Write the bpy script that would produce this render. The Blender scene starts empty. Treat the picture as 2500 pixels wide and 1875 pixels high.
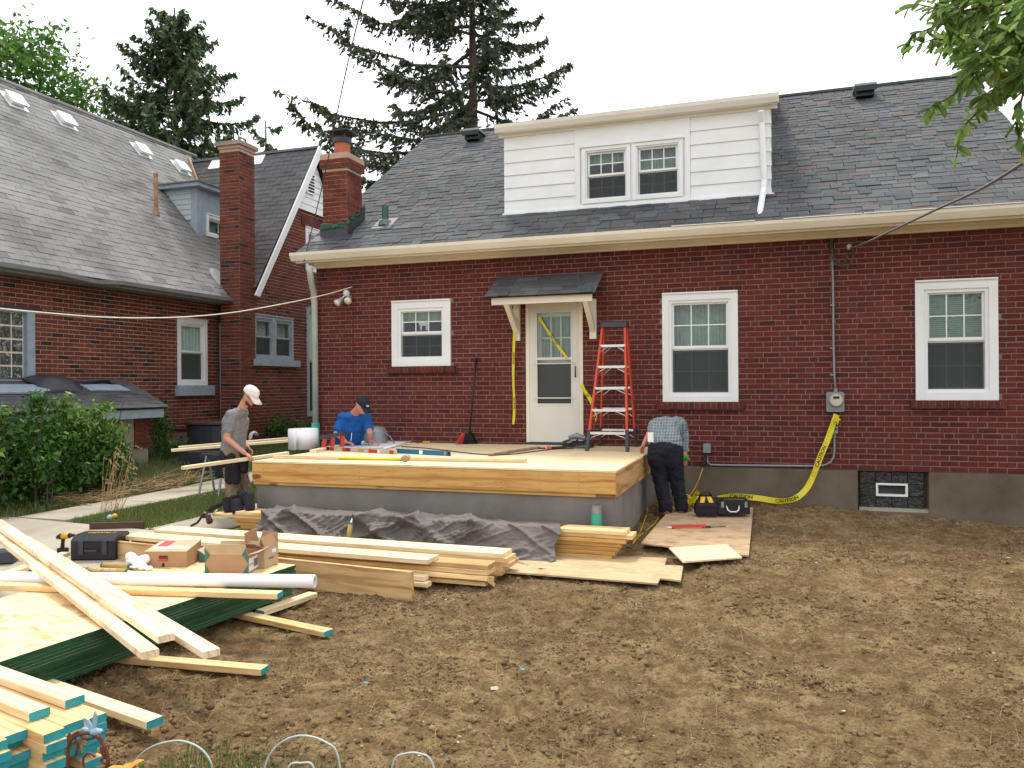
import bpy, math, random
import numpy as np
from mathutils import Vector, Matrix
random.seed(7); rng = np.random.default_rng(7)
S = bpy.context.scene
col = S.collection
R = math.radians
# ------------------------------------------------------------ camera (survey of the yard: house wall is the plane Y=10.81)
FL, YAW, PIT, ROLL = 1950.0, .3195, .0017, .0067
D = 10.81; CZ = 1.70
cf = Vector((-math.sin(YAW)*math.cos(PIT), math.cos(YAW)*math.cos(PIT), math.sin(PIT)))
r0 = Vector((math.cos(YAW), math.sin(YAW), 0)); u0 = r0.cross(cf)
cr = r0*math.cos(ROLL)-u0*math.sin(ROLL); cu = r0*math.sin(ROLL)+u0*math.cos(ROLL)
cam = bpy.data.cameras.new('camera'); camo = bpy.data.objects.new('camera', cam); col.objects.link(camo)
camo.matrix_world = Matrix(((cr.x, cu.x, -cf.x, 0), (cr.y, cu.y, -cf.y, 0), (cr.z, cu.z, -cf.z, CZ), (0, 0, 0, 1)))
cam.sensor_width = 36; cam.lens = FL/2500*36; cam.clip_end = 2000; cam.clip_start = .05
S.camera = camo
# ------------------------------------------------------------ light: bright overcast
SUN_EL, SUN_AZ = R(62), R(-28)       # azimuth from +Y (behind the house) towards -X is negative
w = bpy.data.worlds.new('World'); S.world = w; w.use_nodes = True
nt = w.node_tree; nt.nodes.clear()
out = nt.nodes.new('ShaderNodeOutputWorld'); bg = nt.nodes.new('ShaderNodeBackground')
sky = nt.nodes.new('ShaderNodeTexSky'); sky.sky_type = 'NISHITA'; sky.sun_disc = False
sky.sun_elevation = SUN_EL; sky.sun_rotation = SUN_AZ; sky.dust_density = 4; sky.air_density = 1.2
hs = nt.nodes.new('ShaderNodeHueSaturation'); hs.inputs['Saturation'].default_value = .12
mx = nt.nodes.new('ShaderNodeMix'); mx.data_type = 'RGBA'; mx.inputs[0].default_value = .82
mx.inputs[7].default_value = (10.4, 10.7, 11.2, 1)      # even white cloud cover
nt.links.new(sky.outputs[0], hs.inputs['Color']); nt.links.new(hs.outputs[0], mx.inputs[6])
nt.links.new(mx.outputs[2], bg.inputs[0]); bg.inputs[1].default_value = .105
nt.links.new(bg.outputs[0], out.inputs[0])
sl = bpy.data.lights.new('sun', 'SUN'); sl.energy = 1.9; sl.angle = R(12); sl.color = (1, .95, .86)
so = bpy.data.objects.new('sun', sl); col.objects.link(so)
sd = Vector((math.sin(SUN_AZ)*math.cos(SUN_EL), math.cos(SUN_AZ)*math.cos(SUN_EL), math.sin(SUN_EL)))
so.rotation_euler = sd.to_track_quat('Z', 'Y').to_euler(); so.location = (0, 0, 30)
S.view_settings.view_transform = 'Standard'; S.view_settings.look = 'None'; S.view_settings.gamma = 1
S.view_settings.use_curve_mapping = False; S.view_settings.exposure = 0.70
S.render.engine = 'CYCLES'
try:
    S.cycles.max_bounces = 6; S.cycles.transparent_max_bounces = 12; S.cycles.use_denoising = True
except Exception: pass

# ------------------------------------------------------------ surveying helpers: a sight line met with a known plane
def ray(px, py): return cr*((px-1250)/FL)-cu*((py-937.5)/FL)+cf
def at(px, py, X=None, Y=None, Z=None):
    d = ray(px, py)
    t = X/d.x if X is not None else (Y/d.y if Y is not None else (Z-CZ)/d.z)
    return Vector((d.x*t, d.y*t, CZ+d.z*t))
def ss(v, a, b):
    t = np.clip((v-a)/(b-a), 0, 1); return t*t*(3-2*t)
def gh(x, y):
    x = np.asarray(x, float); y = np.asarray(y, float)
    z = .07*ss(y, 5.2, 7.4) + .11*ss(y, 7.8, 10.7)*(1-.9*ss(x, -.2, 2.4))*ss(x, -6.6, -5)
    z = z + .09*ss(-x, 5.6, 7.2)*ss(y, 4.5, 7) + .26*ss(-x, 8.5, 9.6)*ss(y, 5.5, 8.5)
    z = z + .10*ss(-x, 6, 8)*ss(y, 9, 13)
    z = z - .06*ss(x, 1.2, 2.6)*ss(y, 9, 10.6)
    return z
def G(x, y): return float(gh(x, y))

# ------------------------------------------------------------ materials
def N(nt, t, **kw):
    n = nt.nodes.new(t)
    for k, v in kw.items(): setattr(n, k, v)
    return n
def ramp(nt, stops, interp='LINEAR'):
    n = nt.nodes.new('ShaderNodeValToRGB'); n.color_ramp.interpolation = interp
    e = n.color_ramp.elements
    while len(e) < len(stops): e.new(.5)
    for i, (p, c) in enumerate(stops): e[i].position = p; e[i].color = (*c, 1)
    return n
def newmat(name):
    m = bpy.data.materials.new(name); m.use_nodes = True
    nt = m.node_tree; b = nt.nodes['Principled BSDF']; return m, nt, b
def coords(nt, scale=(1, 1, 1), world=False, rnd=7.0):
    mp = N(nt, 'ShaderNodeMapping'); mp.inputs['Scale'].default_value = scale
    if world:
        g = N(nt, 'ShaderNodeNewGeometry'); nt.links.new(g.outputs['Position'], mp.inputs[0]); return mp
    tc = N(nt, 'ShaderNodeTexCoord'); oi = N(nt, 'ShaderNodeObjectInfo')
    ad = N(nt, 'ShaderNodeVectorMath', operation='MULTIPLY_ADD')
    cx = N(nt, 'ShaderNodeCombineXYZ')
    for i in range(3): nt.links.new(oi.outputs['Random'], cx.inputs[i])
    nt.links.new(cx.outputs[0], ad.inputs[0]); ad.inputs[1].default_value = (rnd, rnd*1.7, rnd*.6)
    nt.links.new(tc.outputs['Object'], ad.inputs[2]); nt.links.new(ad.outputs[0], mp.inputs[0]); return mp
def noise(nt, mp, sc, det=4, rough=.6, dist=0):
    n = N(nt, 'ShaderNodeTexNoise'); n.inputs['Scale'].default_value = sc; n.inputs['Detail'].default_value = det
    n.inputs['Roughness'].default_value = rough; n.inputs['Distortion'].default_value = dist
    nt.links.new(mp.outputs[0], n.inputs['Vector']); return n
def mixc(nt, f, a, b, mode='MIX'):
    m = N(nt, 'ShaderNodeMix', data_type='RGBA', blend_type=mode)
    for s, v in ((0, f), (6, a), (7, b)):
        if hasattr(v, 'links') or hasattr(v, 'is_linked'): nt.links.new(v, m.inputs[s])
        elif isinstance(v, (int, float)): m.inputs[s].default_value = v
        else: m.inputs[s].default_value = (*v, 1)
    return m.outputs[2]
def bump(nt, b, h, st, dist=.01):
    n = N(nt, 'ShaderNodeBump'); n.inputs['Strength'].default_value = st; n.inputs['Distance'].default_value = dist
    nt.links.new(h, n.inputs['Height']); nt.links.new(n.outputs[0], b.inputs['Normal'])
def simple(name, c1, c2=None, rough=.6, sc=6, bmp=.15, metal=0, spec=.4, world=False, dist=.004, coat=0):
    m, nt, b = newmat(name); c2 = c2 or tuple(x*.82 for x in c1)
    mp = coords(nt, world=world); n = noise(nt, mp, sc, 5)
    rp = ramp(nt, [(.3, c2), (.68, c1)]); nt.links.new(n.outputs[0], rp.inputs[0])
    nt.links.new(rp.outputs[0], b.inputs['Base Color'])
    b.inputs['Roughness'].default_value = rough; b.inputs['Metallic'].default_value = metal
    b.inputs['Specular IOR Level'].default_value = spec; b.inputs['Coat Weight'].default_value = coat
    if bmp:
        n2 = noise(nt, mp, sc*7, 3); bump(nt, b, n2.outputs[0], bmp, dist)
    return m
def islandrand(nt):
    g = N(nt, 'ShaderNodeNewGeometry'); oi = N(nt, 'ShaderNodeObjectInfo')
    a = N(nt, 'ShaderNodeMath', operation='ADD'); nt.links.new(g.outputs['Random Per Island'], a.inputs[0]); nt.links.new(oi.outputs['Random'], a.inputs[1])
    f = N(nt, 'ShaderNodeMath', operation='FRACT'); nt.links.new(a.outputs[0], f.inputs[0]); return f.outputs[0]
def pieces(name, stops, rough=.85, sc=25, amt=.35, bmp=.4, stain=None, wob=.12):
    m, nt, b = newmat(name); f = islandrand(nt)
    rp = ramp(nt, stops, 'LINEAR'); nt.links.new(f, rp.inputs[0])
    mp = coords(nt, world=True); n = noise(nt, mp, sc, 5); n2 = noise(nt, mp, 1.1, 3)
    r2 = ramp(nt, [(.25, (1-amt,)*3), (.75, (1+amt*.4,)*3)]); nt.links.new(n.outputs[0], r2.inputs[0])
    c = mixc(nt, 1.0, rp.outputs[0], r2.outputs[0], 'MULTIPLY')
    r3 = ramp(nt, [(.3, (1-wob*2,)*3), (.7, (1+wob,)*3)]); nt.links.new(n2.outputs[0], r3.inputs[0])
    c = mixc(nt, 1.0, c, r3.outputs[0], 'MULTIPLY')
    if stain:
        n4 = noise(nt, mp, 2.2, 6, .7); r4 = ramp(nt, [(.52, (0, 0, 0)), (.74, (1, 1, 1))]); nt.links.new(n4.outputs[0], r4.inputs[0])
        c = mixc(nt, r4.outputs[0], c, stain)
    nt.links.new(c, b.inputs['Base Color']); b.inputs['Roughness'].default_value = rough
    b.inputs['Specular IOR Level'].default_value = .25
    bump(nt, b, noise(nt, mp, sc*5, 3).outputs[0], bmp, .004)
    return m
def woodmat(name, light, dark, knots=.5, rings=1.0, rough=.62, stainc=None):
    m, nt, b = newmat(name)
    mp = coords(nt, (1, 9, 9)); n = noise(nt, mp, 2.2, 6, .62, .6)
    rp = ramp(nt, [(.30, dark), (.52, light), (.75, tuple(x*1.04 for x in light))]); nt.links.new(n.outputs[0], rp.inputs[0])
    mp2 = coords(nt, (.55, 6, 6)); wv = N(nt, 'ShaderNodeTexWave', wave_type='RINGS'); wv.inputs['Scale'].default_value = 1.3
    wv.inputs['Distortion'].default_value = 5; wv.inputs['Detail'].default_value = 3; wv.inputs['Detail Scale'].default_value = 1.2
    nt.links.new(mp2.outputs[0], wv.inputs['Vector'])
    r2 = ramp(nt, [(.0, (1, 1, 1)), (.75, (.97, .95, .92)), (1, (1-.24*rings, 1-.32*rings, 1-.4*rings))]); nt.links.new(wv.outputs[1], r2.inputs[0])
    c = mixc(nt, 1.0, rp.outputs[0], r2.outputs[0], 'MULTIPLY')
    if knots:
        mp3 = coords(nt, (1.6, 4.2, 4.2)); v = N(nt, 'ShaderNodeTexVoronoi'); v.inputs['Scale'].default_value = 1.0
        nt.links.new(mp3.outputs[0], v.inputs['Vector'])
        r3 = ramp(nt, [(.0, (.16, .06, .02)), (.085, (.32, .15, .05)), (.15, (1, 1, 1))]); nt.links.new(v.outputs['Distance'], r3.inputs[0])
        c = mixc(nt, knots, c, mixc(nt, 1.0, c, r3.outputs[0], 'MULTIPLY'))
    oi = N(nt, 'ShaderNodeObjectInfo'); r5 = ramp(nt, [(0, (.86, .82, .76)), (.5, (1, 1, 1)), (1, (1.05, 1.0, .95))]); nt.links.new(oi.outputs['Random'], r5.inputs[0])
    c = mixc(nt, 1.0, c, r5.outputs[0], 'MULTIPLY')
    if stainc:
        n4 = noise(nt, coords(nt, (1, 1, 1)), 3.5, 7, .7); r4 = ramp(nt, [(.5, (0, 0, 0)), (.7, (1, 1, 1))]); nt.links.new(n4.outputs[0], r4.inputs[0])
        c = mixc(nt, r4.outputs[0], c, stainc)
    nt.links.new(c, b.inputs['Base Color']); b.inputs['Roughness'].default_value = rough; b.inputs['Specular IOR Level'].default_value = .3
    bump(nt, b, n.outputs[0], .25, .002)
    return m
def osbmat(name, light, dark):
    m, nt, b = newmat(name); mp = coords(nt, (1, 1, 1))
    v = N(nt, 'ShaderNodeTexVoronoi'); v.inputs['Scale'].default_value = 1
    mp2 = coords(nt, (9, 22, 12)); nt.links.new(mp2.outputs[0], v.inputs['Vector'])
    sx = N(nt, 'ShaderNodeSeparateColor'); nt.links.new(v.outputs['Color'], sx.inputs[0])
    n = noise(nt, mp, 30, 4); rp = ramp(nt, [(.0, dark), (.35, light), (1, tuple(x*1.1 for x in light))]); nt.links.new(sx.outputs[0], rp.inputs[0])
    r2 = ramp(nt, [(.3, (.8, .77, .72)), (.6, (1, 1, 1))]); nt.links.new(n.outputs[0], r2.inputs[0])
    c = mixc(nt, 1.0, rp.outputs[0], r2.outputs[0], 'MULTIPLY')
    nt.links.new(c, b.inputs['Base Color']); b.inputs['Roughness'].default_value = .75; bump(nt, b, sx.outputs[0], .3, .003); return m
M = {}
M['brick'] = pieces('red_brick', [(0, (.104, .0215, .0175)), (.3, (.132, .0265, .0205)), (.6, (.152, .034, .0255)), (.9, (.114, .023, .0185)), (1, (.076, .019, .016))], stain=(.050, .019, .020), amt=.3)
M['brick_left'] = pieces('mixed_brick', [(0, (.135, .038, .024)), (.35, (.18, .052, .030)), (.6, (.115, .034, .023)), (.90, (.15, .042, .027)), (.93, (.035, .028, .028)), (1, (.028, .026, .030))], amt=.3)
M['chim_brick'] = pieces('chimney_brick', [(0, (.15, .034, .021)), (.5, (.19, .045, .027)), (1, (.11, .027, .019))], amt=.3, stain=(.24, .085, .06))
M['mortar'] = simple('mortar', (.29, .185, .155), (.21, .13, .108), .95, 3, .5, world=True)
M['mortar_left'] = simple('tan_mortar', (.50, .345, .255), (.38, .25, .18), .95, 3, .5, world=True)
M['shingle'] = pieces('slate_shingle', [(0, (.092, .100, .101)), (.3, (.118, .130, .130)), (.55, (.078, .084, .087)), (.75, (.112, .106, .106)), (.88, (.132, .113, .110)), (1, (.128, .146, .143))], rough=.95, sc=60, amt=.4, bmp=.8, wob=.1)
M['shingle_left'] = pieces('grey_shingle', [(0, (.225, .225, .215)), (.5, (.265, .264, .253)), (.9, (.24, .236, .225)), (1, (.165, .16, .152))], rough=.95, sc=60, amt=.3, bmp=.8, wob=.16)
M['roof_under'] = simple('roof_felt', (.02, .022, .025), rough=.95)
M['white'] = simple('white_paint', (.80, .81, .80), (.72, .74, .73), .45, 2, .05)
M['cream'] = simple('cream_paint', (.78, .72, .60), (.70, .63, .50), .5, 2, .08, world=True)
M['door_white'] = simple('door_paint', (.70, .67, .60), (.62, .59, .52), .45, 2, .05)
M['grey_blue'] = simple('grey_blue_paint', (.33, .40, .46), (.24, .30, .35), .6, 9, .2)
M['grey_metal'] = simple('galvanised_grey', (.30, .32, .33), (.22, .24, .25), .45, 8, .1, .3)
M['foundation'] = simple('foundation_render', (.175, .135, .097), (.095, .070, .048), .95, 1.7, .4, world=True)
M['concrete'] = simple('poured_concrete', (.225, .205, .185), (.145, .130, .115), .9, 2.2, .5, world=True)
M['path'] = simple('old_concrete', (.43, .38, .30), (.30, .26, .20), .95, 1.6, .5, world=True)
M['stucco'] = simple('tan_stucco', (.34, .28, .22), (.24, .19, .15), .95, 2.5, .5, world=True)
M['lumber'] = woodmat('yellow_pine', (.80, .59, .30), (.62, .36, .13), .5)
M['off_white'] = simple('off_white_paint', (.80, .77, .69), (.72, .69, .61), .45, 2, .05)
M['roof_green'] = simple('dark_green_pipe', (.03, .12, .075), (.02, .08, .05), .5, 6, .2)
M['dull_metal'] = simple('dull_metal', (.16, .165, .17), (.11, .115, .12), .6, 12, .3, .2)
M['lumber_wane'] = woodmat('wane_board', (.86, .73, .50), (.74, .56, .34), .4, .8, .7, stainc=(.46, .27, .16))
M['lumber_pale'] = woodmat('pale_spruce', (.85, .72, .47), (.70, .52, .28), .35, .7)
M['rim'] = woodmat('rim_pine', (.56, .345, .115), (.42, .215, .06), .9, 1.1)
M['sidewood'] = woodmat('side_pine', (.62, .42, .20), (.42, .24, .09), .5, 1.3)
M['darkwood'] = woodmat('dark_wood', (.085, .045, .03), (.04, .022, .016), .2)
M['ply_top'] = woodmat('subfloor_face', (.82, .68, .44), (.70, .52, .29), .15, .5)
M['ply_old'] = woodmat('worn_plywood', (.50, .36, .22), (.33, .22, .13), .2, .6, .85, stainc=(.20, .135, .085))
M['ply_tan'] = woodmat('tan_plywood', (.56, .42, .25), (.42, .30, .17), .2, .6, .8, stainc=(.34, .24, .14))
M['ply_pale'] = woodmat('pale_plywood', (.85, .68, .45), (.76, .56, .33), .0, .5)
M['osb'] = osbmat('strand_board', (.80, .60, .34), (.55, .34, .15))
M['green_edge'] = simple('green_edge_paint', (.012, .085, .035), (.006, .045, .02), .7, 12, .3)
M['teal'] = simple('teal_end_paint', (.03, .33, .36), (.02, .24, .27), .6, 20, .2)
M['pvc'] = simple('white_pvc', (.86, .86, .87), (.82, .82, .84), .3, 2, 0)
M['pvc_green'] = simple('green_pipe', (.05, .36, .26), (.035, .28, .20), .4, 4, .05)
M['duct_tape'] = simple('duct_tape', (.38, .38, .38), (.25, .25, .25), .35, 15, .4, .6)
M['red2'] = simple('ladder_red', (.55, .04, .02), (.42, .03, .015), .4)
M['beige_spout'] = simple('pale_spout', (.50, .52, .47), (.42, .44, .40), .4)
M['siding_grey'] = simple('grey_siding', (.48, .54, .56), (.38, .44, .47), .6, 9, .2)
M['darkrim'] = woodmat('brown_offcut', (.26, .13, .05), (.14, .07, .03), .3)
M['orange'] = simple('fibreglass_orange', (.62, .065, .022), (.50, .045, .015), .4, 6, .05)
M['alu'] = simple('aluminium', (.72, .72, .72), (.60, .60, .60), .35, 10, .05, .65)
M['charcoal'] = simple('charcoal_plastic', (.045, .05, .06), (.03, .034, .042), .45, 8, .1)
M['black'] = simple('black_plastic', (.014, .015, .018), (.008, .009, .011), .4, 8, .1)
M['blackcloth'] = simple('black_cloth', (.016, .016, .02), (.008, .008, .012), .85, 18, .5)
M['yellow'] = simple('yellow_plastic', (.75, .42, .015), (.62, .33, .01), .4, 6, .05)
M['tape'] = simple('caution_yellow', (.72, .60, .02), (.58, .47, .015), .45, 9, .3)
M['cord'] = simple('yellow_cord', (.62, .38, .03), (.5, .3, .02), .5)
M['hammer_y'] = simple('bright_yellow', (.80, .68, .01), (.72, .6, .01), .4)
M['red'] = simple('red_paint', (.50, .03, .025), (.36, .02, .02), .45)
M['blue'] = simple('blue_paint', (.012, .17, .32), (.01, .13, .25), .4)
M['beige'] = simple('beige_metal', (.52, .48, .40), (.44, .40, .33), .4)
M['paper'] = simple('white_paper', (.82, .83, .85), (.76, .77, .80), .7, 3, .1)
M['ink'] = simple('black_ink', (.015, .015, .018), rough=.7, bmp=0)
M['whiteink'] = simple('white_ink', (.8, .8, .8), rough=.7, bmp=0)
M['redink'] = simple('red_ink', (.62, .07, .06), rough=.7, bmp=0)
M['greenink'] = simple('green_ink', (.05, .17, .12), rough=.7, bmp=0)
M['cardboard'] = simple('cardboard', (.42, .25, .13), (.36, .21, .105), .85, 6, .2)
M['cardboard2'] = simple('pale_cardboard', (.50, .37, .23), (.43, .31, .19), .85, 6, .2)
M['bag'] = simple('white_bag', (.85, .85, .84), (.78, .78, .78), .4, 5, .2)
M['tarp'] = simple('grey_tarp', (.150, .130, .116), (.10, .086, .077), .75, 3, .35)
M['flue'] = simple('clay_flue', (.48, .145, .07), (.38, .11, .055), .8)
M['rust'] = simple('rusty_pipe', (.40, .27, .16), (.24, .10, .045), .8, 7, .4)
M['copper'] = simple('rusty_iron', (.17, .055, .028), (.10, .03, .018), .6, 20, .4, .3)
M['bird'] = simple('pale_blue_paint', (.36, .50, .58), (.26, .38, .46), .5)
M['wire'] = simple('coated_wire', (.48, .54, .50), (.40, .46, .42), .5)
M['cable'] = simple('grey_cable', (.06, .058, .058), (.035, .035, .035), .6)
M['cable_l'] = simple('weathered_cable', (.19, .17, .165), (.10, .09, .09), .6, 30)
M['meter'] = simple('meter_grey', (.23, .27, .27), (.18, .22, .22), .5, .3)
M['skin'] = simple('skin', (.55, .27, .185), (.46, .21, .14), .55, 8, .05)
M['skin2'] = simple('ruddy_skin', (.60, .28, .20), (.52, .21, .15), .55, 8, .05)
M['hair'] = simple('brown_hair', (.055, .028, .016), (.03, .015, .01), .7, 40, .5)
M['greyhair'] = simple('grey_hair', (.42, .38, .35), (.3, .27, .25), .7, 40, .5)
M['greyshirt'] = simple('grey_tshirt', (.235, .235, .245), (.18, .18, .19), .9, 9, .4, dist=.012)
M['blueshirt'] = simple('blue_polo', (.008, .105, .40), (.006, .075, .30), .85, 7, .4, dist=.012)
M['khaki'] = simple('khaki_trousers', (.27, .20, .13), (.17, .125, .085), .9, 7, .5, dist=.012)
M['darktrousers'] = simple('navy_trousers', (.010, .011, .018), (.006, .006, .011), .9, 8, .5, dist=.012)
M['boots'] = simple('tan_boots', (.20, .115, .06), (.12, .07, .035), .8, 12, .4)
M['cap_white'] = simple('white_cap', (.74, .70, .68), (.66, .62, .6), .8, 12, .2)
M['cap_navy'] = simple('navy_cap', (.012, .016, .032), (.008, .011, .022), .8, 12, .3)
M['greenglove'] = simple('green_handle', (.05, .45, .05), rough=.5)
M['pale_curtain'] = simple('pale_curtain', (.75, .77, .77), (.6, .62, .62), .9, 9, .2)
M['curtain'] = simple('net_curtain', (.36, .42, .37), (.26, .32, .28), .9, 9, .2)
M['blind'] = simple('blind_slats', (.40, .50, .44), (.34, .43, .38), .6)
M['inside'] = simple('room_dark', (.05, .05, .05), rough=.9, bmp=0)
M['bark'] = simple('bark', (.10, .075, .055), (.05, .036, .028), .95, 9, .8, dist=.02)
M['straw'] = simple('dry_straw', (.48, .33, .17), (.30, .19, .09), .9, 5)
M['flower'] = simple('orange_petal', (.80, .30, .01), (.7, .2, .01), .6)
M['stem'] = simple('green_stem', (.10, .20, .03), (.06, .12, .02), .6)
M['pebble'] = pieces('pebble', [(0, (.30, .22, .14)), (.5, (.45, .36, .26)), (1, (.62, .52, .42))], sc=40, amt=.2)
M['blueglass'] = simple('blue_scrap', (.03, .30, .50), (.02, .2, .38), .3)
M['gold'] = simple('gold_label', (.45, .30, .08), (.34, .22, .05), .5)
def leafmat(name, stops, trans=.35):
    m, nt, b = newmat(name); f = islandrand(nt); rp = ramp(nt, stops); nt.links.new(f, rp.inputs[0])
    b.inputs['Roughness'].default_value = .55; b.inputs['Specular IOR Level'].default_value = .3
    nt.links.new(rp.outputs[0], b.inputs['Base Color'])
    tr = N(nt, 'ShaderNodeBsdfTranslucent'); nt.links.new(rp.outputs[0], tr.inputs[0])
    ms = N(nt, 'ShaderNodeMixShader'); ms.inputs[0].default_value = trans
    nt.links.new(b.outputs[0], ms.inputs[1]); nt.links.new(tr.outputs[0], ms.inputs[2])
    nt.links.new(ms.outputs[0], nt.nodes['Material Output'].inputs[0]); return m
M['leaf_bush'] = leafmat('bush_leaf', [(0, (.020, .060, .010)), (.5, (.045, .12, .018)), (.85, (.08, .20, .03)), (1, (.16, .28, .06))])
M['leaf_lime'] = leafmat('young_leaf', [(0, (.07, .15, .02)), (.6, (.15, .27, .05)), (1, (.25, .36, .10))])
M['leaf_near'] = leafmat('near_leaf', [(0, (.07, .14, .03)), (.5, (.15, .26, .06)), (1, (.30, .40, .12))], .55)
M['leaf_tree'] = leafmat('tree_leaf', [(0, (.03, .09, .014)), (.5, (.07, .18, .025)), (1, (.15, .30, .05))], .45)
M['needle'] = leafmat('spruce_needle', [(0, (.036, .058, .034)), (.6, (.062, .092, .045)), (1, (.125, .135, .075))], .15)
M['needle2'] = leafmat('fir_needle', [(0, (.045, .078, .038)), (.6, (.075, .125, .055)), (1, (.13, .19, .08))], .2)
M['grass'] = leafmat('grass_blade', [(0, (.07, .12, .025)), (.6, (.13, .19, .045)), (1, (.28, .26, .11))], .3)
def glassmat():
    m = bpy.data.materials.new('window_glass'); m.use_nodes = True; nt = m.node_tree; nt.nodes.clear()
    o = N(nt, 'ShaderNodeOutputMaterial'); g = N(nt, 'ShaderNodeBsdfGlossy'); g.inputs['Roughness'].default_value = .02
    t = N(nt, 'ShaderNodeBsdfTransparent'); t.inputs[0].default_value = (.86, .93, .90, 1)
    fr = N(nt, 'ShaderNodeFresnel'); fr.inputs[0].default_value = 1.5
    mu = N(nt, 'ShaderNodeMath', operation='MULTIPLY'); mu.inputs[1].default_value = 1.5; nt.links.new(fr.outputs[0], mu.inputs[0])
    gm = N(nt, 'ShaderNodeNewGeometry'); sb_ = N(nt, 'ShaderNodeMath', operation='SUBTRACT'); sb_.inputs[0].default_value = 1.0; nt.links.new(gm.outputs['Backfacing'], sb_.inputs[1]); mu2 = N(nt, 'ShaderNodeMath', operation='MULTIPLY'); nt.links.new(mu.outputs[0], mu2.inputs[0]); nt.links.new(sb_.outputs[0], mu2.inputs[1]); mu = mu2
    mp = coords(nt); n = noise(nt, mp, 1.5, 2); bp = N(nt, 'ShaderNodeBump'); bp.inputs['Strength'].default_value = .04
    nt.links.new(n.outputs[0], bp.inputs['Height']); nt.links.new(bp.outputs[0], g.inputs['Normal'])
    ms = N(nt, 'ShaderNodeMixShader'); nt.links.new(mu.outputs[0], ms.inputs[0]); nt.links.new(t.outputs[0], ms.inputs[1]); nt.links.new(g.outputs[0], ms.inputs[2])
    nt.links.new(ms.outputs[0], o.inputs[0]); return m
M['glass'] = glassmat()
def screenmat():
    m = bpy.data.materials.new('insect_screen'); m.use_nodes = True; nt = m.node_tree; nt.nodes.clear()
    o = N(nt, 'ShaderNodeOutputMaterial'); g = N(nt, 'ShaderNodeBsdfDiffuse'); g.inputs[0].default_value = (.075, .085, .085, 1)
    t = N(nt, 'ShaderNodeBsdfTransparent'); ms = N(nt, 'ShaderNodeMixShader'); ms.inputs[0].default_value = .55
    nt.links.new(t.outputs[0], ms.inputs[1]); nt.links.new(g.outputs[0], ms.inputs[2]); nt.links.new(ms.outputs[0], o.inputs[0]); return m
M['screen'] = screenmat()
def glassblock(hi=.5):
    m, nt, b = newmat('glass_block'); mp = coords(nt); n = noise(nt, mp, 14, 3, .6, 1.5)
    rp = ramp(nt, [(.30, (.02, .025, .024)), (.55, (.2*hi, .22*hi, .2*hi)), (.75 if hi > .3 else .86, (hi, hi*1.05, hi))]); nt.links.new(n.outputs[0], rp.inputs[0])
    nt.links.new(rp.outputs[0], b.inputs['Base Color']); b.inputs['Roughness'].default_value = .12; bump(nt, b, n.outputs[0], .6, .01); return m
M['gblock'] = glassblock(); M['gblock_dark'] = glassblock(.16)
def dirtmat():
    m, nt, b = newmat('bare_soil'); mp = coords(nt, world=True)
    n1 = noise(nt, mp, .8, 4); n2 = noise(nt, mp, 5.5, 10, .74, .4); n3 = noise(nt, mp, 55, 5, .7); n4 = noise(nt, mp, 17, 6, .75)
    r1 = ramp(nt, [(.34, (.15, .092, .042)), (.47, (.24, .16, .077)), (.57, (.34, .245, .128)), (.72, (.42, .32, .18))]); nt.links.new(n2.outputs[0], r1.inputs[0])
    r4 = ramp(nt, [(.32, (.55, .50, .44)), (.48, (.98, .97, .95)), (.7, (1.12, 1.12, 1.1))]); nt.links.new(n4.outputs[0], r4.inputs[0])
    r0_ = ramp(nt, [(.36, (.80, .76, .72)), (.50, (.98, .97, .95)), (.64, (1.12, 1.12, 1.09))]); nt.links.new(n1.outputs[0], r0_.inputs[0])
    r3 = ramp(nt, [(.3, (.55, .50, .46)), (.55, (1.1, 1.1, 1.1))]); nt.links.new(n3.outputs[0], r3.inputs[0])
    c = mixc(nt, 1., r1.outputs[0], r0_.outputs[0], 'MULTIPLY'); c = mixc(nt, 1., c, r3.outputs[0], 'MULTIPLY'); c = mixc(nt, 1., c, r4.outputs[0], 'MULTIPLY')
    nt.links.new(c, b.inputs['Base Color']); b.inputs['Roughness'].default_value = .95; b.inputs['Specular IOR Level'].default_value = .15
    ad = N(nt, 'ShaderNodeMath', operation='ADD'); nt.links.new(n4.outputs[0], ad.inputs[0]); nt.links.new(n3.outputs[0], ad.inputs[1])
    bump(nt, b, ad.outputs[0], 1., .035); return m
M['dirt'] = dirtmat()
M['clod'] = pieces('soil_clod', [(0, (.145, .088, .042)), (.6, (.21, .138, .068)), (1, (.32, .225, .12))], sc=70, amt=.35, bmp=.8)
M['turf'] = simple('turf_soil', (.10, .12, .045), (.07, .065, .03), .95, 3, .8, world=True)

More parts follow.
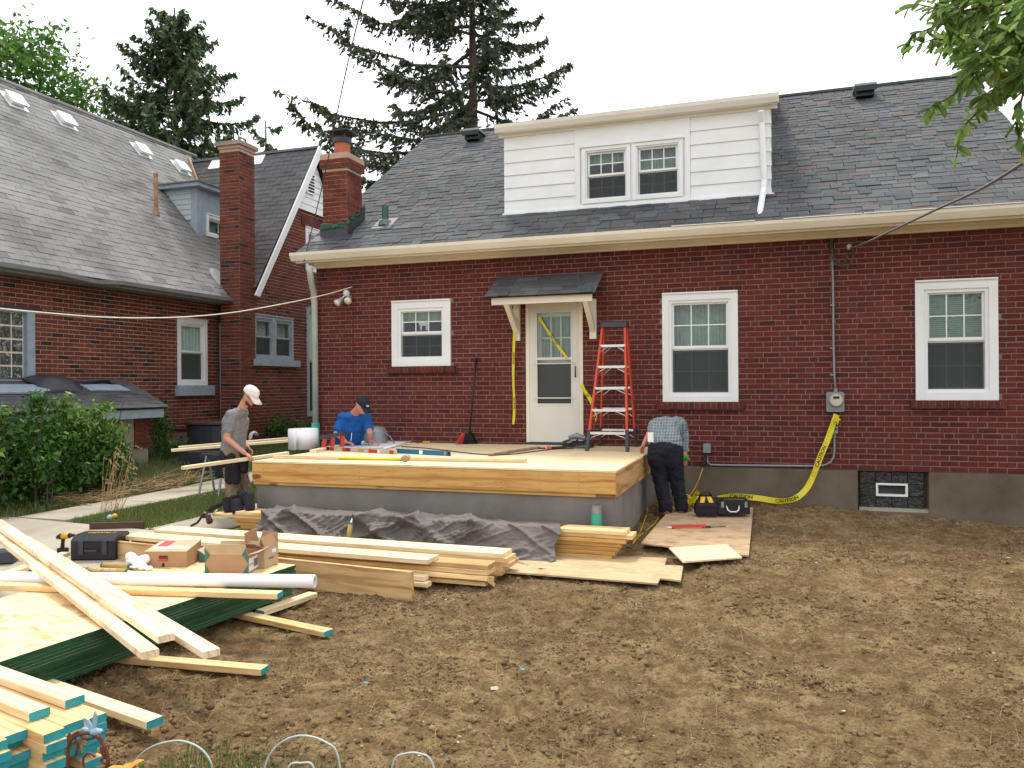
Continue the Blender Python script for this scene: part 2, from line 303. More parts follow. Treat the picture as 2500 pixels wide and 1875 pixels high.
# ------------------------------------------------------------ mesh helpers
IDM = Matrix.Identity(4)
def frame(o, u, v):
    u = Vector(u).normalized(); v = Vector(v).normalized(); n = u.cross(v)
    return Matrix(((u.x, v.x, n.x, o[0]), (u.y, v.y, n.y, o[1]), (u.z, v.z, n.z, o[2]), (0, 0, 0, 1)))
BF = [(0, 3, 2, 1), (4, 5, 6, 7), (0, 1, 5, 4), (1, 2, 6, 5), (2, 3, 7, 6), (3, 0, 4, 7)]
class MB:
    def __init__(s): s.v = []; s.f = []; s.m = []
    def add(s, vs, fs, mi=0):
        b = len(s.v); s.v += [tuple(p) for p in vs]; s.f += [tuple(i+b for i in f) for f in fs]; s.m += [mi]*len(fs); return s
    def box(s, F, a, b, mi=0):
        (x0, y0, z0), (x1, y1, z1) = a, b
        P = [(x0, y0, z0), (x1, y0, z0), (x1, y1, z0), (x0, y1, z0), (x0, y0, z1), (x1, y0, z1), (x1, y1, z1), (x0, y1, z1)]
        return s.add([F@Vector(p) for p in P], BF, mi)
    def hexa(s, P, mi=0): return s.add(P, BF, mi)
    def prism(s, F, pts, w0, w1, mi=0):
        n = len(pts); V = [F@Vector((x, y, w0)) for x, y in pts]+[F@Vector((x, y, w1)) for x, y in pts]
        fs = [tuple(reversed(range(n))), tuple(range(n, 2*n))]+[(i, (i+1) % n, (i+1) % n+n, i+n) for i in range(n)]
        return s.add(V, fs, mi)
    def tube(s, pts, r, n=8, mi=0, caps=True):
        pts = [Vector(p) for p in pts]; k = len(pts); rr = r if isinstance(r, (list, tuple)) else [r]*k
        V = []; up = None
        for i, p in enumerate(pts):
            t = (pts[min(i+1, k-1)]-pts[max(i-1, 0)]).normalized()
            if up is None: up = Vector((0, 0, 1)) if abs(t.z) < .9 else Vector((1, 0, 0))
            a = t.cross(up)
            if a.length < 1e-4: a = t.cross(Vector((.3, 1, .2)))
            a.normalize(); b = a.cross(t).normalized(); up = b
            for j in range(n):
                q = 2*math.pi*j/n; V.append(p+(a*math.cos(q)+b*math.sin(q))*rr[i])
        fs = [(i*n+j, i*n+(j+1) % n, (i+1)*n+(j+1) % n, (i+1)*n+j) for i in range(k-1) for j in range(n)]
        if caps: fs += [tuple(reversed(range(n))), tuple((k-1)*n+j for j in range(n))]
        return s.add(V, fs, mi)
    def cyl(s, p, q, r, n=16, mi=0): return s.tube([p, q], r, n, mi)
    def lathe(s, F, prof, n=20, mi=0, sx=1, sy=1):
        V = []; k = len(prof)
        for r, z in prof:
            for j in range(n): q = 2*math.pi*j/n; V.append(F@Vector((r*math.cos(q)*sx, r*math.sin(q)*sy, z)))
        fs = [(i*n+j, i*n+(j+1) % n, (i+1)*n+(j+1) % n, (i+1)*n+j) for i in range(k-1) for j in range(n)]
        fs += [tuple(reversed(range(n))), tuple((k-1)*n+j for j in range(n))]
        return s.add(V, fs, mi)
    def ell(s, c, r, F=None, n=12, m=8, mi=0):
        F = F or IDM; c = Vector(c); r = r if isinstance(r, (tuple, list)) else (r, r, r); V = []
        for i in range(1, m):
            a = math.pi*i/m
            for j in range(n):
                q = 2*math.pi*j/n; V.append(F@(c+Vector((r[0]*math.sin(a)*math.cos(q), r[1]*math.sin(a)*math.sin(q), -r[2]*math.cos(a)))))
        V += [F@(c-Vector((0, 0, r[2]))), F@(c+Vector((0, 0, r[2])))]; B = (m-1)*n
        fs = [(i*n+j, i*n+(j+1) % n, (i+1)*n+(j+1) % n, (i+1)*n+j) for i in range(m-2) for j in range(n)]
        fs += [(B, (j+1) % n, j) for j in range(n)]+[(B+1, (m-2)*n+j, (m-2)*n+(j+1) % n) for j in range(n)]
        return s.add(V, fs, mi)
    def build(s, name, mats, parent=None, smooth=False, **kw):
        mats = mats if isinstance(mats, (list, tuple)) else [mats]
        v = s.v
        if parent is None:
            A = np.array(v); o = Vector(((A[:, 0].min()+A[:, 0].max())/2, (A[:, 1].min()+A[:, 1].max())/2, A[:, 2].min()))
        else: o = wloc(parent)
        me = bpy.data.meshes.new(name); me.from_pydata([(p[0]-o.x, p[1]-o.y, p[2]-o.z) for p in v], [], s.f)
        for q in mats: me.materials.append(M[q] if isinstance(q, str) else q)
        if len(mats) > 1: me.polygons.foreach_set('material_index', s.m)
        if smooth: me.polygons.foreach_set('use_smooth', [True]*len(s.f))
        ob = bpy.data.objects.new(name, me); col.objects.link(ob)
        if parent is None: ob.location = o; ob['_o'] = list(o)
        else: ob.parent = parent; ob['_o'] = list(o)
        return tag(ob, **kw)
def wloc(o): return Vector(o['_o']) if '_o' in o else Vector((0, 0, 0))
def tag(o, label=None, cat=None, group=None, kind=None):
    if label: o['label'] = label
    if cat: o['category'] = cat
    if group: o['group'] = group
    if kind: o['kind'] = kind
    return o
def empty(name, loc, **kw):
    o = bpy.data.objects.new(name, None); col.objects.link(o); o.location = loc; o['_o'] = list(loc); o.empty_display_size = .2
    return tag(o, **kw)
def place(name, me, mat, parent=None, **kw):       # an object with its own matrix
    o = bpy.data.objects.new(name, me); col.objects.link(o)
    if parent is not None: o.parent = parent; mat = Matrix.Translation(-wloc(parent))@mat
    o.matrix_basis = mat; return tag(o, **kw)
def fast(name, V, Fq, mats, parent=None, smooth=False, **kw):     # numpy arrays, faces all of one size
    V = np.asarray(V, np.float32); Fq = np.asarray(Fq, np.int32); o = wloc(parent) if parent is not None else Vector((0, 0, 0))
    V = V-np.array([o.x, o.y, o.z], np.float32)
    me = bpy.data.meshes.new(name); k = Fq.shape[1]
    me.vertices.add(len(V)); me.vertices.foreach_set('co', V.ravel())
    me.loops.add(Fq.size); me.loops.foreach_set('vertex_index', Fq.ravel())
    me.polygons.add(len(Fq)); me.polygons.foreach_set('loop_start', np.arange(0, Fq.size, k, dtype=np.int32))
    try: me.polygons.foreach_set('loop_total', np.full(len(Fq), k, np.int32))
    except Exception: pass
    if smooth: me.polygons.foreach_set('use_smooth', np.ones(len(Fq), bool))
    for q in (mats if isinstance(mats, (list, tuple)) else [mats]): me.materials.append(M[q])
    me.update(calc_edges=True); me.validate()
    ob = bpy.data.objects.new(name, me); col.objects.link(ob)
    if parent is not None: ob.parent = parent
    ob['_o'] = list(o)
    return tag(ob, **kw)
def vnoise(x, y, sc, seed=0):         # smooth value noise on numpy arrays
    g = np.random.default_rng(seed).random((256, 256)); x = x*sc+1000; y = y*sc+1000
    xi = np.floor(x).astype(int); yi = np.floor(y).astype(int); fx = x-xi; fy = y-yi
    fx = fx*fx*(3-2*fx); fy = fy*fy*(3-2*fy)
    a = g[xi % 256, yi % 256]; b = g[(xi+1) % 256, yi % 256]; c = g[xi % 256, (yi+1) % 256]; d = g[(xi+1) % 256, (yi+1) % 256]
    return (a*(1-fx)+b*fx)*(1-fy)+(c*(1-fx)+d*fx)*fy-.5
def text(s, F, h, mat, parent, name='lettering', lift=.0015, width=None, al='CENTER', xf=None, bold=.02):
    cu_ = bpy.data.curves.new('t', 'FONT'); cu_.body = s; cu_.size = h*1.38; cu_.align_x = al; cu_.align_y = 'CENTER'; cu_.resolution_u = 2; cu_.offset = h*bold
    t = bpy.data.objects.new('t', cu_); me = bpy.data.meshes.new_from_object(t); bpy.data.objects.remove(t)
    V = [Vector(v.co) for v in me.vertices]; xs = [v.x for v in V]
    k = (width/(max(xs)-min(xs))) if width else 1
    mb = MB(); P = [Vector((v.x*k, v.y, lift)) for v in V]
    P = [xf(p) if xf else F@p for p in P]
    mb.add(P, [tuple(p.vertices) for p in me.polygons])
    return mb.build(name, mat, parent)

# ------------------------------------------------------------ brickwork and shingles
cw = Vector((0, 0, CZ))
def seen(P):
    d = P-cw; z = d.dot(cf)
    if z < .3: return 0
    x = abs(d.dot(cr)/z*FL); y = abs(d.dot(cu)/z*FL)
    return 0 if (x > 1260 or y > 950) else 1/z
def jitter_box(L, H, T, j, seed):
    rr = random.Random(seed); P = []
    for z in (0, T):
        for x, y in ((-L/2, -H/2), (L/2, -H/2), (L/2, H/2), (-L/2, H/2)):
            P.append((x+rr.uniform(-j, j), y+rr.uniform(-j, j), z+rr.uniform(-j, j)*(z > 0)*.7))
    return P
def shared(name, L, H, T, j, seed, mat):
    me = bpy.data.meshes.new(name); me.from_pydata(jitter_box(L, H, T, j, seed), [], BF[1:]); me.materials.append(M[mat]); return me
def lay(items, F, parent, name, mat, T, base_w, n_ind, j, std, hide=None, tilt=0):
    """items: (u0,u1,v0,v1). the n_ind largest in view become single parts, the rest one stuff mesh"""
    pool = {}
    for L in std:
        pool[L] = [shared(name, L, items[0][3]-items[0][2], T, j, k+int(L*1000), mat) for k in range(5)]
    def hh(it): return round(it[3]-it[2], 4)
    H0 = hh(items[0]); sc = []
    for i, it in enumerate(items):
        P = F@Vector(((it[0]+it[1])/2, (it[2]+it[3])/2, base_w+T)); q = seen(P)
        if q and hide and hide(P): q = 0
        L = it[1]-it[0]; ok = any(abs(L-s) < .003 for s in std) and abs(hh(it)-H0) < .002
        sc.append((q*(L**.5) if ok else 0, i))
    sc.sort(reverse=True); ind = set(i for q, i in sc[:n_ind] if q > 0)
    rt = Matrix.Rotation(tilt, 4, 'X')
    rest = MB()
    for i, it in enumerate(items):
        c = Vector(((it[0]+it[1])/2, (it[2]+it[3])/2, base_w+(random.choice((0, .002, .007) if mat == 'shingle' else (0, 0, .003)) if tilt else random.uniform(-.0015, .0015))))
        MM = F@Matrix.Translation(c)@rt@Matrix.Rotation(random.uniform(-.006, .006), 4, 'Z')
        L = it[1]-it[0]
        if i in ind:
            s = min(std, key=lambda a: abs(a-L)); place(name, random.choice(pool[s]), MM, parent)
        else:
            rest.add([MM@Vector(p) for p in jitter_box(L, it[3]-it[2], T, j, i)], BF[1:])
    if rest.v: rest.build(name+'_field', mat, parent, kind='stuff')
def cutspan(a, b, spans, mn=.03):
    out_ = [(a, b)]
    for s, e in spans:
        nx = []
        for x, y in out_:
            if e <= x or s >= y: nx.append((x, y)); continue
            if s > x: nx.append((x, s))
            if e < y: nx.append((e, y))
        out_ = nx
    return [(x, y) for x, y in out_ if y-x > mn]
CH = .0677; BH = .0575
def brickitems(u0, u1, v0, v1, ops, flem=7, k0=0, clip=None, L=.2032, g=.0095):
    items = []; n = int(round((v1-v0)/CH)); 
    for c in range(n):
        a = v0+c*CH; b = a+BH
        if b > v1: break
        spans = [(o[0]-.004, o[1]+.004) for o in ops if o[2] < b-.02 and o[3] > a+.02]
        e0, e1 = (u0, u1) if not clip else clip((a+b)/2)
        if e1-e0 < .05: continue
        fl = flem and (c+k0) % flem == 0
        x = u0-(L/2 if c % 2 else 0)-(L*.25 if fl else 0)
        head = False
        while x < u1:
            w_ = L/2 if (fl and head) else L
            p, q = x+g/2, x+w_-g/2; head = not head if fl else head
            p2, q2 = max(p, e0), min(q, e1)
            if q2-p2 > .03:
                for s, e in cutspan(p2, q2, spans): items.append((s, e, a+.004, a+.004+BH))
            x += w_
    return items
def wallmesh(mb, F, u0, u1, v0, v1, ops, T=.24, mi=0):
    us = sorted(set([u0, u1]+[min(max(o[k], u0), u1) for o in ops for k in (0, 1)])); vs = sorted(set([v0, v1]+[min(max(o[k], v0), v1) for o in ops for k in (2, 3)]))
    for i in range(len(us)-1):
        for k in range(len(vs)-1):
            cu_, cv = (us[i]+us[i+1])/2, (vs[k]+vs[k+1])/2
            if any(o[0] < cu_ < o[1] and o[2] < cv < o[3] for o in ops): continue
            mb.box(F, (us[i], vs[k], -T), (us[i+1], vs[k+1], 0), mi)
def shingles(u0, u1, v0, v1, ops, W=.2, E=.143, rand=True, clip=None):
    items = []; n = int((v1-v0)/E)+1
    for c in range(n):
        a = v0+c*E; b = a+E*1.25
        if a > v1-.03: break
        e0, e1 = (u0, u1) if not clip else clip(a+E/2)
        x = u0-(W/2 if c % 2 else 0)-(random.uniform(0, W) if rand else 0)
        spans = [(o[0], o[1]) for o in ops if o[2] < a+E*.6 and o[3] > a+E*.4]
        while x < u1:
            w_ = random.choice((W, W, W*1.5, W*.75)) if rand else W
            p, q = max(x+.003, e0), min(x+w_-.003, e1)
            if q-p > .02:
                for s, e in cutspan(p, q, spans, .02): items.append((s, e, a, a+E*1.25))
            x += w_
    return items
def roundbox(mb, F, a, b, r, mi=0, seg=3):      # box with rounded vertical (local Z) edges
    (x0, y0, z0), (x1, y1, z1) = a, b; pts = []
    for cx, cy, s in ((x1-r, y1-r, 0), (x0+r, y1-r, 90), (x0+r, y0+r, 180), (x1-r, y0+r, 270)):
        for k in range(seg+1): q = R(s+90*k/seg); pts.append((cx+r*math.cos(q), cy+r*math.sin(q)))
    mb.prism(F, pts, z0, z1, mi)
# ============================================================ GROUND
def grid(xs, ys, zf):
    X, Y = np.meshgrid(xs, ys, indexing='ij'); Z = zf(X, Y); n, m = X.shape
    V = np.stack([X, Y, Z], -1).reshape(-1, 3); i = np.arange((n-1)*(m-1)); a = (i//(m-1))*m+i % (m-1)
    return V, np.stack([a, a+m, a+m+1, a+1], 1)
def span(a, b, fa, fb, st):
    far1 = [a-v for v in (500, 150, 50, 20, 8, 3, 1)]; far2 = [b+v for v in (1, 3, 8, 20, 50, 150, 500)]
    return np.array(far1+list(np.arange(a, b, st))+[b]+far2)
def zdirt(X, Y):
    z = gh(X, Y)
    msk = ss(X, -6.4, -5.2)*ss(-Y, -11.5, -10.9)
    c = np.abs(vnoise(X, Y, 8, 1))*.034+vnoise(X, Y, 19, 2)*.026*(.4+ss(vnoise(X, Y, 1.7, 6), -.2, .25))+vnoise(X, Y, 2.2, 3)*.04+vnoise(X, Y, 46, 4)*.013
    r_ = vnoise(X, Y, 30, 9); c = c+np.where(r_ > .22, (r_-.22)*.07, 0)
    flat_ = ss(X, -2.7, -2.4)*ss(-X, .60, .75)*ss(Y, 6.65, 6.8)*ss(-Y, -8.0, -7.8)
    return z+(c*(1-flat_)-.02*flat_)*msk-.012
ds = simple
V, Fq = grid(span(-5.4, 3.4, 0, 0, .021), span(1.6, 10.9, 0, 0, .021), zdirt)
fast('ground', V, Fq, 'dirt', smooth=False, kind='structure')
# lawn on the neighbour's side, the walk and the drive strip
def sheet(name, mat, X0, X1, Y0, Y1, up, st=.25, amp=.0, **kw):
    V, Fq = grid(np.arange(X0, X1+st*.5, st), np.arange(Y0, Y1+st*.5, st), lambda X, Y: gh(X, Y)+up+amp*vnoise(X, Y, 4, 5))
    return fast(name, V, Fq, mat, kind='structure', **kw)
sheet('lawn', 'turf', -16, -5.75, 2.0, 24, -.012, .25, .02)
tag(sheet('side_lawn', 'turf', 5.2, 60, -20, 70, .03, 2.5, .05))
def slab(name, x0, x1, y0, y1, n, up=.03):
    rt = empty(name, ((x0+x1)/2, (y0+y1)/2, G((x0+x1)/2, (y0+y1)/2)), kind='structure')
    L = (y1-y0)/n
    for k in range(n):
        a, b = y0+k*L+.006, y0+(k+1)*L-.006; mb = MB(); P = []
        for dz in (-.08, up):
            for x, y in ((x0, a), (x1, a), (x1, b), (x0, b)): P.append((x, y, G(x, y)+dz+.012+random.uniform(-.002, .002)))
        mb.hexa(P); mb.build('slab', 'path', rt)
slab('walk_path', -8.45, -7.72, 7.06, 17.0, 7)
slab('drive_strip', -6.52, -5.86, 7.06, 12.5, 4, .025)
slab('drive_apron', -8.6, -4.95, 3.0, 7.05, 3, .028)
# soil crumbs and stones
def ico():
    t = (1+5**.5)/2; v = [(-1, t, 0), (1, t, 0), (-1, -t, 0), (1, -t, 0), (0, -1, t), (0, 1, t), (0, -1, -t), (0, 1, -t), (t, 0, -1), (t, 0, 1), (-t, 0, -1), (-t, 0, 1)]
    f = [(0, 11, 5), (0, 5, 1), (0, 1, 7), (0, 7, 10), (0, 10, 11), (1, 5, 9), (5, 11, 4), (11, 10, 2), (10, 7, 6), (7, 1, 8), (3, 9, 4), (3, 4, 2), (3, 2, 6), (3, 6, 8), (3, 8, 9), (4, 9, 5), (2, 4, 11), (6, 2, 10), (8, 6, 7), (9, 8, 1)]
    return np.array(v)/math.sqrt(1+t*t), np.array(f)
IV, IF = ico()
OV = np.array([(1, 0, 0), (-1, 0, 0), (0, 1, 0), (0, -1, 0), (0, 0, 1), (0, 0, -1)], float); OF = np.array([(0, 2, 4), (2, 1, 4), (1, 3, 4), (3, 0, 4), (2, 0, 5), (1, 2, 5), (3, 1, 5), (0, 3, 5)])
def scatter(name, n, size, mat, flat=.6, region=(-5.3, 3.4, 1.7, 10.75), power=2.2, bury=.3, near=True, oct=False, pat=(1.6, 5)):
    IV_, IF_ = (OV, OF) if oct else (IV, IF); nv_ = len(IV_)
    x = rng.uniform(region[0], region[1], n*3); y = region[2]+(region[3]-region[2])*rng.random(n*3)**(1.35 if near else 1)
    dens = vnoise(x, y, pat[0], 12)+.5+vnoise(x, y, pat[1], 13)*.9+vnoise(x, y, pat[1]*3, 14)*.6; dens = np.where((x > -2.5) & (x < -.66) & (y > 6.72) & (y < 7.9), -9, dens); k = np.argsort(-(dens+rng.random(n*3)*.55))[:n]; x, y = x[k], y[k]
    s = size[0]+(size[1]-size[0])*rng.random(n)**power
    z = zdirt(x, y)+s*flat*(1-bury*2)*.5
    V = IV_[None]*s[:, None, None]*rng.uniform(.5, 1.35, (n, nv_, 1)); V = V*np.array([1, 1, flat])*rng.uniform(.7, 1.3, (n, 1, 3))
    a = rng.uniform(0, 6.28, n); ca, sa = np.cos(a)[:, None], np.sin(a)[:, None]
    V = np.stack([V[:, :, 0]*ca-V[:, :, 1]*sa, V[:, :, 0]*sa+V[:, :, 1]*ca, V[:, :, 2]], -1)+np.stack([x, y, z], -1)[:, None]
    Fq = IF_[None]+np.arange(n)[:, None, None]*nv_
    return fast(name, V.reshape(-1, 3), Fq.reshape(-1, 3), mat, kind='stuff')
tag(scatter('soil_crumbs', 95000, (.0025, .0095), 'clod', power=1.6, flat=.8, oct=True, pat=(2.1, 6)), 'fine dark crumbs of soil clustered over the bare yard')
tag(scatter('soil_clods', 19000, (.004, .022), 'clod', power=3.4, flat=.75, pat=(1.6, 5)), 'brown crumbs and clods of soil strewn over the bare yard')
tag(scatter('gravel', 1500, (.003, .012), 'pebble', .5, power=3, bury=.2), 'pale pebbles and stone chips lying in the dirt')
def blades(name, n, reg, hgt, wid, mat, lean=.5, dens=None, base=gh, **kw):
    x = rng.uniform(reg[0], reg[1], n); y = rng.uniform(reg[2], reg[3], n)
    if dens is not None: k = dens(x, y) > rng.random(n); x, y = x[k], y[k]; n = len(x)
    z = base(x, y); h = rng.uniform(*hgt, n); a = rng.uniform(0, 6.28, n); l = rng.uniform(0, lean, n)*h; b = rng.uniform(0, 6.28, n)
    dx, dy = np.cos(a)*wid/2, np.sin(a)*wid/2; lx, ly = np.cos(b)*l, np.sin(b)*l
    V = np.stack([np.stack([x-dx, y-dy, z], -1), np.stack([x+dx, y+dy, z], -1), np.stack([x+dx*.7+lx*.4, y+dy*.7+ly*.4, z+h*.6], -1), np.stack([x+lx, y+ly, z+h], -1), np.stack([x-dx*.7+lx*.4, y-dy*.7+ly*.4, z+h*.6], -1)], 1)
    i = np.arange(n)[:, None]*5; F3 = np.concatenate([i+np.array([0, 1, 2]), i+np.array([0, 2, 4]), i+np.array([4, 2, 3])], 0)
    return fast(name, V.reshape(-1, 3), F3, mat, kind='stuff', **kw)
tag(blades('grass', 42000, (-7.7, -6.54, 7.1, 14), (.03, .09), .006, 'grass', .8), 'mown grass strip between the walk and the drive slab')
tag(blades('grass', 30000, (-10.3, -8.46, 5.5, 16), (.04, .16), .007, 'grass', .7, dens=lambda x, y: .35+.65*(vnoise(x, y, 2, 3)+.5)), 'ragged grass along the foot of the hedge')
tag(blades('grass', 14000, (-5.95, -5.3, 8.2, 14), (.05, .2), .008, 'grass', .7), 'weedy grass in the gap beside the platform')
tag(blades('grass', 2600, (-2.6, -1.2, 2.5, 3.35), (.03, .10), .006, 'grass', .7, dens=lambda x, y: ss(-y, -3.25, -2.9)), 'tufts of lawn grass at the bottom edge of the dirt')
tag(blades('straw_litter', 5200, (-4.9, 3.2, 1.8, 9.5), (.02, .075), .0025, 'straw', 2.5, base=zdirt), 'dry straw bits scattered over the dirt')

# ============================================================ MAIN HOUSE
FW = frame((0, D, 0), (1, 0, 0), (0, 0, 1))
house = empty('brick_house', (-1.9, D, 0), label='red brick house with dark shingle roof and white dormer behind the deck', cat='house')
HX0, HX1, HZ = -6.76, 3.02, 3.62
W1 = (-5.457, -4.508, 1.992, 2.952); W3 = (-1.443, -.469, 1.466, 2.90); W4 = (1.614, 2.499, 1.485, 2.922); DR = (-3.36, -2.537, .862, 2.905); WB = (.952, 1.752, .112, .60)
ops = [W1, W3, W4, DR]
mb = MB(); wallmesh(mb, FW, HX0, HX1, .615, HZ, ops)
mb.box(IDM, (HX0, D+.24, .615), (HX0+.24, 15.2+4.4, HZ)); mb.box(IDM, (HX1-.24, D+.24, .615), (HX1, 19.6, HZ)); mb.box(IDM, (HX0, 19.6, .615), (HX1, 19.84, HZ))
for x0, x1 in ((HX0, HX0+.24), (HX1-.24, HX1)):            # gable ends
    Fg = Matrix(((0, 0, 1, x0), (1, 0, 0, 0), (0, 1, 0, 0), (0, 0, 0, 1)))
    mb.prism(Fg, [(D, HZ+.002), (19.6, HZ+.002), (15.2, 6.6)], 0, x1-x0)
wall = mb.build('wall', 'mortar', house)
items = brickitems(HX0, HX1, .615, 3.56, ops, 7, 1)
lay(items, FW, wall, 'brick', 'brick', .028, -.0245, 290, .0016, (.1937, .0921))
mb = MB(); wallmesh(mb, frame((0, D-.03, 0), (1, 0, 0), (0, 0, 1)), HX0, HX1, -.4, .612, [(WB[0], WB[1], WB[2], .612)], .35)
mb.box(IDM, (HX0, D+.33, -.4), (HX0+.3, 19.8, .612)); mb.box(IDM, (HX1-.3, D+.33, -.4), (HX1, 19.8, .612)); mb.build('foundation', 'foundation', house)
mb = MB(); mb.box(IDM, (HX0+.25, D+1.6, .1), (HX1-.25, D+1.65, 3.5)); mb.box(IDM, (HX0+.25, D+.25, .55), (HX1-.25, D+1.6, .60)); mb.box(IDM, (HX0+.25, D+.25, 3.45), (HX1-.25, D+1.6, 3.5)); mb.build('inner_wall', 'inside', house)

def curtain(mb, F, u0, u1, v0, v1, w_, amp=.012, per=.05, mi=0, scallop=0):
    n = max(8, int((u1-u0)/per*6)); T = []; B_ = []
    for i in range(n+1):
        u = u0+(u1-u0)*i/n; q = w_+amp*math.sin((u-u0)/per*6.28)+amp*.5*math.sin(u*31)
        T.append(F@Vector((u, v1, q))); B_.append(F@Vector((u, v0+scallop*abs(math.sin((u-u0)/(u1-u0)*9.4)), q)))
    mb.add(T+B_, [(i, i+1, n+2+i, n+1+i) for i in range(n)], mi)
def window(root, F, o, cas=.085, sash=.045, mid=.49, mun=(3, 2), cur='net', mat='white', w0=.035, depth=.11, name='window', screen=True, lowmun=True, pmid=True, scal=0, curt='curtain'):
    u0, u1, v0, v1 = o; mb = MB()
    for wd, ww, off in ((cas, w0, 0), (cas*.55, w0-.018, cas*.97)):
        a0, a1, b0, b1 = u0+off*.9, u1-off*.9, v0+off*.9, v1-off*.9
        mb.box(F, (a0, b0, -depth), (a0+wd, b1, ww)); mb.box(F, (a1-wd, b0, -depth), (a1, b1, ww))
        mb.box(F, (a0+wd, b1-wd, -depth), (a1-wd, b1, ww-.001)); mb.box(F, (a0+wd, b0, -depth), (a1-wd, b0+wd, ww+.004))
    mb.box(F, (u0, v1, -.02), (u1, v1+.02, w0+.02))
    win = mb.build(name, mat, root)
    i0, i1, j0, j1 = u0+cas+.025, u1-cas-.025, v0+cas+.02, v1-cas-.02; jm = j0+(j1-j0)*mid
    halves = [(j0, jm, -.045, 0), (jm-.0, j1, -.02, 1)] if pmid else [(j0, j1, -.03, 1)]
    for a, b, ww, up in halves:
        s = MB(); t = sash*.8
        s.box(F, (i0, a, ww-.03), (i0+t, b, ww)); s.box(F, (i1-t, a, ww-.03), (i1, b, ww)); s.box(F, (i0+t, b-t, ww-.03), (i1-t, b, ww+.002)); s.box(F, (i0+t, a, ww-.03), (i1-t, a+t, ww+.002))
        sh = s.build('sash', mat, win)
        g = MB(); g.box(F, (i0+t*.8, a+t*.8, ww-.020), (i1-t*.8, b-t*.8, ww-.016)); g.build('pane', 'glass', win)
        if mun and (up or lowmun):
            q = MB(); nx, ny = mun
            for k in range(1, nx): x = i0+t+(i1-i0-2*t)*k/nx; q.box(F, (x-.007, a+t, ww-.014), (x+.007, b-t, ww-.006))
            for k in range(1, ny): y = a+t+(b-a-2*t)*k/ny; q.box(F, (i0+t, y-.007, ww-.0145), (i1-t, y+.007, ww-.0065))
            q.build('muntin', mat, win)
        if not up and screen: q = MB(); q.box(F, (i0+t*.5, a+t*.5, ww+.004), (i1-t*.5, b-t*.5, ww+.006)); q.build('insect_screen', 'screen', win)
    if cur == 'net': q = MB(); curtain(q, F, i0, i1, jm-.05, j1, -.16); curtain(q, F, i0, i1, j0, jm-.02, -.20, .015, .08); q.build('curtain', curt, win)
    if cur == 'valance': q = MB(); curtain(q, F, i0, i1, j1-(j1-jm)*.52, j1, -.13, .012, .06, scallop=.03); q.build('curtain', curt, win)
    if cur == 'fullpale': q = MB(); curtain(q, F, i0, i1, j0, j1, -.08, .008, .09); q.build('curtain', 'pale_curtain', win)
    if cur == 'full': q = MB(); curtain(q, F, i0, i1, j0, j1, -.14, .012, .07); q.build('curtain', curt, win)
    if cur == 'blind':
        q = MB(); y = j0+.01
        while y < j1: q.box(F@Matrix.Translation((0, y, -.13))@Matrix.Rotation(R(35), 4, 'X'), (i0, -.012, 0), (i1, .012, .002)); y += .025
        q.build('blind', 'blind', win)
    return win
def sill_bricks(root, F, u0, u1, vtop, n, mat='brick'):
    q = MB(); q.box(F, (u0+.01, vtop-.094, -.06), (u1-.01, vtop-.008, .056)); s = q.build('window_sill', 'mortar', root)
    L = (u1-u0)/n; me = shared('brick', L-.011, .098, .066, .0016, 5, mat)
    for k in range(n): place('brick', me, F@Matrix.Translation((u0+(k+.5)*L, vtop-.052, .0))@Matrix.Rotation(R(-7), 4, 'X'), s)
w1 = window(house, FW, W1, .10, .045, .50, cur='valance')
window(house, FW, W3, .085, .05, .49, cur='net'); window(house, FW, W4, .095, .05, .50, cur='blind')
sill_bricks(house, FW, -5.53, -4.42, 1.985, 16); sill_bricks(house, FW, -1.52, -.39, 1.46, 16); sill_bricks(house, FW, 1.55, 2.58, 1.48, 15)
q = MB()                                   # little cow figure hung behind the sash
q.prism(FW@Matrix.Translation((-4.99, 2.60, -.10)), [(-.06, 0), (.06, 0), (.075, .03), (.05, .05), (-.06, .05), (-.085, .03), (-.07, .01)], 0, .006)
for x in (-.055, -.035, .04, .06): q.box(FW@Matrix.Translation((-4.99, 2.60, -.10)), (x-.006, -.07, 0), (x+.006, 0, .006))
q.build('hanging_ornament', 'white', w1)
# basement glass-block window
bw = MB(); bw.box(FW, (WB[0], WB[2]-.0, -.25), (WB[1], .612, -.17)); bwo = bw.build('basement_window', 'foundation', house)
nx, nz = 4, 3; bl = (WB[1]-WB[0]-.08)/nx; bh = (.60-.16)/nz
for i in range(nx):
    for k in range(nz):
        if k == 1 and i in (1, 2): continue
        q = MB(); a = WB[0]+.04+i*bl; b = .15+k*bh; q.box(FW, (a+.004, b+.004, -.17), (a+bl-.004, b+bh-.004, -.09)); q.build('glass_block', 'gblock_dark', bwo)
q = MB(); a, b, c, d = WB[0]+.04+bl, WB[0]+.04+3*bl, .15+bh-.005, .15+2*bh+.01
for x0, x1, y0, y1 in ((a, b, c, c+.025), (a, b, d-.025, d), (a, a+.025, c+.025, d-.025), (b-.025, b, c+.025, d-.025)): q.box(FW, (x0, y0, -.17), (x1, y1, -.07))
q.box(FW, (a+.02, c+.02, -.17), (b-.02, d-.02, -.13), 1); q.build('vent_frame', ['white', 'inside'], bwo)
q = MB(); q.box(FW, (WB[0]+.02, WB[2], -.17), (WB[1], .148, .0)); q.build('window_ledge', 'path', bwo)

